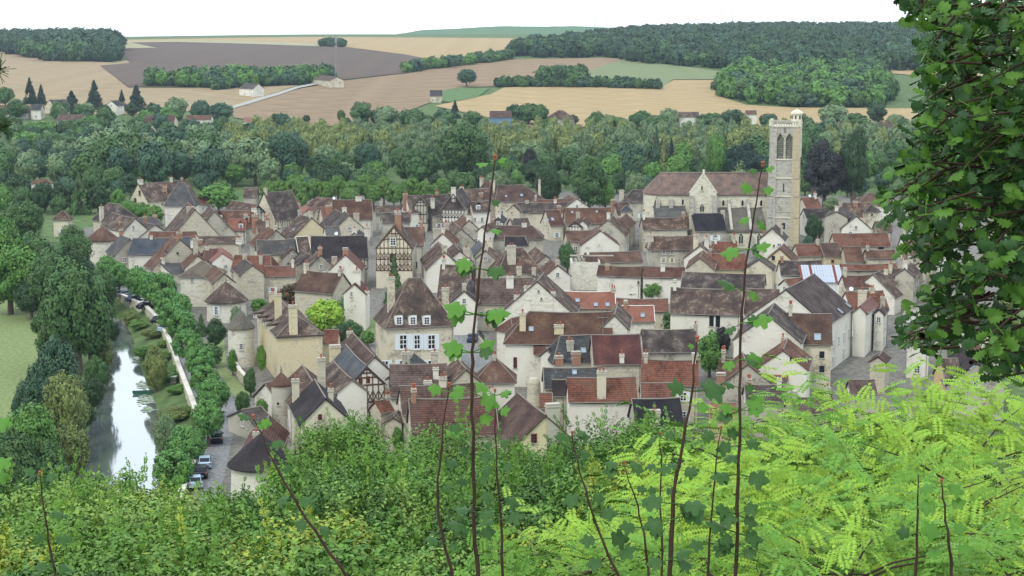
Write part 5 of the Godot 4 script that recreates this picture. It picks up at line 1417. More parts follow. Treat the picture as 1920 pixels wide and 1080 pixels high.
# ---------------------------------------------------------------- round towers and other single buildings
func build_landmarks() -> void:
	round_tower("round_tower", "squat round stone tower with rust-brown cone roof by the river", 187, 496, 451, 424, 158, 216, "rb", "lt", {})
	round_tower("round_tower", "slim white round turret with slate cone beside the slate wing", 262, 506, 476, 449, 247, 283, "sl", "wh", {})
	round_tower("round_tower", "round cone-roofed house with white-shuttered window above the quay gardens", 419, 606, 567, 527, 381, 457, "br", "lt", {"category": "house", "win": [[404, 583, 7, 17, 2]]})
	round_tower("round_tower", "grey stone tower with stone-tiled cone at the end of the long ochre house", 449, 690, 616, 580, 425, 475, "st", "lt", {"win": [[452, 650, 6, 12, 1], [434, 622, 4, 7, 1]]})
	round_tower("round_tower", "slim round turret with red-brown cone beside the sooty dark roof", 527, 815, 722, 697, 507, 547, "rb", "gy", {"win": [[521, 757, 4, 5, 0]]})
	round_tower("round_tower", "broad round bastion with dark cone roof at the quay road's near end", 482, 948, 880, 812, 422, 542, "dk", "lt", {"category": "tower", "win": [[452, 920, 7, 5, 0]]})
	var sp := on_plane(1001, 800, 0)
	var stack := thing("stone_stack", "rough freestanding stone stump between grey ribbed roof and diamond-tiled roof", "stone stack", Vector3(sp.x, 0, sp.z - 1))
	part("shaft", lathe([[1.3, -0.5], [1.15, 3.0], [0.9, 6.3], [0.6, 6.9], [0.0, 7.0]], 9), M.wall_st, stack)
	# slate-capped square tower
	house(["slate_tower", 334, 342, 346, 342, 14, 1.75, "y", 386, 3.6, 3.6, "sl", "lt", "square white stone tower with tall flared slate cap and flat top", {"category": "tower", "win": [], "verge": false}])
	# sheet-metal roof with rust-red stripes
	var A := on_plane(1496, 497, 7.5)
	var B := on_plane(1574, 497, 7.5)
	var sh := thing("metal_roofed_shed", "shed with white sheet-metal roof striped by rust-red panels", "shed", Vector3((A.x + B.x) / 2, 0, A.z))
	var half := (B.x - A.x) / 2
	var w := new_st()
	bx(w, Vector3(-half, -0.6, -3), Vector3(half, 4.4, 4))
	part("wall", done(w), M.wall_wh, sh)
	for i in 16:
		var x0 := -half + i * half / 8.0
		var s := new_st()
		bar(s, Vector3(x0 + half / 16.0, 7.5, 0), Vector3(x0 + half / 16.0, 4.5, 4.6), half / 8.0 - 0.06, 0.08, Vector3(0, 1, 0))
		part("roof_panel", done(s), M.shutter_red if i in [0, 4, 13] else M.sheet_white, sh)
	for i in 12:
		part("board", MESH.box, M.frame, sh, Vector3(-half + (i + 0.5) * half / 6.0, 2.4, 4.06), Vector3(half / 6.0 - 0.08, 3.8, 0.08))
	# stone shell without a roof
	var q := on_plane(1098, 545, 0)
	var ru := thing("roofless_building", "roofless stone shell with bare rafters and yellow-edged wall", "ruin", Vector3(q.x, 0, q.z - 4))
	var rw := new_st()
	for b in [[-3.2, -3.6, 3.2, -3.2], [-3.2, 3.2, 3.2, 3.6], [-3.2, -3.2, -2.8, 3.2], [2.8, -3.2, 3.2, 3.2]]: bx(rw, Vector3(b[0], -0.5, b[1]), Vector3(b[2], 6.2, b[3]))
	part("wall", done(rw), M.wall_lt, ru)
	for i in 7: part("rafter", MESH.box, M.timber_dark, ru, Vector3(-2.6 + i * 0.87, 6.6, 0), Vector3(0.14, 0.2, 7.6))
	for i in 3: part("rafter", MESH.box, M.wall_gy, ru, Vector3(1.5, 6.9 + i * 0.25, -3 + i * 2.4), Vector3(9.5, 0.16, 0.16))
	# lattice mast on the slope and thin masts on the skyline
	for m in [[631, 152, 68, "tall grey lattice mast beside the cream bungalow on the slope", 0.9], [1113, 52, 0, "thin mast over the wood on the skyline", 0.35], [1368, 46, 2, "thin mast over the wood on the skyline", 0.3], [1520, 44, 5, "thin mast over the wood on the skyline", 0.3], [1665, 44, 12, "thin mast over the wood on the skyline", 0.3]]:
		var p := on_terrain(m[0], m[1] + 3 if m[1] > 100 else 66.0)
		if m[1] < 100: p = Vector3((m[0] - 960) / F * 1900.0, ground((m[0] - 960) / F * 1900.0, -1900), -1900)
		var h := at_depth(m[0], m[2], -p.z).y - p.y
		var o := thing("mast", m[3], "mast", p, 0, "masts on the skyline" if m[1] < 100 else "")
		var s := new_st()
		var e: float = m[4]
		for k in [[-1, -1], [1, -1], [1, 1], [-1, 1]]: bar(s, Vector3(k[0] * e, 0, k[1] * e), Vector3(k[0] * e * 0.5, h, k[1] * e * 0.5), 0.16, 0.16)
		part("legs", done(s), M.metal, o)
		var br := new_st()
		var n := int(h / 2.2)
		for i in n:
			var y := h * i / n
			var y2 := h * (i + 1) / n
			var w0 := e * (1.0 - 0.5 * i / n)
			for k in [[-1, -1, 1, -1], [1, -1, 1, 1], [1, 1, -1, 1], [-1, 1, -1, -1]]: bar(br, Vector3(k[0] * w0, y, k[1] * w0), Vector3(k[2] * w0, y2, k[3] * w0), 0.1, 0.1)
		part("bracing", done(br), M.metal, o)
		if m[4] > 0.5: part("antenna_drum", lathe([[0, 0], [0.8, 0], [0.8, 3.5], [0, 3.5]], 10), M.metal, o, Vector3(0, h - 4.5, 0))

# ---------------------------------------------------------------- trees
# a crown of unit size: clumps spread over a volume, each a shell of leaf-sized faces with its own tone
func crown_mesh(sd: int, shape: String, clumps: int, leaves: int, leaf: float, spread := 0.34) -> ArrayMesh:
	var r := RandomNumberGenerator.new()
	r.seed = sd
	var vs := PackedVector3Array()
	var ns := PackedVector3Array()
	var cs := PackedColorArray()
	var ix := PackedInt32Array()
	var lobes := []
	for i in 5: lobes.append(Vector3(r.randf_range(-1, 1), r.randf_range(-0.6, 1), r.randf_range(-1, 1)).normalized())
	for c in clumps:
		var d := Vector3(r.randfn(), r.randfn() * 0.9 + 0.15, r.randfn()).normalized()
		var centre: Vector3
		var cr := spread * r.randf_range(0.55, 1.15)
		if shape == "cone":
			var y := pow(r.randf(), 1.5) * 1.9 - 0.95
			var a := r.randf() * TAU
			var rad := (0.95 - y) * 0.5 * sqrt(r.randf_range(0.35, 1.0))
			centre = Vector3(cos(a) * rad, y - rad * 0.15, sin(a) * rad)
			cr = spread * (0.3 + (1.0 - y) * 0.32)
		elif shape == "tall":
			centre = d * r.randf_range(0.35, 0.78)
			centre.y = clampf(centre.y * 1.15, -0.9, 0.85)
			cr *= 0.9
		else:
			var bump := 0.8
			for l in lobes: bump = maxf(bump, 0.72 + 0.3 * smoothstep(0.55, 1.0, d.dot(l)))
			centre = d * (bump - cr * 0.75) * r.randf_range(0.72, 1.0)
			if shape == "clip": centre = d * (0.98 - cr) * r.randf_range(0.85, 1.0)
			if centre.y < -0.62: centre.y *= 0.8
		var tone := r.randf_range(0.68, 0.92)
		var warm := r.randf_range(-0.07, 0.07)
		for l in leaves:
			var e := Vector3(r.randfn(), r.randfn() * 0.85 + 0.25, r.randfn()).normalized()
			var p := centre + e * cr * r.randf_range(0.62, 1.05)
			var n := (e * 0.8 + p.normalized() * 0.45 + Vector3(r.randf_range(-1, 1), r.randf_range(-0.6, 1), r.randf_range(-1, 1)) * 0.55).normalized()
			var s := n.cross(Vector3(r.randf_range(-1, 1), r.randf_range(-1, 1), r.randf_range(-1, 1))).normalized()
			var u := n.cross(s)
			var z := leaf * r.randf_range(0.6, 1.35)
			var k := vs.size()
			vs.append_array(PackedVector3Array([p - s * z, p + u * z * 0.62, p + s * z, p - u * z * 0.62]))
			var sn := (e * 0.7 + n * 0.5).normalized()
			for q in 4: ns.append(sn)
			var t := clampf(tone + r.randf_range(-0.12, 0.12), 0.4, 1.0)
			var col := Color(clampf(t + warm, 0, 1), t, clampf(t - warm, 0, 1))
			for q in 4: cs.append(col)
			ix.append_array(PackedInt32Array([k, k + 1, k + 2, k, k + 2, k + 3]))
	var ar := []
	ar.resize(Mesh.ARRAY_MAX)
	ar[Mesh.ARRAY_VERTEX] = vs
	ar[Mesh.ARRAY_NORMAL] = ns
	ar[Mesh.ARRAY_COLOR] = cs
	ar[Mesh.ARRAY_INDEX] = ix
	var am := ArrayMesh.new()
	am.add_surface_from_arrays(Mesh.PRIMITIVE_TRIANGLES, ar)
	return am

func make_crowns() -> void:
	for i in 4: MESH["round%d" % i] = crown_mesh(200 + i, "round", 70, 60, 0.085)
	for i in 3: MESH["fine%d" % i] = crown_mesh(220 + i, "round", 130, 110, 0.042, 0.27)
	for i in 3: MESH["clip%d" % i] = crown_mesh(240 + i, "clip", 90, 70, 0.062, 0.27)
	for i in 3: MESH["tall%d" % i] = crown_mesh(260 + i, "tall", 80, 55, 0.075, 0.3)
	for i in 2: MESH["cone%d" % i] = crown_mesh(280 + i, "cone", 110, 40, 0.07, 0.34)
	for i in 3: MESH["wood%d" % i] = crown_mesh(300 + i, "round", 40, 34, 0.13, 0.36)
	var st := new_st()
	tube(st, [Vector3(0, -0.05, 0), Vector3(0.02, 0.35, 0.01), Vector3(-0.02, 0.75, 0.02), Vector3(0, 1.0, 0)], [0.09, 0.065, 0.05, 0.03], 7)
	for i in 5:
		var a := i * 1.3
		tube(st, [Vector3(0, 0.5 + i * 0.08, 0), Vector3(cos(a) * 0.16, 0.72 + i * 0.05, sin(a) * 0.16), Vector3(cos(a) * 0.34, 0.9 + i * 0.03, sin(a) * 0.34)], [0.035, 0.025, 0.01], 5)
	MESH.trunk = done(st)

func plant_tree(called: String, label: String, category: String, group: String, at: Vector3, h: float, rad: float, shape: String, leaf: String, r: RandomNumberGenerator, clear := 0.22) -> Node3D:
	var t := thing(called, label, category, at, 0, group)
	var n := {"round": 4, "fine": 3, "clip": 3, "tall": 3, "cone": 2, "wood": 3}
	var cl := h * clear
	var rise := h - cl
	part("trunk", MESH.trunk, M.bark, t, Vector3.ZERO, Vector3(h * 0.45, h * (0.75 if shape != "cone" else 0.9), h * 0.45), r.randf() * TAU)
	part("crown", MESH[shape + str(r.randi() % n[shape])], M["leaf_" + leaf], t, Vector3(0, cl + rise * 0.5, 0), Vector3(rad, rise * 0.54, rad), r.randf() * TAU)
	return t
# by pixel: column, row of the top, row of the foot on the ground, width
func tree_px(called: String, label: String, group: String, a: Array, clear := 0.22, category := "tree", base := 1e9) -> Node3D:
	var r := RandomNumberGenerator.new()
	r.seed = int(a[0] * 71 + a[1] * 13)
	var p := on_terrain(a[0], a[2]) if base > 1e8 else on_plane(a[0], a[2], base)
	p.y = ground(p.x, p.z)
	var h := at_depth(a[0], a[1], -p.z).y - p.y
	return plant_tree(called, label, category, group, p, maxf(h, 0.8), a[3] * 0.5 / F * -p.z, a[4], a[5], r, clear)

# a wood too dense and far to count: one mass
func wood(called: String, label: String, px: Array, spacing: float, hmin: float, hmax: float, leafs: Array, sd: int, dmin := 700.0, dmax := 2600.0) -> void:
	var poly := PackedVector2Array()
	for i in range(0, px.size(), 2): poly.append(Vector2(px[i], px[i + 1]))
	var r := RandomNumberGenerator.new()
	r.seed = sd
	var sets := []
	for l in leafs: sets.append([])
	var d := dmin
	while d < dmax:
		var x := -0.34 * d
		while x < 0.36 * d:
			var q := Vector3(x + r.randf_range(-0.5, 0.5) * spacing, 0, -d + r.randf_range(-0.5, 0.5) * spacing)
			q.y = ground(q.x, q.z)
			if Geometry2D.is_point_in_polygon(proj(q), poly):
				var h := r.randf_range(hmin, hmax)
				var w := h * r.randf_range(0.42, 0.72)
				sets[r.randi() % leafs.size()].append(Transform3D(Basis(Vector3.UP, r.randf() * TAU) * Basis.from_scale(Vector3(w, h * 0.62, w)), q + Vector3(0, h * 0.42, 0)))
			x += spacing
		d += spacing
	var root := Node3D.new()
	root.name = numbered(called)
	add_child(root)
	tag(root, label, "wood")
	root.set_meta("kind", "stuff")
	for i in leafs.size():
		var mm := MultiMesh.new()
		mm.transform_format = MultiMesh.TRANSFORM_3D
		mm.mesh = MESH["wood%d" % (i % 3)]
		mm.instance_count = sets[i].size()
		for k in sets[i].size(): mm.set_instance_transform(k, sets[i][k])
		if sets[i].is_empty(): continue
		var o := MultiMeshInstance3D.new()
		o.name = "crowns"
		o.multimesh = mm
		o.material_override = M["leaf_" + leafs[i]]
		o.set_meta("kind", "stuff")
		root.add_child(o, true)

func build_trees() -> void:
	make_crowns()
	# plane trees along the quay
	for a in [[202, 481, 541, 40], [224, 494, 554, 42], [261, 502, 570, 46], [281, 510, 580, 44], [305, 510, 592, 54], [316, 540, 612, 54], [338, 552, 622, 46], [324, 568, 634, 52], [341, 582, 652, 54], [352, 620, 690, 56], [377, 648, 722, 54], [384, 684, 758, 54], [401, 709, 788, 60], [391, 750, 838, 62], [350, 800, 888, 74], [326, 842, 938, 78]]:
		tree_px("plane_tree", "round-headed pruned plane tree in the row along the quay road", "plane trees along the quay", [a[0], a[1] - 3, a[2], a[3] * 1.18, "clip", "plane"], 0.16)
	# left bank of the river
	for a in [[148, 488, 700, 150, "fine", "mid"], [172, 545, 690, 96, "fine", "deep"], [100, 560, 690, 90, "fine", "mid"]]:
		tree_px("alder_tree", "towering dark green tree leaning over the river's left bank", "tall trees over the river", a, 0.06)
	for a in [[105, 632, 805, 110, "fine", "blue"], [132, 690, 850, 104, "fine", "olive"], [60, 700, 830, 90, "fine", "blue"]]:
		tree_px("willow_tree", "grey-green willowy tree at the meadow's edge by the river", "willowy trees by the meadow", a, 0.04)
	for a in [[122, 790, 925, 110, "fine", "olive"], [60, 760, 930, 150, "fine", "fresh"], [10, 800, 960, 150, "fine", "mid"], [85, 830, 960, 120, "fine", "mid"]]:
		tree_px("riverside_tree", "bushy bright green tree at the river's near bend", "bushy trees at the near bend", a, 0.03)
	for a in [[40, 372, 470, 95, "fine", "mid"], [20, 436, 590, 130, "fine", "fresh"], [75, 438, 580, 120, "fine", "mid"], [140, 424, 520, 80, "fine", "mid"], [105, 470, 600, 110, "fine", "mid"], [-10, 400, 500, 100, "fine", "fresh"], [150, 470, 590, 90, "fine", "deep"], [190, 505, 600, 70, "fine", "mid"], [60, 520, 600, 80, "fine", "deep"]]:
		tree_px("riverside_tree", "leafy green tree behind the meadow upstream of the round tower", "trees behind the meadow", a, 0.06)
	for a in [[204, 596, 640, 46], [194, 632, 685, 56], [184, 668, 722, 56], [168, 706, 765, 62], [150, 750, 806, 64], [132, 798, 856, 70], [110, 840, 905, 76], [84, 880, 950, 84]]:
		tree_px("riverside_shrub", "dark bushy alder shrub dipping into the river from its left bank", "shrubs on the left bank", a + ["fine", ["deep", "mid", "olive"][int(a[0]) % 3]], 0.0, "shrub", -1.5)
	# lime trees of the promenade
	for a in [[505, 338, 392, 36], [525, 336, 390, 34], [548, 333, 390, 40], [572, 338, 392, 40], [590, 334, 388, 40], [612, 338, 392, 34], [634, 326, 386, 38], [660, 336, 392, 36], [686, 325, 386, 42], [700, 345, 394, 34], [720, 330, 388, 40], [738, 346, 394, 36], [752, 340, 390, 34], [772, 332, 388, 40], [795, 338, 388, 38], [815, 344, 386, 30], [828, 332, 384, 34], [565, 360, 398, 28], [655, 352, 396, 40]]:
		tree_px("lime_tree", "trimmed yellow-green lime tree in the promenade rows behind the roofs", "lime trees of the promenade", a + ["clip", "park"], 0.2)
	# garden trees, each on its own
	for a in [[612, 560, 628, 84, "clip", "lime", "shrub", "glowing lime-green shrub in the garden behind the ochre house"], [556, 529, 588, 80, "clip", "rust", "tree", "bronze-leaved tree above the ochre house"], [645, 553, 612, 40, "fine", "grey", "tree", "grey-green small tree before the white gable with stained walls"],
		[740, 484, 575, 42, "cone", "mid", "tree", "dark green fir beside criss-cross half-timbered gable"], [487, 558, 592, 36, "clip", "fresh", "shrub", "round light green shrub by the cone-roofed house"], [378, 590, 630, 26, "cone", "mid", "shrub", "small pointed conifer below the cone-roofed house"],
		[405, 598, 655, 48, "fine", "deep", "tree", "dark garden tree below the cone-roofed house"], [445, 575, 622, 36, "fine", "grey", "shrub", "pale shrub against the wall of the cone-roofed house"], [395, 640, 690, 60, "round", "mid", "shrub", "tangled garden shrubs beside the grey stone tower"], [437, 655, 705, 24, "fine", "fresh", "shrub", "vine with orange flowers on the grey stone tower's terrace"],
		[660, 600, 640, 50, "fine", "mid", "shrub", "green hedge block behind the ochre house"], [690, 618, 650, 30, "clip", "fresh", "shrub", "bright leafy shrub beside the three-dormer house"], [640, 605, 650, 36, "round", "deep", "shrub", "dark flat-topped conifer shrub by the reddish roof"],
		[1280, 567, 660, 88, "clip", "mid", "tree", "big rounded green tree left of the white hall"], [1352, 608, 672, 44, "round", "plum", "tree", "dark purple-leaved tree before the white hall"], [1330, 622, 708, 54, "tall", "fresh", "tree", "bright green upright cypress in the white hall's yard"],
		[1064, 455, 512, 40, "fine", "mid", "tree", "garden tree beside the broad white gable"], [1150, 514, 562, 66, "fine", "mid", "shrub", "overgrown garden shrubs before the moss-patched roof"], [1225, 526, 566, 60, "fine", "fresh", "shrub", "leafy bushes before the brick-red low roof"], [1185, 538, 566, 40, "round", "deep", "shrub", "dark laurel between the two garden bushes"],
		[1524, 402, 462, 40, "fine", "deep", "tree", "dark tree in the yard right of the church tower"], [1426, 455, 484, 40, "clip", "blue", "shrub", "blue-green bush before the church aisle"], [1516, 440, 468, 24, "round", "blue", "shrub", "small blue-green bush at the tower's foot"],
		[245, 372, 425, 44, "fine", "fresh", "tree", "leafy tree beside the mottled hip roof"], [270, 380, 425, 50, "fine", "fresh", "tree", "sunny green tree in the walled garden left of slate-capped tower"], [292, 384, 428, 34, "clip", "fresh", "shrub", "round shrub against the slate-capped tower"], [222, 353, 400, 34, "clip", "fresh", "tree", "light green ball-shaped tree behind the mottled hip roof"],
		[410, 342, 398, 84, "clip", "fresh", "tree", "wide umbrella-shaped green tree behind half-timbered gable"], [150, 328, 402, 44, "cone", "mid", "tree", "pointed feathery tree beside the little pavilion"], [1105, 295, 400, 80, "fine", "mid", "tree", "large dark tree at the park edge above white-verged roof"], [1030, 304, 398, 60, "fine", "deep", "tree", "broad dark tree behind the wide hip roof"], [1135, 330, 398, 46, "fine", "fresh", "tree", "fresh green tree left of the tall stone stack"],
		[1190, 322, 378, 50, "fine", "grey", "tree", "drooping grey-green tree left of the church roof"], [930, 318, 366, 60, "fine", "grey", "tree", "silvery round tree behind the small pavilion roof"], [115, 345, 400, 40, "clip", "deep", "tree", "dark clipped tree behind the little pavilion"], [80, 340, 400, 44, "clip", "deep", "tree", "dark ball-headed tree farther left of little pavilion"],
		[185, 345, 400, 50, "clip", "deep", "tree", "dark rounded tree between pavilion and mottled hip roof"], [1560, 370, 400, 40, "fine", "grey", "tree", "grey-green tree behind the orange-roofed dish house"], [470, 690, 745, 30, "fine", "mid", "shrub", "climbing greenery beside the ochre house"], [455, 730, 785, 36, "fine", "mid", "shrub", "bushes by the quay road near the slim turret"], [492, 745, 790, 30, "fine", "fresh", "shrub", "green shrub against the little red-brown cottage"], [745, 800, 850, 26, "fine", "fresh", "shrub", "green shrub in the lower lane below the stone cottage"]]:
		tree_px("garden_shrub" if a[6] == "shrub" else "garden_tree", a[7], "", a.slice(0, 6), 0.05, a[6])
	# the belt of trees behind the town: standing-out ones first
	for a in [[865, 223, 352, 116, "fine", "mid", "huge rounded tree standing highest in the belt behind town"], [545, 240, 345, 96, "fine", "blue", "big dark blue-green tree in the belt behind the promenade"], [1230, 243, 345, 34, "cone", "blue", "tall dark conifer behind the church roof"], [1258, 264, 345, 28, "cone", "spruce", "nearly black conifer right of the tall one behind the church"], [1243, 274, 352, 40, "cone", "olive", "weeping olive conifer just above the church roof"],
		[995, 274, 345, 34, "fine", "plum", "purple-leaved tree in the belt behind town"], [1345, 246, 350, 50, "fine", "fresh", "fresh green tree rising behind the church roof"], [1545, 268, 392, 100, "fine", "plum", "broad dark tree right of the church tower"], [1600, 240, 392, 70, "fine", "deep", "taller dark tree farther right of the church tower"], [1395, 268, 352, 80, "fine", "spruce", "dark spreading cedar left of the church tower"],
		[690, 262, 345, 70, "fine", "blue", "dark tree in the belt above the lime promenade"], [770, 275, 345, 66, "fine", "mid", "mid-green tree in the belt left of the huge one"], [435, 305, 350, 60, "fine", "fresh", "fresh green tree in the belt by umbrella-shaped tree"], [1000, 300, 352, 60, "fine", "deep", "dark tree at the belt's foot behind wide hip roof"], [1100, 290, 352, 64, "fine", "mid", "green tree at the belt's foot by park edge"], [640, 285, 348, 60, "fine", "mid", "green tree at the belt's foot above lime trees"], [1170, 300, 352, 46, "fine", "blue", "blue-green tree behind the brown hip roof left of church"]]:
		tree_px("park_tree", a[6], "", a.slice(0, 6), 0.1)
	var r := RandomNumberGenerator.new()
	r.seed = 77
	var d := 592.0
	var row := 0
	while d < 800.0:
		var x := -0.335 * d
		while x < 0.31 * d:
			var z := -d + r.randf_range(-8, 8)
			var px := 960 + F * x / d
			var p := Vector3(x + r.randf_range(-3, 3), 0, z)
			p.y = ground(p.x, p.z)
			var poplar := d > 668 and px > 430 and px < 1500 or (px > 1560 and d > 660)
			var h := r.randf_range(11.5, 14.0) if d > 690 else r.randf_range(8.0, 14.0)
			if px < 460 and d < 690: h = r.randf_range(14, 18.5)
			if px < 160: h *= 0.72
			if d > 745: h *= 0.86
			var tint: String = (["yellow", "yellow", "grey", "yellow"] if poplar and sin(px * 0.013 + 1.2) + 0.4 * sin(px * 0.041) > 0.1 else ["grey", "grey", "grey", "yellow"] if poplar else ["grey", "blue", "mid", "grey"] if px < 480 else ["mid", "deep", "blue", "fresh", "mid", "grey"])[r.randi() % (4 if poplar or px < 480 else 6)]
			var say: String = {"yellow": "yellowish", "olive": "olive-green", "grey": "silvery green", "blue": "bluish green", "mid": "plain green", "deep": "dark green", "fresh": "fresh light green"}[tint]
			if poplar: plant_tree("poplar_tree", say + " poplar in the long plantation behind the town", "tree", say + " poplars in the plantation", p, h, h * r.randf_range(0.26, 0.34), "tall", tint, r, 0.05)
			elif px < 480: plant_tree("belt_tree", say + " tall tree in the thick belt upstream of the town", "tree", say + " trees in the belt upstream", p, h, h * r.randf_range(0.36, 0.46), "round", tint, r, 0.04)
			else: plant_tree("belt_tree", say + " tree in the mixed belt between town and poplars", "tree", say + " trees in the mixed belt", p, h, h * r.randf_range(0.34, 0.5), "round", tint, r, 0.04)
			x += (8.5 if poplar else 11.0) * r.randf_range(0.85, 1.2)
		d += 20.0 if d < 690 else 17.0
		row += 1
	# trees filling the back gardens between the last roofs and the belt
	for i in 95:
		var px := r.randf_range(330, 1230) if i < 45 else (r.randf_range(-20, 330) if i < 80 else r.randf_range(1500, 1760))
		var foot := r.randf_range(350, 366) if i < 45 else (lerpf(420, 372, px / 330.0) + r.randf_range(-45, 4) if i < 80 else r.randf_range(352, 372))
		var tint: String = ["mid", "deep", "fresh", "blue", "mid"][i % 5]
		var say: String = {"blue": "bluish green", "mid": "plain green", "deep": "dark green", "fresh": "fresh light green"}[tint]
		var p := on_terrain(px, foot)
		var h := r.randf_range(5.0, 10.0)
		plant_tree("back_garden_tree", say + " tree in the back gardens between last roofs and tree belt", "tree", say + " trees in the back gardens", p, h, h * r.randf_range(0.38, 0.55), "round", tint, r, 0.03)
	# far hamlet: conifers and trees before the fields
	for a in [[57, 148, 195, 20], [78, 160, 197, 15], [178, 153, 205, 26], [229, 170, 205, 14], [257, 162, 208, 30], [135, 172, 208, 28], [65, 176, 202, 12], [137, 195, 216, 10], [853, 190, 222, 16]]:
		tree_px("spruce_tree", "dark pointed spruce in the far hamlet before the stubble field", "spruces of the far hamlet", [a[0], a[1], a[2], a[3] * 1.5, "cone", "spruce"], 0.02)
	tree_px("field_tree", "single round-headed tree standing above the chapel-like house", "", [875, 128, 163, 42, "clip", "blue"], 0.12)
	tree_px("field_tree", "small round tree at the corner of the ploughed field", "", [853, 107, 128, 20, "round", "blue"], 0.1)
	for a in [[10, 160, 200, 40, "mid"], [30, 185, 225, 44, "mid"], [115, 188, 222, 40, "mid"], [165, 190, 222, 36, "grey"], [195, 195, 225, 30, "deep"], [330, 178, 226, 50, "grey"], [375, 186, 226, 40, "blue"], [415, 192, 232, 50, "blue"], [285, 190, 216, 20, "deep"], [220, 220, 245, 34, "blue"], [20, 215, 250, 60, "mid"], [85, 225, 255, 60, "fresh"], [150, 222, 258, 60, "mid"], [50, 245, 285, 70, "fresh"], [120, 250, 290, 60, "mid"], [190, 238, 268, 50, "mid"], [10, 270, 320, 60, "mid"], [40, 300, 345, 50, "fresh"], [110, 300, 345, 50, "deep"],
		[520, 212, 232, 26, "deep"], [575, 214, 232, 18, "deep"], [640, 205, 235, 18, "mid"], [680, 190, 240, 50, "mid"], [725, 195, 240, 60, "grey"], [775, 200, 244, 60, "mid"], [830, 200, 240, 40, "blue"], [885, 205, 240, 46, "mid"], [990, 190, 234, 70, "mid"], [965, 195, 232, 40, "deep"], [1012, 192, 236, 44, "mid"], [1075, 215, 236, 26, "deep"], [1110, 216, 238, 36, "mid"], [1150, 218, 240, 50, "mid"], [1195, 212, 240, 40, "mid"], [1255, 202, 240, 44, "grey"], [1230, 215, 242, 60, "mid"], [1330, 212, 240, 60, "mid"], [1375, 202, 242, 66, "deep"], [1440, 212, 242, 40, "blue"], [1560, 192, 235, 66, "grey"], [1645, 190, 236, 44, "deep"], [1600, 212, 245, 60, "mid"], [1500, 208, 242, 40, "mid"], [1690, 218, 250, 50, "mid"], [1630, 225, 255, 60, "mid"]]:
		tree_px("hedgerow_tree", "rounded tree along the far edge of the valley below the fields", "trees along the valley edge", a.slice(0, 4) + ["round", a[4]], 0.04)
	for i in 75:
		var px := r.randf_range(-15, 470) if i < 45 else r.randf_range(470, 1700)
		var foot := r.randf_range(218, 268) if i < 45 else r.randf_range(236, 252)
		var p := on_terrain(px, foot)
		var h := r.randf_range(5.0, 10.5)
		plant_tree("hedgerow_tree", "rounded tree along the far edge of the valley below the fields", "tree", "trees along the valley edge", p, h, h * r.randf_range(0.4, 0.6), "round", ["mid", "deep", "blue", "grey", "fresh", "mid"][i % 6], r, 0.03)
	for a in [[1800, 560, 640, 60, "fine", "grey"], [1880, 560, 660, 70, "fine", "olive"], [1850, 600, 680, 60, "fine", "mid"], [1905, 620, 700, 60, "fine", "fresh"], [1790, 640, 690, 40, "fine", "fresh"], [1720, 640, 680, 36, "fine", "mid"]]:
		tree_px("garden_tree", "garden tree seen through the oak branch by the eastern street", "garden trees behind the oak", a, 0.05)
	for a in [[1340, 446, 40, 20, 5.5, "shaggy ivy covering the wall under the black slate roof by the church"], [1278, 438, 12, 10, 5.5, "square patch of ivy on the wall left of the black slate roof"], [490, 672, 22, 62, 3.0, "tall climbing vine on the flank of the long ochre house"]]:
		var d0 := -on_plane(a[0], a[1] + (22 if a[1] < 500 else 44), 0).z
		var c := at_depth(a[0], a[1], d0 + (3.0 if a[1] < 500 else 0.0))
		var t := thing("ivy", a[5], "climber", Vector3(c.x, 0, c.z))
		part("foliage", MESH.clip1, M.leaf_ivy, t, Vector3(0, c.y, 0), Vector3(a[2] * 0.5 / F * d0, a[3] * 0.5 / F * d0, 0.5))
	# copses and woods on the slope
	wood("wood", "wide dark wood covering the hill on the skyline", [958, 106, 962, 100, 1010, 92, 1100, 82, 1160, 72, 1250, 60, 1330, 40, 1400, 20, 1800, 20, 1800, 134, 1640, 134, 1470, 137, 1300, 127, 1170, 116, 1140, 108, 1040, 110], 11.0, 7, 16, ["deep", "blue", "mid", "deep", "deep"], 5, 1050, 2350)
	wood("copse", "brighter rounded copse between hill wood and wheat", [1346, 180, 1350, 158, 1375, 142, 1640, 138, 1670, 160, 1690, 186, 1640, 202, 1500, 202, 1400, 197], 9.5, 8, 15, ["mid", "fresh", "blue", "mid", "fresh"], 6, 900, 1400)
	wood("copse", "dark dense wood on the left skyline", [-40, 60, 60, 70, 215, 80, 222, 113, 215, 117, 80, 115, 50, 108, -40, 90], 10.5, 11, 20, ["deep", "blue", "mid", "deep"], 7, 1200, 2000)
	wood("copse", "green copse along the lower edge of ploughed field", [280, 163, 285, 156, 420, 152, 500, 150, 615, 146, 628, 150, 590, 158, 500, 162, 440, 165, 400, 170, 390, 164], 6.0, 7, 12, ["fresh", "mid", "mid", "blue"], 8, 1000, 1500)
	wood("hedgerow", "thick hedge running along the top of wheat field", [930, 164, 930, 160, 1010, 159, 1090, 158, 1236, 166, 1235, 169, 1110, 165], 4.0, 4, 7.5, ["mid", "deep", "blue"], 9, 1000, 1300)
	wood("hedgerow", "clump of taller trees in the hedge above wheat", [1015, 163, 1020, 158, 1090, 157, 1090, 164], 5.0, 11, 14, ["deep", "mid"], 10, 1000, 1300)
	wood("hedgerow", "line of bushes climbing between ploughed and harvested fields", [755, 138, 760, 133, 860, 120, 960, 108, 960, 113, 850, 126], 6.0, 6, 10, ["mid", "blue", "fresh"], 11, 1000, 1900)
	wood("hedgerow", "small dark clump on the skyline field beside the mast", [598, 88, 606, 83, 640, 84, 648, 89], 7.0, 5, 9, ["deep", "blue"], 12, 1400, 2400)
	# wooded ridge beyond
	var rr := RandomNumberGenerator.new()
	rr.seed = 5
	var st := new_st()
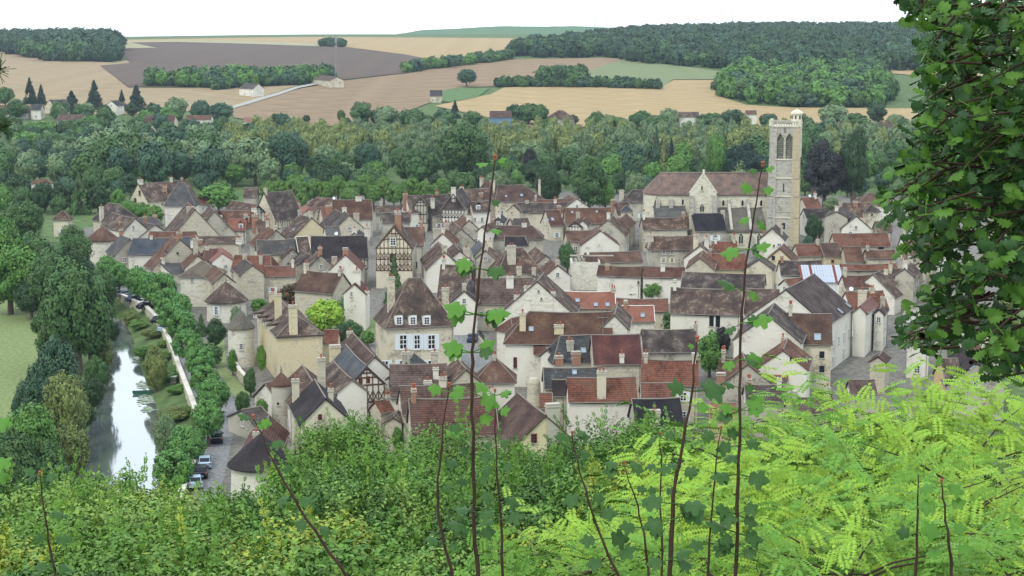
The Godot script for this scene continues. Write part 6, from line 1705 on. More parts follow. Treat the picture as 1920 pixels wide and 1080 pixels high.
	st.set_smooth_group(1)
	var prev := []
	for i in 90:
		var px := 700.0 + i * 7.0
		var top := 56.0 - 6.0 * smoothstep(770, 900, px) * smoothstep(1420, 1150, px) + (sin(px * 0.017) + 0.6 * sin(px * 0.045)) * 1.2 + rr.randf() * 0.5
		if px < 790: top += (790 - px) * 0.15
		var a := at_depth(px, top, 4300)
		var cur := [Vector3(a.x, a.y - 110, a.z + 500), a, Vector3(a.x, a.y - 110, a.z - 500)]
		if prev:
			quad(st, prev[0], cur[0], cur[1], prev[1])
			quad(st, prev[1], cur[1], cur[2], prev[2])
		prev = cur
	struct("distant_hill", done(st), M.hill_wood)
	# vegetation of the right river bank
	var reeds := [[268, 655, 34, 10], [284, 625, 30, 10], [300, 668, 34, 10], [312, 705, 40, 12], [334, 730, 34, 10], [326, 775, 50, 14], [338, 825, 50, 16], [258, 606, 30, 8], [242, 592, 26, 8], [306, 645, 24, 8], [330, 692, 24, 8], [348, 770, 30, 10]]
	for q in reeds:
		var h: float = q[3]
		tree_px("bank_shrub", "low feathery green plant between river and parapet wall", "plants on the right bank", [q[0], q[1] - h * 0.9, q[1] + h * 0.8, q[2] * 1.5, "fine", ["reed", "fresh", "olive"][int(q[0]) % 3]], 0.0, "shrub", -1.3)
	tree_px("bank_willow", "dark weeping bush overhanging the water from the right bank", "", [292, 650, 725, 56, "fine", "olive"], 0.0, "shrub", -1.3)
	tree_px("bank_willow", "grey sparse willow dipping into the water near the plane trees", "", [310, 770, 860, 56, "fine", "grey"], 0.0, "shrub", -1.3)

# ---------------------------------------------------------------- vehicles and small things
func make_car(paint: Material) -> Node3D:
	var t := Node3D.new()
	var L := 2.05
	var prof := [[-L, 0.32], [-L, 0.72], [-L + 0.12, 0.86], [-0.95, 0.95], [-0.45, 1.38], [0.2, 1.46], [1.15, 1.42], [1.75, 1.0], [L, 0.92], [L, 0.36], [1.7, 0.24], [-1.75, 0.24]]
	var st := new_st()
	var c := Vector2(0, 0.7)
	for i in prof.size():
		var a = prof[i]
		var b = prof[(i + 1) % prof.size()]
		var wa := 0.86 if a[1] < 1.0 else 0.66
		var wb := 0.86 if b[1] < 1.0 else 0.66
		quad(st, Vector3(a[0], a[1], -wa), Vector3(b[0], b[1], -wb), Vector3(b[0], b[1], wb), Vector3(a[0], a[1], wa))
		tri(st, Vector3(c.x, c.y, 0.88), Vector3(a[0], a[1], wa), Vector3(b[0], b[1], wb))
		tri(st, Vector3(c.x, c.y, -0.88), Vector3(b[0], b[1], -wb), Vector3(a[0], a[1], -wa))
	part("body", done(st), paint, t)
	for g in [[[-0.9, 0.98], [-0.5, 1.34]], [[1.2, 1.40], [1.7, 1.04]]]:
		var w := new_st()
		var a = g[0]
		var b = g[1]
		var n := Vector3(-0.02 if a[0] < 0 else 0.02, 0.03, 0)
		quad(w, Vector3(a[0], a[1], -0.7 if a[0] < 0 else -0.6) + n, Vector3(b[0], b[1], -0.6) + n, Vector3(b[0], b[1], 0.6) + n, Vector3(a[0], a[1], 0.7 if a[0] < 0 else 0.6) + n)
		part("windscreen" if a[0] < 0 else "rear_window", done(w), M.glass, t)
	for s in [-1, 1]:
		for g in [[-0.75, -0.42, 0.15, 0.15], [0.25, 0.25, 1.5, 1.1]]:
			var w := new_st()
			quad(w, Vector3(g[0], 0.99, s * 0.86), Vector3(g[2], 0.99, s * 0.86), Vector3(g[3], 1.36, s * 0.73), Vector3(g[1], 1.36, s * 0.73))
			part("side_window", done(w), M.glass, t)
		for x in [-1.28, 1.3]:
			var wheel := part("wheel", MESH.tyre, M.iron, t, Vector3(x, 0.31, s * 0.78))
			wheel.rotation.x = PI / 2
			part("rim", MESH.tyre, M.metal, wheel, Vector3(0, s * 0.03, 0), Vector3(0.62, 1.0, 0.62))
		part("headlight", MESH.box, M.frame, t, Vector3(-L + 0.03, 0.72, s * 0.62), Vector3(0.14, 0.14, 0.34))
		part("tail_light", MESH.box, M.pot, t, Vector3(L - 0.02, 0.84, s * 0.68), Vector3(0.08, 0.2, 0.24))
		part("mirror", MESH.box, paint, t, Vector3(-0.6, 1.0, s * 0.95), Vector3(0.12, 0.14, 0.2))
	return t
func build_small_things() -> void:
	MESH.tyre = lathe([[0, -0.1], [0.27, -0.1], [0.31, -0.06], [0.31, 0.06], [0.27, 0.1], [0, 0.1]], 16)
	mat("paint_grey", srgb(120, 132, 146), 0.3, null, 1, 0.4)
	mat("paint_blue", srgb(60, 76, 110), 0.25, null, 1, 0.2)
	mat("paint_dark", srgb(40, 44, 54), 0.25, null, 1, 0.2)
	mat("paint_white", srgb(222, 224, 228), 0.3)
	mat("paint_pale", srgb(170, 190, 206), 0.3, null, 1, 0.2)
	var spots := [[233, 557, "paint_grey", "silver-grey car parked foremost at the far end of the quay", 0.9], [254, 566, "paint_blue", "blue car parked beside the parapet under a plane tree", 0.9], [275, 572, "paint_white", "white van-like car parked behind the blue one", 0.85], [275, 580, "paint_dark", "black car parked tight against the parapet", 0.8], [312, 621, "paint_pale", "pale blue car under the plane trees halfway down the quay", 1.25], [300, 606, "paint_dark", "dark car in the shade of the middle plane trees", 1.15],
		[384, 875, "paint_pale", "light blue car parked nose-out near the round bastion", 1.75], [377, 893, "paint_dark", "dark car parked behind the light blue one", 1.75], [366, 912, "paint_pale", "pale car half hidden under the nearest plane tree", 1.8], [406, 828, "paint_dark", "black car tucked under the plane tree beside the road", 1.75], [1068, 530, "paint_pale", "light blue car standing in the lane by the roofless shell", 0.5], [886, 640, "paint_blue", "dark blue car beside the railings on the sloping street", 1.5], [852, 596, "paint_dark", "dark car at the upper end of the sloping street", 0.3]]
	for s in spots:
		var c := make_car(M[s[2]])
		c.name = numbered("parked_car")
		add_child(c)
		var p := on_plane(s[0], s[1], 0.0)
		c.position = Vector3(p.x, 0.06, p.z)
		c.rotation.y = s[4] + PI
		tag(c, s[3], "car", "parked cars")
	# boat, mooring box, lily pads
	var bp := on_plane(274, 738, -2.6)
	var boat := thing("rowing_boat", "small green flat-bottomed boat moored among lily pads", "boat", bp, 0.15)
	mat("boat_green", srgb(52, 96, 78), 0.5)
	var st := new_st()
	var o := [Vector2(-2.2, -0.5), Vector2(1.6, -0.65), Vector2(2.4, 0), Vector2(1.6, 0.65), Vector2(-2.2, 0.5)]
	for i in o.size():
		var a: Vector2 = o[i]
		var b: Vector2 = o[(i + 1) % o.size()]
		quad(st, Vector3(a.x, -0.1, a.y) * Vector3(0.9, 1, 0.85), Vector3(b.x, -0.1, b.y) * Vector3(0.9, 1, 0.85), Vector3(b.x, 0.45, b.y), Vector3(a.x, 0.45, a.y))
		tri(st, Vector3(0, 0.06, 0), Vector3(a.x, 0.06, a.y) * Vector3(0.9, 1, 0.85), Vector3(b.x, 0.06, b.y) * Vector3(0.9, 1, 0.85))
	part("hull", done(st), M.boat_green, boat)
	for x in [-1.2, 0.5]: part("bench", MESH.box, M.timber, boat, Vector3(x, 0.32, 0), Vector3(0.3, 0.05, 1.1))
	var wb := on_plane(325, 718, -1.3)
	var box := thing("meter_cabinet", "small white-topped cabinet in the grass below the parapet", "cabinet", wb)
	part("cabinet_body", MESH.box, M.wall_gy, box, Vector3(0, 0.5, 0), Vector3(0.9, 1.1, 0.7))
	part("cabinet_lid", MESH.box, M.frame, box, Vector3(0, 1.1, 0), Vector3(1.2, 0.12, 0.9))
	var r := RandomNumberGenerator.new()
	r.seed = 4
	var pads := []
	mat("lily", srgb(150, 162, 138), 0.45)
	var pad := lathe([[0.0, 0.02], [0.2, 0.02], [0.24, 0.035]], 9)
	for i in 260:
		var c = [[272, 750, 18, 10], [278, 768, 12, 4], [268, 722, 12, 8], [258, 672, 6, 8]][i % 4]
		var q := on_plane(c[0] + r.randfn() * c[2] * 0.5, c[1] + r.randfn() * c[3] * 0.5, -2.58)
		pads.append(Transform3D(Basis.from_scale(Vector3.ONE * r.randf_range(0.7, 1.5)), q))
	var mm := MultiMesh.new()
	mm.transform_format = MultiMesh.TRANSFORM_3D
	mm.mesh = pad
	mm.instance_count = pads.size()
	for i in pads.size(): mm.set_instance_transform(i, pads[i])
	var lp := MultiMeshInstance3D.new()
	lp.name = "lily_pads"
	lp.multimesh = mm
	lp.material_override = M.lily
	add_child(lp)
	tag(lp, "pale lily pads floating round the green boat", "lily pads")
	lp.set_meta("kind", "stuff")
	# terrace wall by the grey stone tower, street railings, ivy
	var ts := on_plane(446, 700, 0)
	var tw := thing("terrace_wall", "low garden wall with pale coping below the grey stone tower", "wall", ts)
	var wl := new_st()
	var pts := [on_plane(436, 688, 0) - ts, on_plane(450, 712, 0) - ts, on_plane(462, 726, 0) - ts]
	for i in 2: bar(wl, pts[i] + Vector3(0, 0.7, 0), pts[i + 1] + Vector3(0, 0.7, 0), 0.4, 2.0)
	part("wall_body", done(wl), M.wall_st, tw)
	var cp := new_st()
	for i in 2: bar(cp, pts[i] + Vector3(0, 1.75, 0), pts[i + 1] + Vector3(0, 1.75, 0), 0.6, 0.1)
	part("coping", done(cp), M.wall_lt, tw)
	var ra := on_plane(899, 650, 0)
	var rb := on_plane(908, 662, 0)
	var rl := thing("railing", "black iron railing above the sloping street's retaining wall", "railing", ra)
	var n := 14
	for i in n: part("baluster", MESH.box, M.iron, rl, (rb - ra) * (float(i) / (n - 1)) + Vector3(0, 2.6, 0), Vector3(0.05, 1.1, 0.05))
	for y in [2.1, 3.1]:
		var b := new_st()
		bar(b, Vector3(0, y, 0), rb - ra + Vector3(0, y, 0), 0.06, 0.06)
		part("rail", done(b), M.iron, rl)
	var rw := new_st()
	bar(rw, Vector3(0, 0.9, 0), rb - ra + Vector3(0, 0.9, 0), 0.4, 2.2)
	part("retaining_wall", done(rw), M.wall_gy, rl)
	for l in [[863, 573, "small copper street lantern by the glazed double door"], [914, 608, "small copper street lantern on the cream street house"]]:
		var p := at_depth(l[0], l[1], -on_plane(l[0], l[1] + 40, 0).z)
		var t := thing("street_lantern", l[2], "lantern", Vector3(p.x, p.y, p.z))
		part("lamp_head", lathe([[0, -0.35], [0.14, -0.3], [0.24, 0.15], [0.28, 0.17], [0, 0.42]], 8), M.pot, t)
		part("bracket", MESH.box, M.iron, t, Vector3(0.25, 0.35, 0), Vector3(0.6, 0.05, 0.05))

# ---------------------------------------------------------------- foreground: shrubs, robinias, saplings, oak
class Leaves:
	var vs := PackedVector3Array()
	var ns := PackedVector3Array()
	var cs := PackedColorArray()
	var ix := PackedInt32Array()
	func blade(p: Vector3, along: Vector3, side: Vector3, n: Vector3, l: float, w: float, c: Color) -> void:      # a pointed oval of four faces, folded a little at the midrib
		var k := vs.size()
		if along.cross(side).dot(n) < 0.0: side = -side
		var up := n * w * 0.25
		vs.append_array(PackedVector3Array([p, p + along * l * 0.45 + side * w + up, p + along * l - n * l * 0.08, p + along * l * 0.45 - side * w + up, p + along * l * 0.5]))
		for q in 5:
			ns.append(n)
			cs.append(c)
		ix.append_array(PackedInt32Array([k, k + 1, k + 4, k + 1, k + 2, k + 4, k + 2, k + 3, k + 4, k + 3, k, k + 4]))
	func mesh() -> ArrayMesh:
		var ar := []
		ar.resize(Mesh.ARRAY_MAX)
		ar[Mesh.ARRAY_VERTEX] = vs
		ar[Mesh.ARRAY_NORMAL] = ns
		ar[Mesh.ARRAY_COLOR] = cs
		ar[Mesh.ARRAY_INDEX] = ix
		var am := ArrayMesh.new()
		am.add_surface_from_arrays(Mesh.PRIMITIVE_TRIANGLES, ar)
		return am

func bush_mesh(sd: int, clumps: int, leaves: int, leaf: float, shoots: int) -> ArrayMesh:
	var r := RandomNumberGenerator.new()
	r.seed = sd
	var L := Leaves.new()
	for c in clumps:
		var d := Vector3(r.randfn(), r.randfn() * 0.7 + 0.35, r.randfn()).normalized()
		var cr := r.randf_range(0.16, 0.36)
		var centre := d * (r.randf_range(0.62, 1.0) - cr * 0.6)
		var tone := r.randf_range(0.62, 0.9)
		var warm := r.randf_range(-0.08, 0.1)
		for l in leaves:
			var e := Vector3(r.randfn(), r.randfn() * 0.8 + 0.4, r.randfn()).normalized()
			var p := centre + e * cr * r.randf_range(0.45, 1.1)
			var n := (e + Vector3(r.randf_range(-1, 1), r.randf_range(0, 1.4), r.randf_range(-1, 1)) * 0.7).normalized()
			var s := n.cross(Vector3(r.randf_range(-1, 1), r.randf_range(-1, 1), r.randf_range(-1, 1))).normalized()
			var t := clampf(tone + r.randf_range(-0.14, 0.14), 0.35, 1)
			L.blade(p, n.cross(s), s, n, leaf * r.randf_range(1.2, 2.4), leaf * r.randf_range(0.45, 0.75), Color(clampf(t + warm, 0, 1), t, clampf(t - warm * 0.6, 0, 1)))
	for i in shoots:                                  # young shoots standing out of the outline
		var d := Vector3(r.randfn(), r.randfn() * 0.5 + 0.9, r.randfn()).normalized()
		var p := d * r.randf_range(0.7, 0.95)
		var dir := (d + Vector3(r.randf_range(-0.5, 0.5), 0.8, r.randf_range(-0.5, 0.5))).normalized()
		var tone := r.randf_range(0.75, 1.0)
		for k in 14:
			p += dir * 0.028
			dir = (dir + Vector3(r.randf_range(-0.08, 0.08), -0.02, r.randf_range(-0.08, 0.08))).normalized()
			for s: float in [-1.0, 1.0]:
				var a := (dir.cross(Vector3(sin(k * 2.4), 0.2, cos(k * 2.4))).normalized() * s + dir * 0.5).normalized()
				var n := a.cross(dir).normalized() * s
				L.blade(p, a, dir, n, leaf * 2.0 * (1.1 - k * 0.045), leaf * 0.6, Color(tone, tone, tone * 0.85))
	return L.mesh()

func robinia_mesh(sd: int, branches: int, fronds: int) -> ArrayMesh:
	var r := RandomNumberGenerator.new()
	r.seed = sd
	var L := Leaves.new()
	for b in branches:
		var a := r.randf() * TAU
		var from := Vector3(0, r.randf_range(-0.7, 0.55), 0)
		var out := Vector3(cos(a), r.randf_range(0.15, 0.75), sin(a)).normalized()
		var p := from + out * 0.15
		var tone := r.randf_range(0.7, 0.95)
		for f in fronds:
			p += out * (0.95 / fronds)
			out = (out + Vector3(r.randf_range(-0.14, 0.14), r.randf_range(-0.12, 0.06), r.randf_range(-0.14, 0.14))).normalized()
			var side := out.cross(Vector3.UP).normalized() * (1 if f % 2 else -1)
			var dir := (side + out * r.randf_range(0.1, 0.8) + Vector3(0, r.randf_range(-0.1, 0.5), 0)).normalized()
			var q := p
			var warm := r.randf_range(-0.05, 0.1)
			var over := (Vector3.UP + Vector3(r.randf_range(-0.8, 0.8), 0, r.randf_range(-0.8, 0.8))).normalized()
			var step := r.randf_range(0.022, 0.03)
			for k in 9:
				q += dir * step
				dir = (dir + Vector3(0, -0.06, 0)).normalized()
				var sd2 := dir.cross(over).normalized()
				var up := sd2.cross(dir)
				var t := clampf(tone + r.randf_range(-0.1, 0.12), 0, 1)
				for s: float in [-1.0, 1.0]:
					var al := (sd2 * s + dir * 0.35 - up * r.randf_range(0.0, 0.35)).normalized()
					L.blade(q, al, dir, up, 0.062 * (1.0 - absf(k - 4) * 0.06), 0.0155, Color(clampf(t + warm, 0, 1), t, clampf(t - 0.1, 0, 1)))
			L.blade(q + dir * step, dir, dir.cross(Vector3.UP).normalized(), Vector3.UP, 0.06, 0.016, Color(tone, tone, tone * 0.9))
	return L.mesh()

func leaf_shape(outline: Array) -> ArrayMesh:      # a lobed blade: fan round the midrib, edges drooping, with its stalk
	var st := new_st()
	st.set_smooth_group(1)
	var mid := [Vector3(0.0, 0, 0), Vector3(0.35, 0.035, 0), Vector3(0.7, 0.03, 0), Vector3(1.0, -0.06, 0)]
	for s in [-1.0, 1.0]:
		var pts := []
		for o in outline: pts.append(Vector3(o[0], -absf(o[1]) * 0.28 + 0.03 - o[0] * o[0] * 0.08, o[1] * s))
		var rib := func(q: Vector3) -> Vector3: return mid[clampi(int(q.x * 3.0 + 0.5), 0, 3)]
		for i in pts.size() - 1:
			var a: Vector3 = rib.call(pts[i])
			var b: Vector3 = rib.call(pts[i + 1])
			for t in [[a, pts[i], pts[i + 1]], [a, pts[i + 1], b]]:
				if t[0].is_equal_approx(t[2]) or t[0].is_equal_approx(t[1]): continue
				if s > 0: tri(st, t[0], t[2], t[1])
				else: tri(st, t[0], t[1], t[2])
	st.set_smooth_group(-1)
	bar(st, Vector3(-0.6, 0.04, 0), Vector3(0.05, 0.0, 0), 0.05, 0.04)
	return done(st)

func sapling(label: String, d: float, pts: Array, thick: float, leaves: Array, leafmat := "maple") -> void:
	var P := []
	var R := []
	var jr := RandomNumberGenerator.new()
	jr.seed = int(pts[0][0] + pts[0][1] * 7)
	for i in pts.size():                              # crooked between the points read off the photograph, swollen at the leaf nodes
		var t0 := float(i) / (pts.size() - 1)
		P.append(at_depth(pts[i][0], pts[i][1], d))
		R.append(lerpf(thick * 0.25, thick * 0.8, t0) * 0.5 / F * d)
		if i < pts.size() - 1:
			for k in [0.25, 0.5, 0.75]:
				P.append(at_depth(lerpf(pts[i][0], pts[i + 1][0], k) + jr.randf_range(-2.2, 2.2), lerpf(pts[i][1], pts[i + 1][1], k), d + jr.randf_range(-0.02, 0.02)))
				R.append(lerpf(thick * 0.25, thick * 0.8, t0 + k / (pts.size() - 1)) * jr.randf_range(0.42, 0.6) / F * d)
	var last: Vector3 = P[P.size() - 1]
	var foot := Vector3(last.x, ground(last.x, last.z) - 0.1, last.z)
	P.append(foot)
	R.append(thick * 0.55 / F * d)
	var t := thing("sapling", label, "sapling", Vector3(foot.x, foot.y + 0.1, foot.z), 0, "")
	var st := new_st()
	var Q := []
	for p in P: Q.append(p - t.position)
	tube(st, Q, R, 7)
	part("stem", done(st), M.stem, t)
	var r := RandomNumberGenerator.new()
	r.seed = int(pts[0][0] * 3 + pts[0][1])
	for l in leaves:                                  # [row, leaf length px, how many]
		var y: float = l[0]
		var x: float = pts[0][0]
		for i in pts.size() - 1:
			if y >= pts[i][1] and y <= pts[i + 1][1]: x = lerpf(pts[i][0], pts[i + 1][0], (y - pts[i][1]) / (pts[i + 1][1] - pts[i][1]))
		var at := at_depth(x, y, d) - t.position
		var a0 := r.randf_range(-0.5, 0.5)
		for k in (int(l[2]) if y < 720 or r.randf() < 0.5 else int(l[2]) - 1):
			var sz: float = l[1] / F * d * r.randf_range(0.55, 0.95)
			var ang := a0 + PI * k + r.randf_range(-0.5, 0.5)
			var nn := Vector3(r.randf_range(-0.5, 0.5), r.randf_range(0.45, 1.0), r.randf_range(0.25, 0.9)).normalized()
			var dir := Vector3(cos(ang), r.randf_range(-0.35, 0.35), sin(ang) * 0.6)
			dir = (dir - nn * dir.dot(nn)).normalized()
			var b := Basis(dir, nn, dir.cross(nn))
			var fresh := r.randf() < 0.5 and y < 800
			var o := part("leaf", MESH.maple, M["leaf_maple_fresh" if fresh else "leaf_" + leafmat], t)
			o.transform = Transform3D(b * Basis.from_scale(Vector3.ONE * sz), at + dir * sz * 0.55)
	if leaves.size() > 2:
		var bud := part("bud", MESH.pot, M.bud, t, Q[0], Vector3.ONE * thick / F * d * 2.2)
		bud.rotation.x = 0.2

func build_foreground() -> void:
	mat("stem", srgb(66, 48, 42), 0.7)
	mat("stem_green", srgb(82, 78, 52), 0.7)
	mat("bud", srgb(150, 88, 64), 0.7)
	MESH.maple = leaf_shape([[0.0, 0.0], [-0.04, 0.22], [0.12, 0.42], [0.3, 0.30], [0.42, 0.56], [0.62, 0.5], [0.6, 0.26], [0.82, 0.2], [1.0, 0.0]])
	MESH.oak = leaf_shape([[0.0, 0.0], [0.12, 0.09], [0.2, 0.2], [0.3, 0.12], [0.42, 0.3], [0.52, 0.17], [0.64, 0.34], [0.74, 0.18], [0.86, 0.24], [0.94, 0.12], [1.0, 0.0]])
	for i in 4: MESH["bush%d" % i] = bush_mesh(400 + i, 75, 105, 0.032, 9)
	for i in 3: MESH["robinia%d" % i] = robinia_mesh(420 + i, 26, 11)
	var r := RandomNumberGenerator.new()
	r.seed = 21
	# shrubs of the slope: nearest below the frame's lower edge, then farther down
	var layers := [[13.0, 1075, 1.3, -80, 2000, 17], [17.0, 1030, 1.55, -80, 2000, 15], [21.5, 985, 1.75, -60, 1980, 14], [27.0, 945, 2.0, -60, 1980, 14], [35.0, 915, 2.0, -60, 1300, 14], [45.0, 905, 2.4, -60, 700, 9]]
	var far := func(px: float) -> float:                # row of the canopy's upper outline
		if px < 380: return 885.0 + 12.0 * sin(px * 0.03)
		if px < 560: return 935.0 if px < 520 else lerpf(935, 830, (px - 520) / 40.0)
		if px < 760: return 800.0
		if px < 1000: return 825.0
		return 790.0
	for l in layers:
		for i in l[5]:
			var px: float = lerpf(l[3], l[4], (i + 0.5 + r.randf_range(-0.35, 0.35)) / l[5])
			var d: float = l[0] * r.randf_range(0.92, 1.08)
			var row: float = l[1] + r.randf_range(-22, 18)
			if px > 560 and px < 1300 and d > 24: row -= 35
			row = maxf(row, far.call(px))
			var top := at_depth(px, row, d)
			var g := ground(top.x, top.z)
			var rad: float = l[2] * r.randf_range(0.6, 0.85)
			var h := maxf(top.y - g, 0.9)
			var kind: String = ["bush", "bush_light", "bush_deep", "bush", "bush_deep", "bush", "bush_light", "bush", "bush", "bush_light", "bush_deep", "bush", "bush_yellow"][r.randi() % 13]
			var t := thing("wild_shrub", {"bush": "green wild shrub in the thicket on the slope below the viewpoint", "bush_light": "pale green wild shrub in the thicket on the slope", "bush_deep": "dark green wild shrub in the thicket on the slope", "bush_yellow": "yellow-green wild shrub in the thicket on the slope"}[kind], "shrub", Vector3(top.x, g, top.z), 0, {"bush": "green thicket shrubs", "bush_light": "pale thicket shrubs", "bush_deep": "dark thicket shrubs", "bush_yellow": "yellowish thicket shrubs"}[kind])
			part("foliage", MESH["bush%d" % (r.randi() % 4)], M["leaf_" + kind], t, Vector3(0, h - h * 0.46, 0), Vector3(rad, h * 0.5, rad), r.randf() * TAU)
			part("stem", MESH.trunk, M.stem, t, Vector3.ZERO, Vector3(h * 0.5, h * 0.7, h * 0.5), r.randf() * TAU)
	# small trees at the foot of the slope
	for a in [[600, 800, 62, 5.5], [650, 785, 60, 4.8], [575, 850, 55, 3.6], [700, 835, 52, 4.2], [770, 845, 54, 4.0], [840, 788, 66, 5.2], [905, 825, 60, 4.6], [950, 835, 56, 4.4], [1000, 840, 58, 4.6], [1060, 832, 60, 4.6], [1105, 790, 66, 5.2], [1160, 800, 64, 5.0], [1215, 785, 66, 5.2], [1260, 800, 62, 5.0], [1020, 870, 46, 3.6], [880, 880, 46, 3.6], [740, 885, 44, 3.4], [1130, 870, 46, 3.6], [620, 880, 44, 3.4]]:
		var top := at_depth(a[0], a[1], a[2])
		var g := ground(top.x, top.z)
		var nm: String = ["bush", "bush_light", "bush_deep", "bush"][r.randi() % 4]
		var h := top.y - g
		var t := thing("slope_tree", "fine-leaved small tree rising before the front row of roofs", "tree", Vector3(top.x, g, top.z), 0, "small trees before the front row")
		part("crown", MESH["bush%d" % (r.randi() % 4)], M["leaf_" + nm], t, Vector3(0, h - a[3] * 0.42, 0), Vector3(a[3] * 0.42, a[3] * 0.45, a[3] * 0.42), r.randf() * TAU)
		part("trunk", MESH.trunk, M.bark, t, Vector3.ZERO, Vector3(h * 0.4, h * 0.85, h * 0.4), r.randf() * TAU)
	# robinias with feathered leaves
	for a in [[1290, 775, 20, 1.1], [1360, 765, 19, 1.1], [1420, 790, 17, 1.0], [1480, 752, 19, 1.2], [1550, 744, 18, 1.15], [1620, 738, 17, 1.1], [1690, 708, 19, 1.25], [1760, 722, 17, 1.15], [1840, 748, 17, 1.15], [1900, 755, 18, 1.2], [1330, 845, 15, 1.0], [1450, 840, 15, 1.1], [1560, 825, 14.5, 1.1], [1680, 815, 14.5, 1.15], [1800, 800, 14.5, 1.1], [1910, 830, 15, 1.1], [1260, 880, 13.5, 0.9], [1380, 905, 12.5, 0.9], [1500, 900, 12.5, 1.0], [1620, 890, 12.5, 1.0], [1740, 890, 12.5, 1.0], [1860, 900, 12.5, 1.0], [1170, 920, 13.5, 0.8], [1090, 960, 12.5, 0.8], [1230, 985, 11.5, 0.8], [1350, 1000, 11, 0.8], [1470, 990, 11, 0.85], [1590, 985, 11, 0.85], [1700, 985, 11, 0.85], [1810, 990, 11, 0.85], [1920, 1000, 11, 0.85], [1010, 1000, 12, 0.7]]:
		var top := at_depth(a[0], a[1], a[2])
		var g := ground(top.x, top.z)
		var h := top.y - g
		var rad: float = a[3] * 0.95
		var pale := r.randf() < 0.72
		var t := thing("robinia", "robinia shoot with bright feathered yellow-green leaves on the slope" if pale else "robinia shoot with deeper green feathered leaves on the slope", "tree", Vector3(top.x, g, top.z), 0, "yellow-green robinias" if pale else "deeper green robinias")
		part("crown", MESH["robinia%d" % (r.randi() % 3)], M["leaf_robinia" if pale else "leaf_robinia_deep"], t, Vector3(0, h - rad * 0.95, 0), Vector3(rad, rad, rad), 0.0).basis = Basis(Vector3.RIGHT, r.randf_range(-0.2, 0.65)) * Basis(Vector3.BACK, r.randf_range(-0.5, 0.5)) * Basis(Vector3.UP, r.randf() * TAU) * Basis.from_scale(Vector3.ONE * rad)
		var st := new_st()
		tube(st, [Vector3(0, -0.1, 0), Vector3(0.05, h * 0.4, 0.03), Vector3(r.randf_range(-0.2, 0.2), h - rad * 0.75, r.randf_range(-0.2, 0.2))], [0.03, 0.02, 0.006], 6)
		for k in 7:
			var an := r.randf() * TAU
			var y0 := h - rad * r.randf_range(0.5, 1.6)
			tube(st, [Vector3(0, y0, 0), Vector3(cos(an) * rad * 0.4, y0 + rad * 0.2, sin(an) * rad * 0.4), Vector3(cos(an) * rad * 0.85, y0 + rad * 0.3, sin(an) * rad * 0.85)], [0.012, 0.008, 0.004], 5)
		part("stem", done(st), M.stem, t)
	# saplings, near enough to count their leaves
	sapling("tallest bare-stemmed maple sapling reaching up to the belt of trees", 6.5, [[928, 300], [912, 420], [900, 500], [888, 620], [884, 700], [887, 850], [889, 1000], [897, 1090]], 11, [[308, 26, 3], [385, 20, 1], [432, 24, 1], [505, 46, 4], [590, 48, 4], [662, 46, 4], [735, 44, 3], [790, 40, 3], [852, 34, 2], [905, 34, 2], [960, 36, 3], [1000, 34, 2]])
	sapling("tall maple sapling with leaf whorls in front of the church tower", 6.6, [[1430, 312], [1414, 400], [1396, 520], [1388, 640], [1387, 760], [1384, 900], [1378, 1090]], 10, [[320, 24, 3], [358, 30, 2], [405, 36, 2], [468, 40, 3], [545, 40, 2], [607, 44, 3], [675, 44, 3], [728, 30, 3], [770, 46, 4], [835, 46, 3], [890, 50, 3], [965, 48, 4], [1000, 46, 4], [1040, 44, 3]])
	sapling("forked dark sapling with one broad drooping leaf pair beside the orange roofs", 5.6, [[1307, 640], [1297, 740], [1277, 850], [1262, 930], [1254, 1090]], 12, [[650, 16, 2], [735, 62, 3], [760, 40, 2], [880, 34, 2], [945, 50, 4], [975, 48, 3], [1050, 44, 3]])
	sapling("thin curved sapling just left of the tallest one", 6.4, [[842, 725], [830, 800], [820, 900], [822, 970], [850, 1090]], 9, [[735, 40, 3], [800, 36, 2], [862, 34, 2], [920, 34, 2], [985, 36, 2], [1020, 34, 2]])
	sapling("thin straight sapling just right of the tallest one", 7.2, [[928, 735], [930, 830], [935, 920], [943, 1090]], 7, [[742, 34, 3], [775, 34, 2], [830, 30, 2], [875, 30, 2], [930, 34, 2], [975, 34, 2]])
	sapling("leaning sapling with dark leaves left of the robinias", 6.0, [[1073, 815], [1085, 880], [1110, 960], [1140, 1040], [1165, 1090]], 8, [[818, 30, 3], [850, 28, 2], [930, 42, 3], [960, 40, 2], [1010, 44, 3], [1050, 44, 3]])
	sapling("short sapling topped by a dark leaf tuft among robinia leaves", 6.0, [[1170, 870], [1190, 930], [1208, 1000], [1217, 1090]], 7, [[875, 34, 4], [915, 30, 2], [945, 32, 2], [990, 40, 3]])
	sapling("long leaning sapling before the round bastion", 5.8, [[475, 785], [510, 860], [560, 950], [620, 1040], [660, 1090]], 9, [[790, 26, 3], [832, 36, 2], [885, 28, 1], [935, 36, 2], [990, 34, 2]])
	sapling("short sapling with reddish tip above the river's near bend", 6.2, [[75, 890], [85, 970], [100, 1060], [106, 1090]], 8, [[893, 26, 4], [960, 34, 2], [1010, 34, 2], [1058, 30, 2]])
	sapling("slender sapling between two taller dark stems", 6.6, [[1352, 805], [1338, 920], [1326, 1090]], 7, [[812, 34, 3], [870, 34, 2], [905, 36, 2], [970, 38, 3], [1020, 38, 3]])
	sapling("sapling rising through the robinias below the oak branch", 6.6, [[1765, 905], [1772, 960], [1780, 1030], [1786, 1090]], 9, [[912, 40, 3], [950, 44, 3], [990, 44, 3], [1030, 44, 3]], "maple_fresh")
	sapling("leafless-looking stem beside another sapling below the oak branch", 7.0, [[1722, 890], [1720, 980], [1716, 1090]], 8, [[1000, 30, 2]])
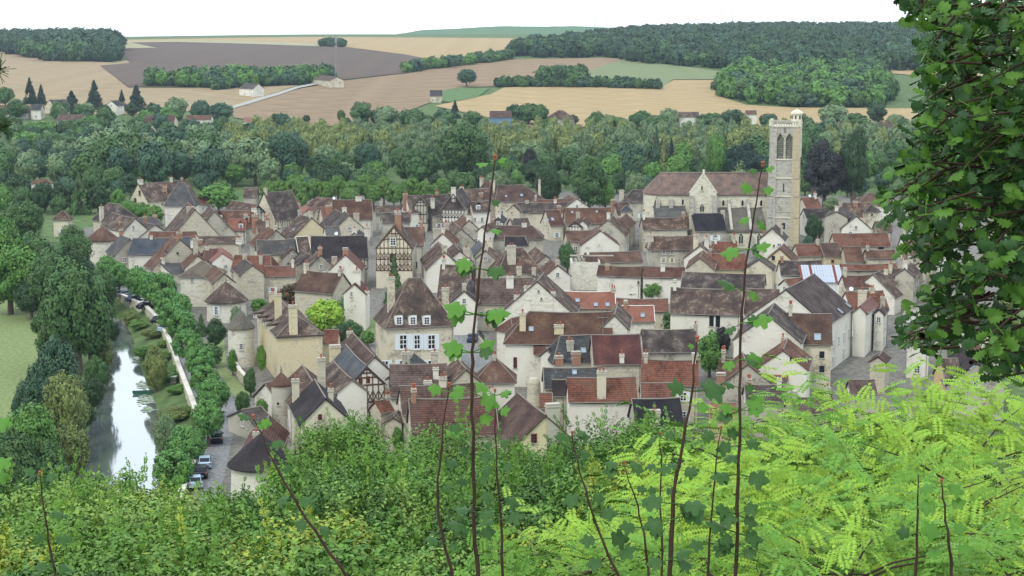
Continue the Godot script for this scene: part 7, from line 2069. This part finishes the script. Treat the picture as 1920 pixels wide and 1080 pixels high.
	sapling("small sapling hung with narrow leaves near the forked one", 6.8, [[1238, 815], [1239, 900], [1240, 1090]], 6, [[818, 26, 3], [870, 28, 3], [920, 30, 3]])
	sapling("sapling at the picture's edge with two large bright leaves", 5.0, [[-22, 740], [-26, 860], [-30, 1090]], 9, [[790, 60, 3], [862, 56, 3], [900, 40, 2]], "maple_fresh")
	# the oak at the right: trunk outside, limbs, leaves in clusters
	var root := at_depth(2130, 540, 8.5)
	var gy := ground(root.x, root.z)
	var oak := thing("oak_tree", "oak branch with dense dark lobed leaves hanging over the slope", "tree", Vector3(root.x, gy, root.z))
	var limbs := [[[2130, 1400, 8.5], [2120, 700, 8.5], [2125, 300, 8.4], [2115, -200, 8.3]], [[2120, 560, 8.5], [1960, 470, 8.0], [1860, 480, 7.6], [1750, 545, 7.2]], [[2120, 300, 8.4], [1960, 230, 8.0], [1840, 250, 7.6], [1720, 260, 7.2]], [[2120, 150, 8.4], [1960, 90, 8.2], [1815, 60, 7.8], [1720, 20, 7.6]], [[2120, 420, 8.4], [1950, 380, 7.8], [1830, 390, 7.3], [1700, 390, 7.0]], [[2120, 600, 8.5], [1980, 620, 8.0], [1900, 640, 7.5], [1820, 680, 7.2]], [[1840, 250, 7.6], [1812, 150, 7.5], [1806, 20, 7.5]], [[1860, 480, 7.6], [1800, 610, 7.3], [1730, 630, 7.0]]]
	var lw := new_st()
	for i in limbs.size():
		var P := []
		var R := []
		for k in limbs[i].size():
			var q = limbs[i][k]
			P.append(at_depth(q[0], q[1], q[2]) - oak.position)
			R.append(0.16 - k * 0.015 if i == 0 else 0.034 - k * 0.008)
		if i == 0:
			P[0] = Vector3(0, -0.2, 0)
		tube(lw, P, R, 8)
	part("trunk", done(lw), M.stem, oak)
	var sil := PackedVector2Array()
	for q in [[1692, -30], [1700, 30], [1735, 55], [1722, 110], [1735, 150], [1728, 210], [1745, 250], [1700, 262], [1712, 300], [1672, 340], [1662, 385], [1668, 412], [1695, 440], [1690, 480], [1725, 505], [1752, 478], [1785, 470], [1800, 500], [1770, 520], [1735, 548], [1715, 580], [1700, 610], [1690, 640], [1720, 662], [1770, 650], [1800, 640], [1840, 690], [1870, 712], [1900, 690], [1925, 700], [2010, 700], [2010, -30]]: sil.append(Vector2(q[0], q[1]))
	var leaves := []
	var twig := new_st()
	var tries := 0
	while leaves.size() < 4000 and tries < 12000:
		tries += 1
		var c := Vector2(r.randf_range(1665, 2000), r.randf_range(-30, 710))
		if not Geometry2D.is_point_in_polygon(c, sil): continue
		if c.distance_to(Vector2(1905, 590)) < 42 or c.distance_to(Vector2(1850, 20)) < 22: continue
		var d := r.randf_range(6.4, 8.2)
		var at := at_depth(c.x, c.y, d) - oak.position
		var back := at + Vector3(r.randf_range(0.08, 0.22), r.randf_range(-0.06, 0.14), r.randf_range(-0.12, 0.12))
		tube(twig, [back, at], [0.006, 0.003], 4)
		for k in 6:
			var ang := r.randf() * TAU
			var nn := (Vector3(-0.25, 0.6, 0.45) + Vector3(r.randfn(), r.randfn(), r.randfn()) * 0.5).normalized()
			var dir := Vector3(cos(ang) - 0.35, r.randf_range(-0.75, 0.3), sin(ang))
			dir = (dir - nn * dir.dot(nn)).normalized()
			var b := Basis(dir, nn, dir.cross(nn))
			var sz := r.randf_range(0.05, 0.09)
			var where := at.lerp(back, r.randf() * 0.7) + dir * 0.03
			leaves.append([d + r.randf_range(-0.1, 0.1), Transform3D(b * Basis.from_scale(Vector3(sz, sz, sz * 1.05)), where)])
	part("twigs", done(twig), M.stem, oak)
	leaves.sort_custom(func(a, b): return a[0] < b[0])
	var rest := [[], []]
	for i in leaves.size():
		var light := r.randf() < 0.4
		if i < 300:
			var o := part("leaf", MESH.oak, M.leaf_oak_light if light else M.leaf_oak, oak)
			o.transform = leaves[i][1]
		else: rest[1 if light else 0].append(leaves[i][1])
	for k in 2:
		var mm := MultiMesh.new()
		mm.transform_format = MultiMesh.TRANSFORM_3D
		mm.mesh = MESH.oak
		mm.instance_count = rest[k].size()
		for i in rest[k].size(): mm.set_instance_transform(i, rest[k][i])
		var o := MultiMeshInstance3D.new()
		o.name = "foliage"
		o.multimesh = mm
		o.material_override = M.leaf_oak_light if k else M.leaf_oak
		o.set_meta("kind", "stuff")
		oak.add_child(o, true)
	# pine twigs reaching in from the left
	mat("needle", srgb(52, 72, 40), 0.6)
	for a in [[2, 128, 26, "pine twig with a tuft of needles before the stubble field"], [14, 236, 24, "lower pine twig with a tuft of needles before the far hamlet"]]:
		var tip := at_depth(a[0], a[1], 5.0)
		var pt := thing("pine_twig", a[3], "branch", tip + Vector3(-0.35, -0.02, 0))
		var s := new_st()
		tube(s, [Vector3(-0.4, -0.08, 0), Vector3(0, 0, 0), Vector3(0.35, 0.02, 0)], [0.008, 0.006, 0.004], 5)
		part("twig", done(s), M.stem, pt)
		var nd := new_st()
		for i in 150:
			var b := Vector3(r.randf_range(0.24, 0.35), 0.015, 0)
			var e := b + Vector3(r.randf_range(-0.3, 1.0), r.randf_range(-0.8, 1), r.randf_range(-1, 1)).normalized() * r.randf_range(0.03, 0.055)
			bar(nd, b, e, 0.0016, 0.0016)
		var no := part("needles", done(nd), M.needle, pt)
		no.set_meta("kind", "stuff")
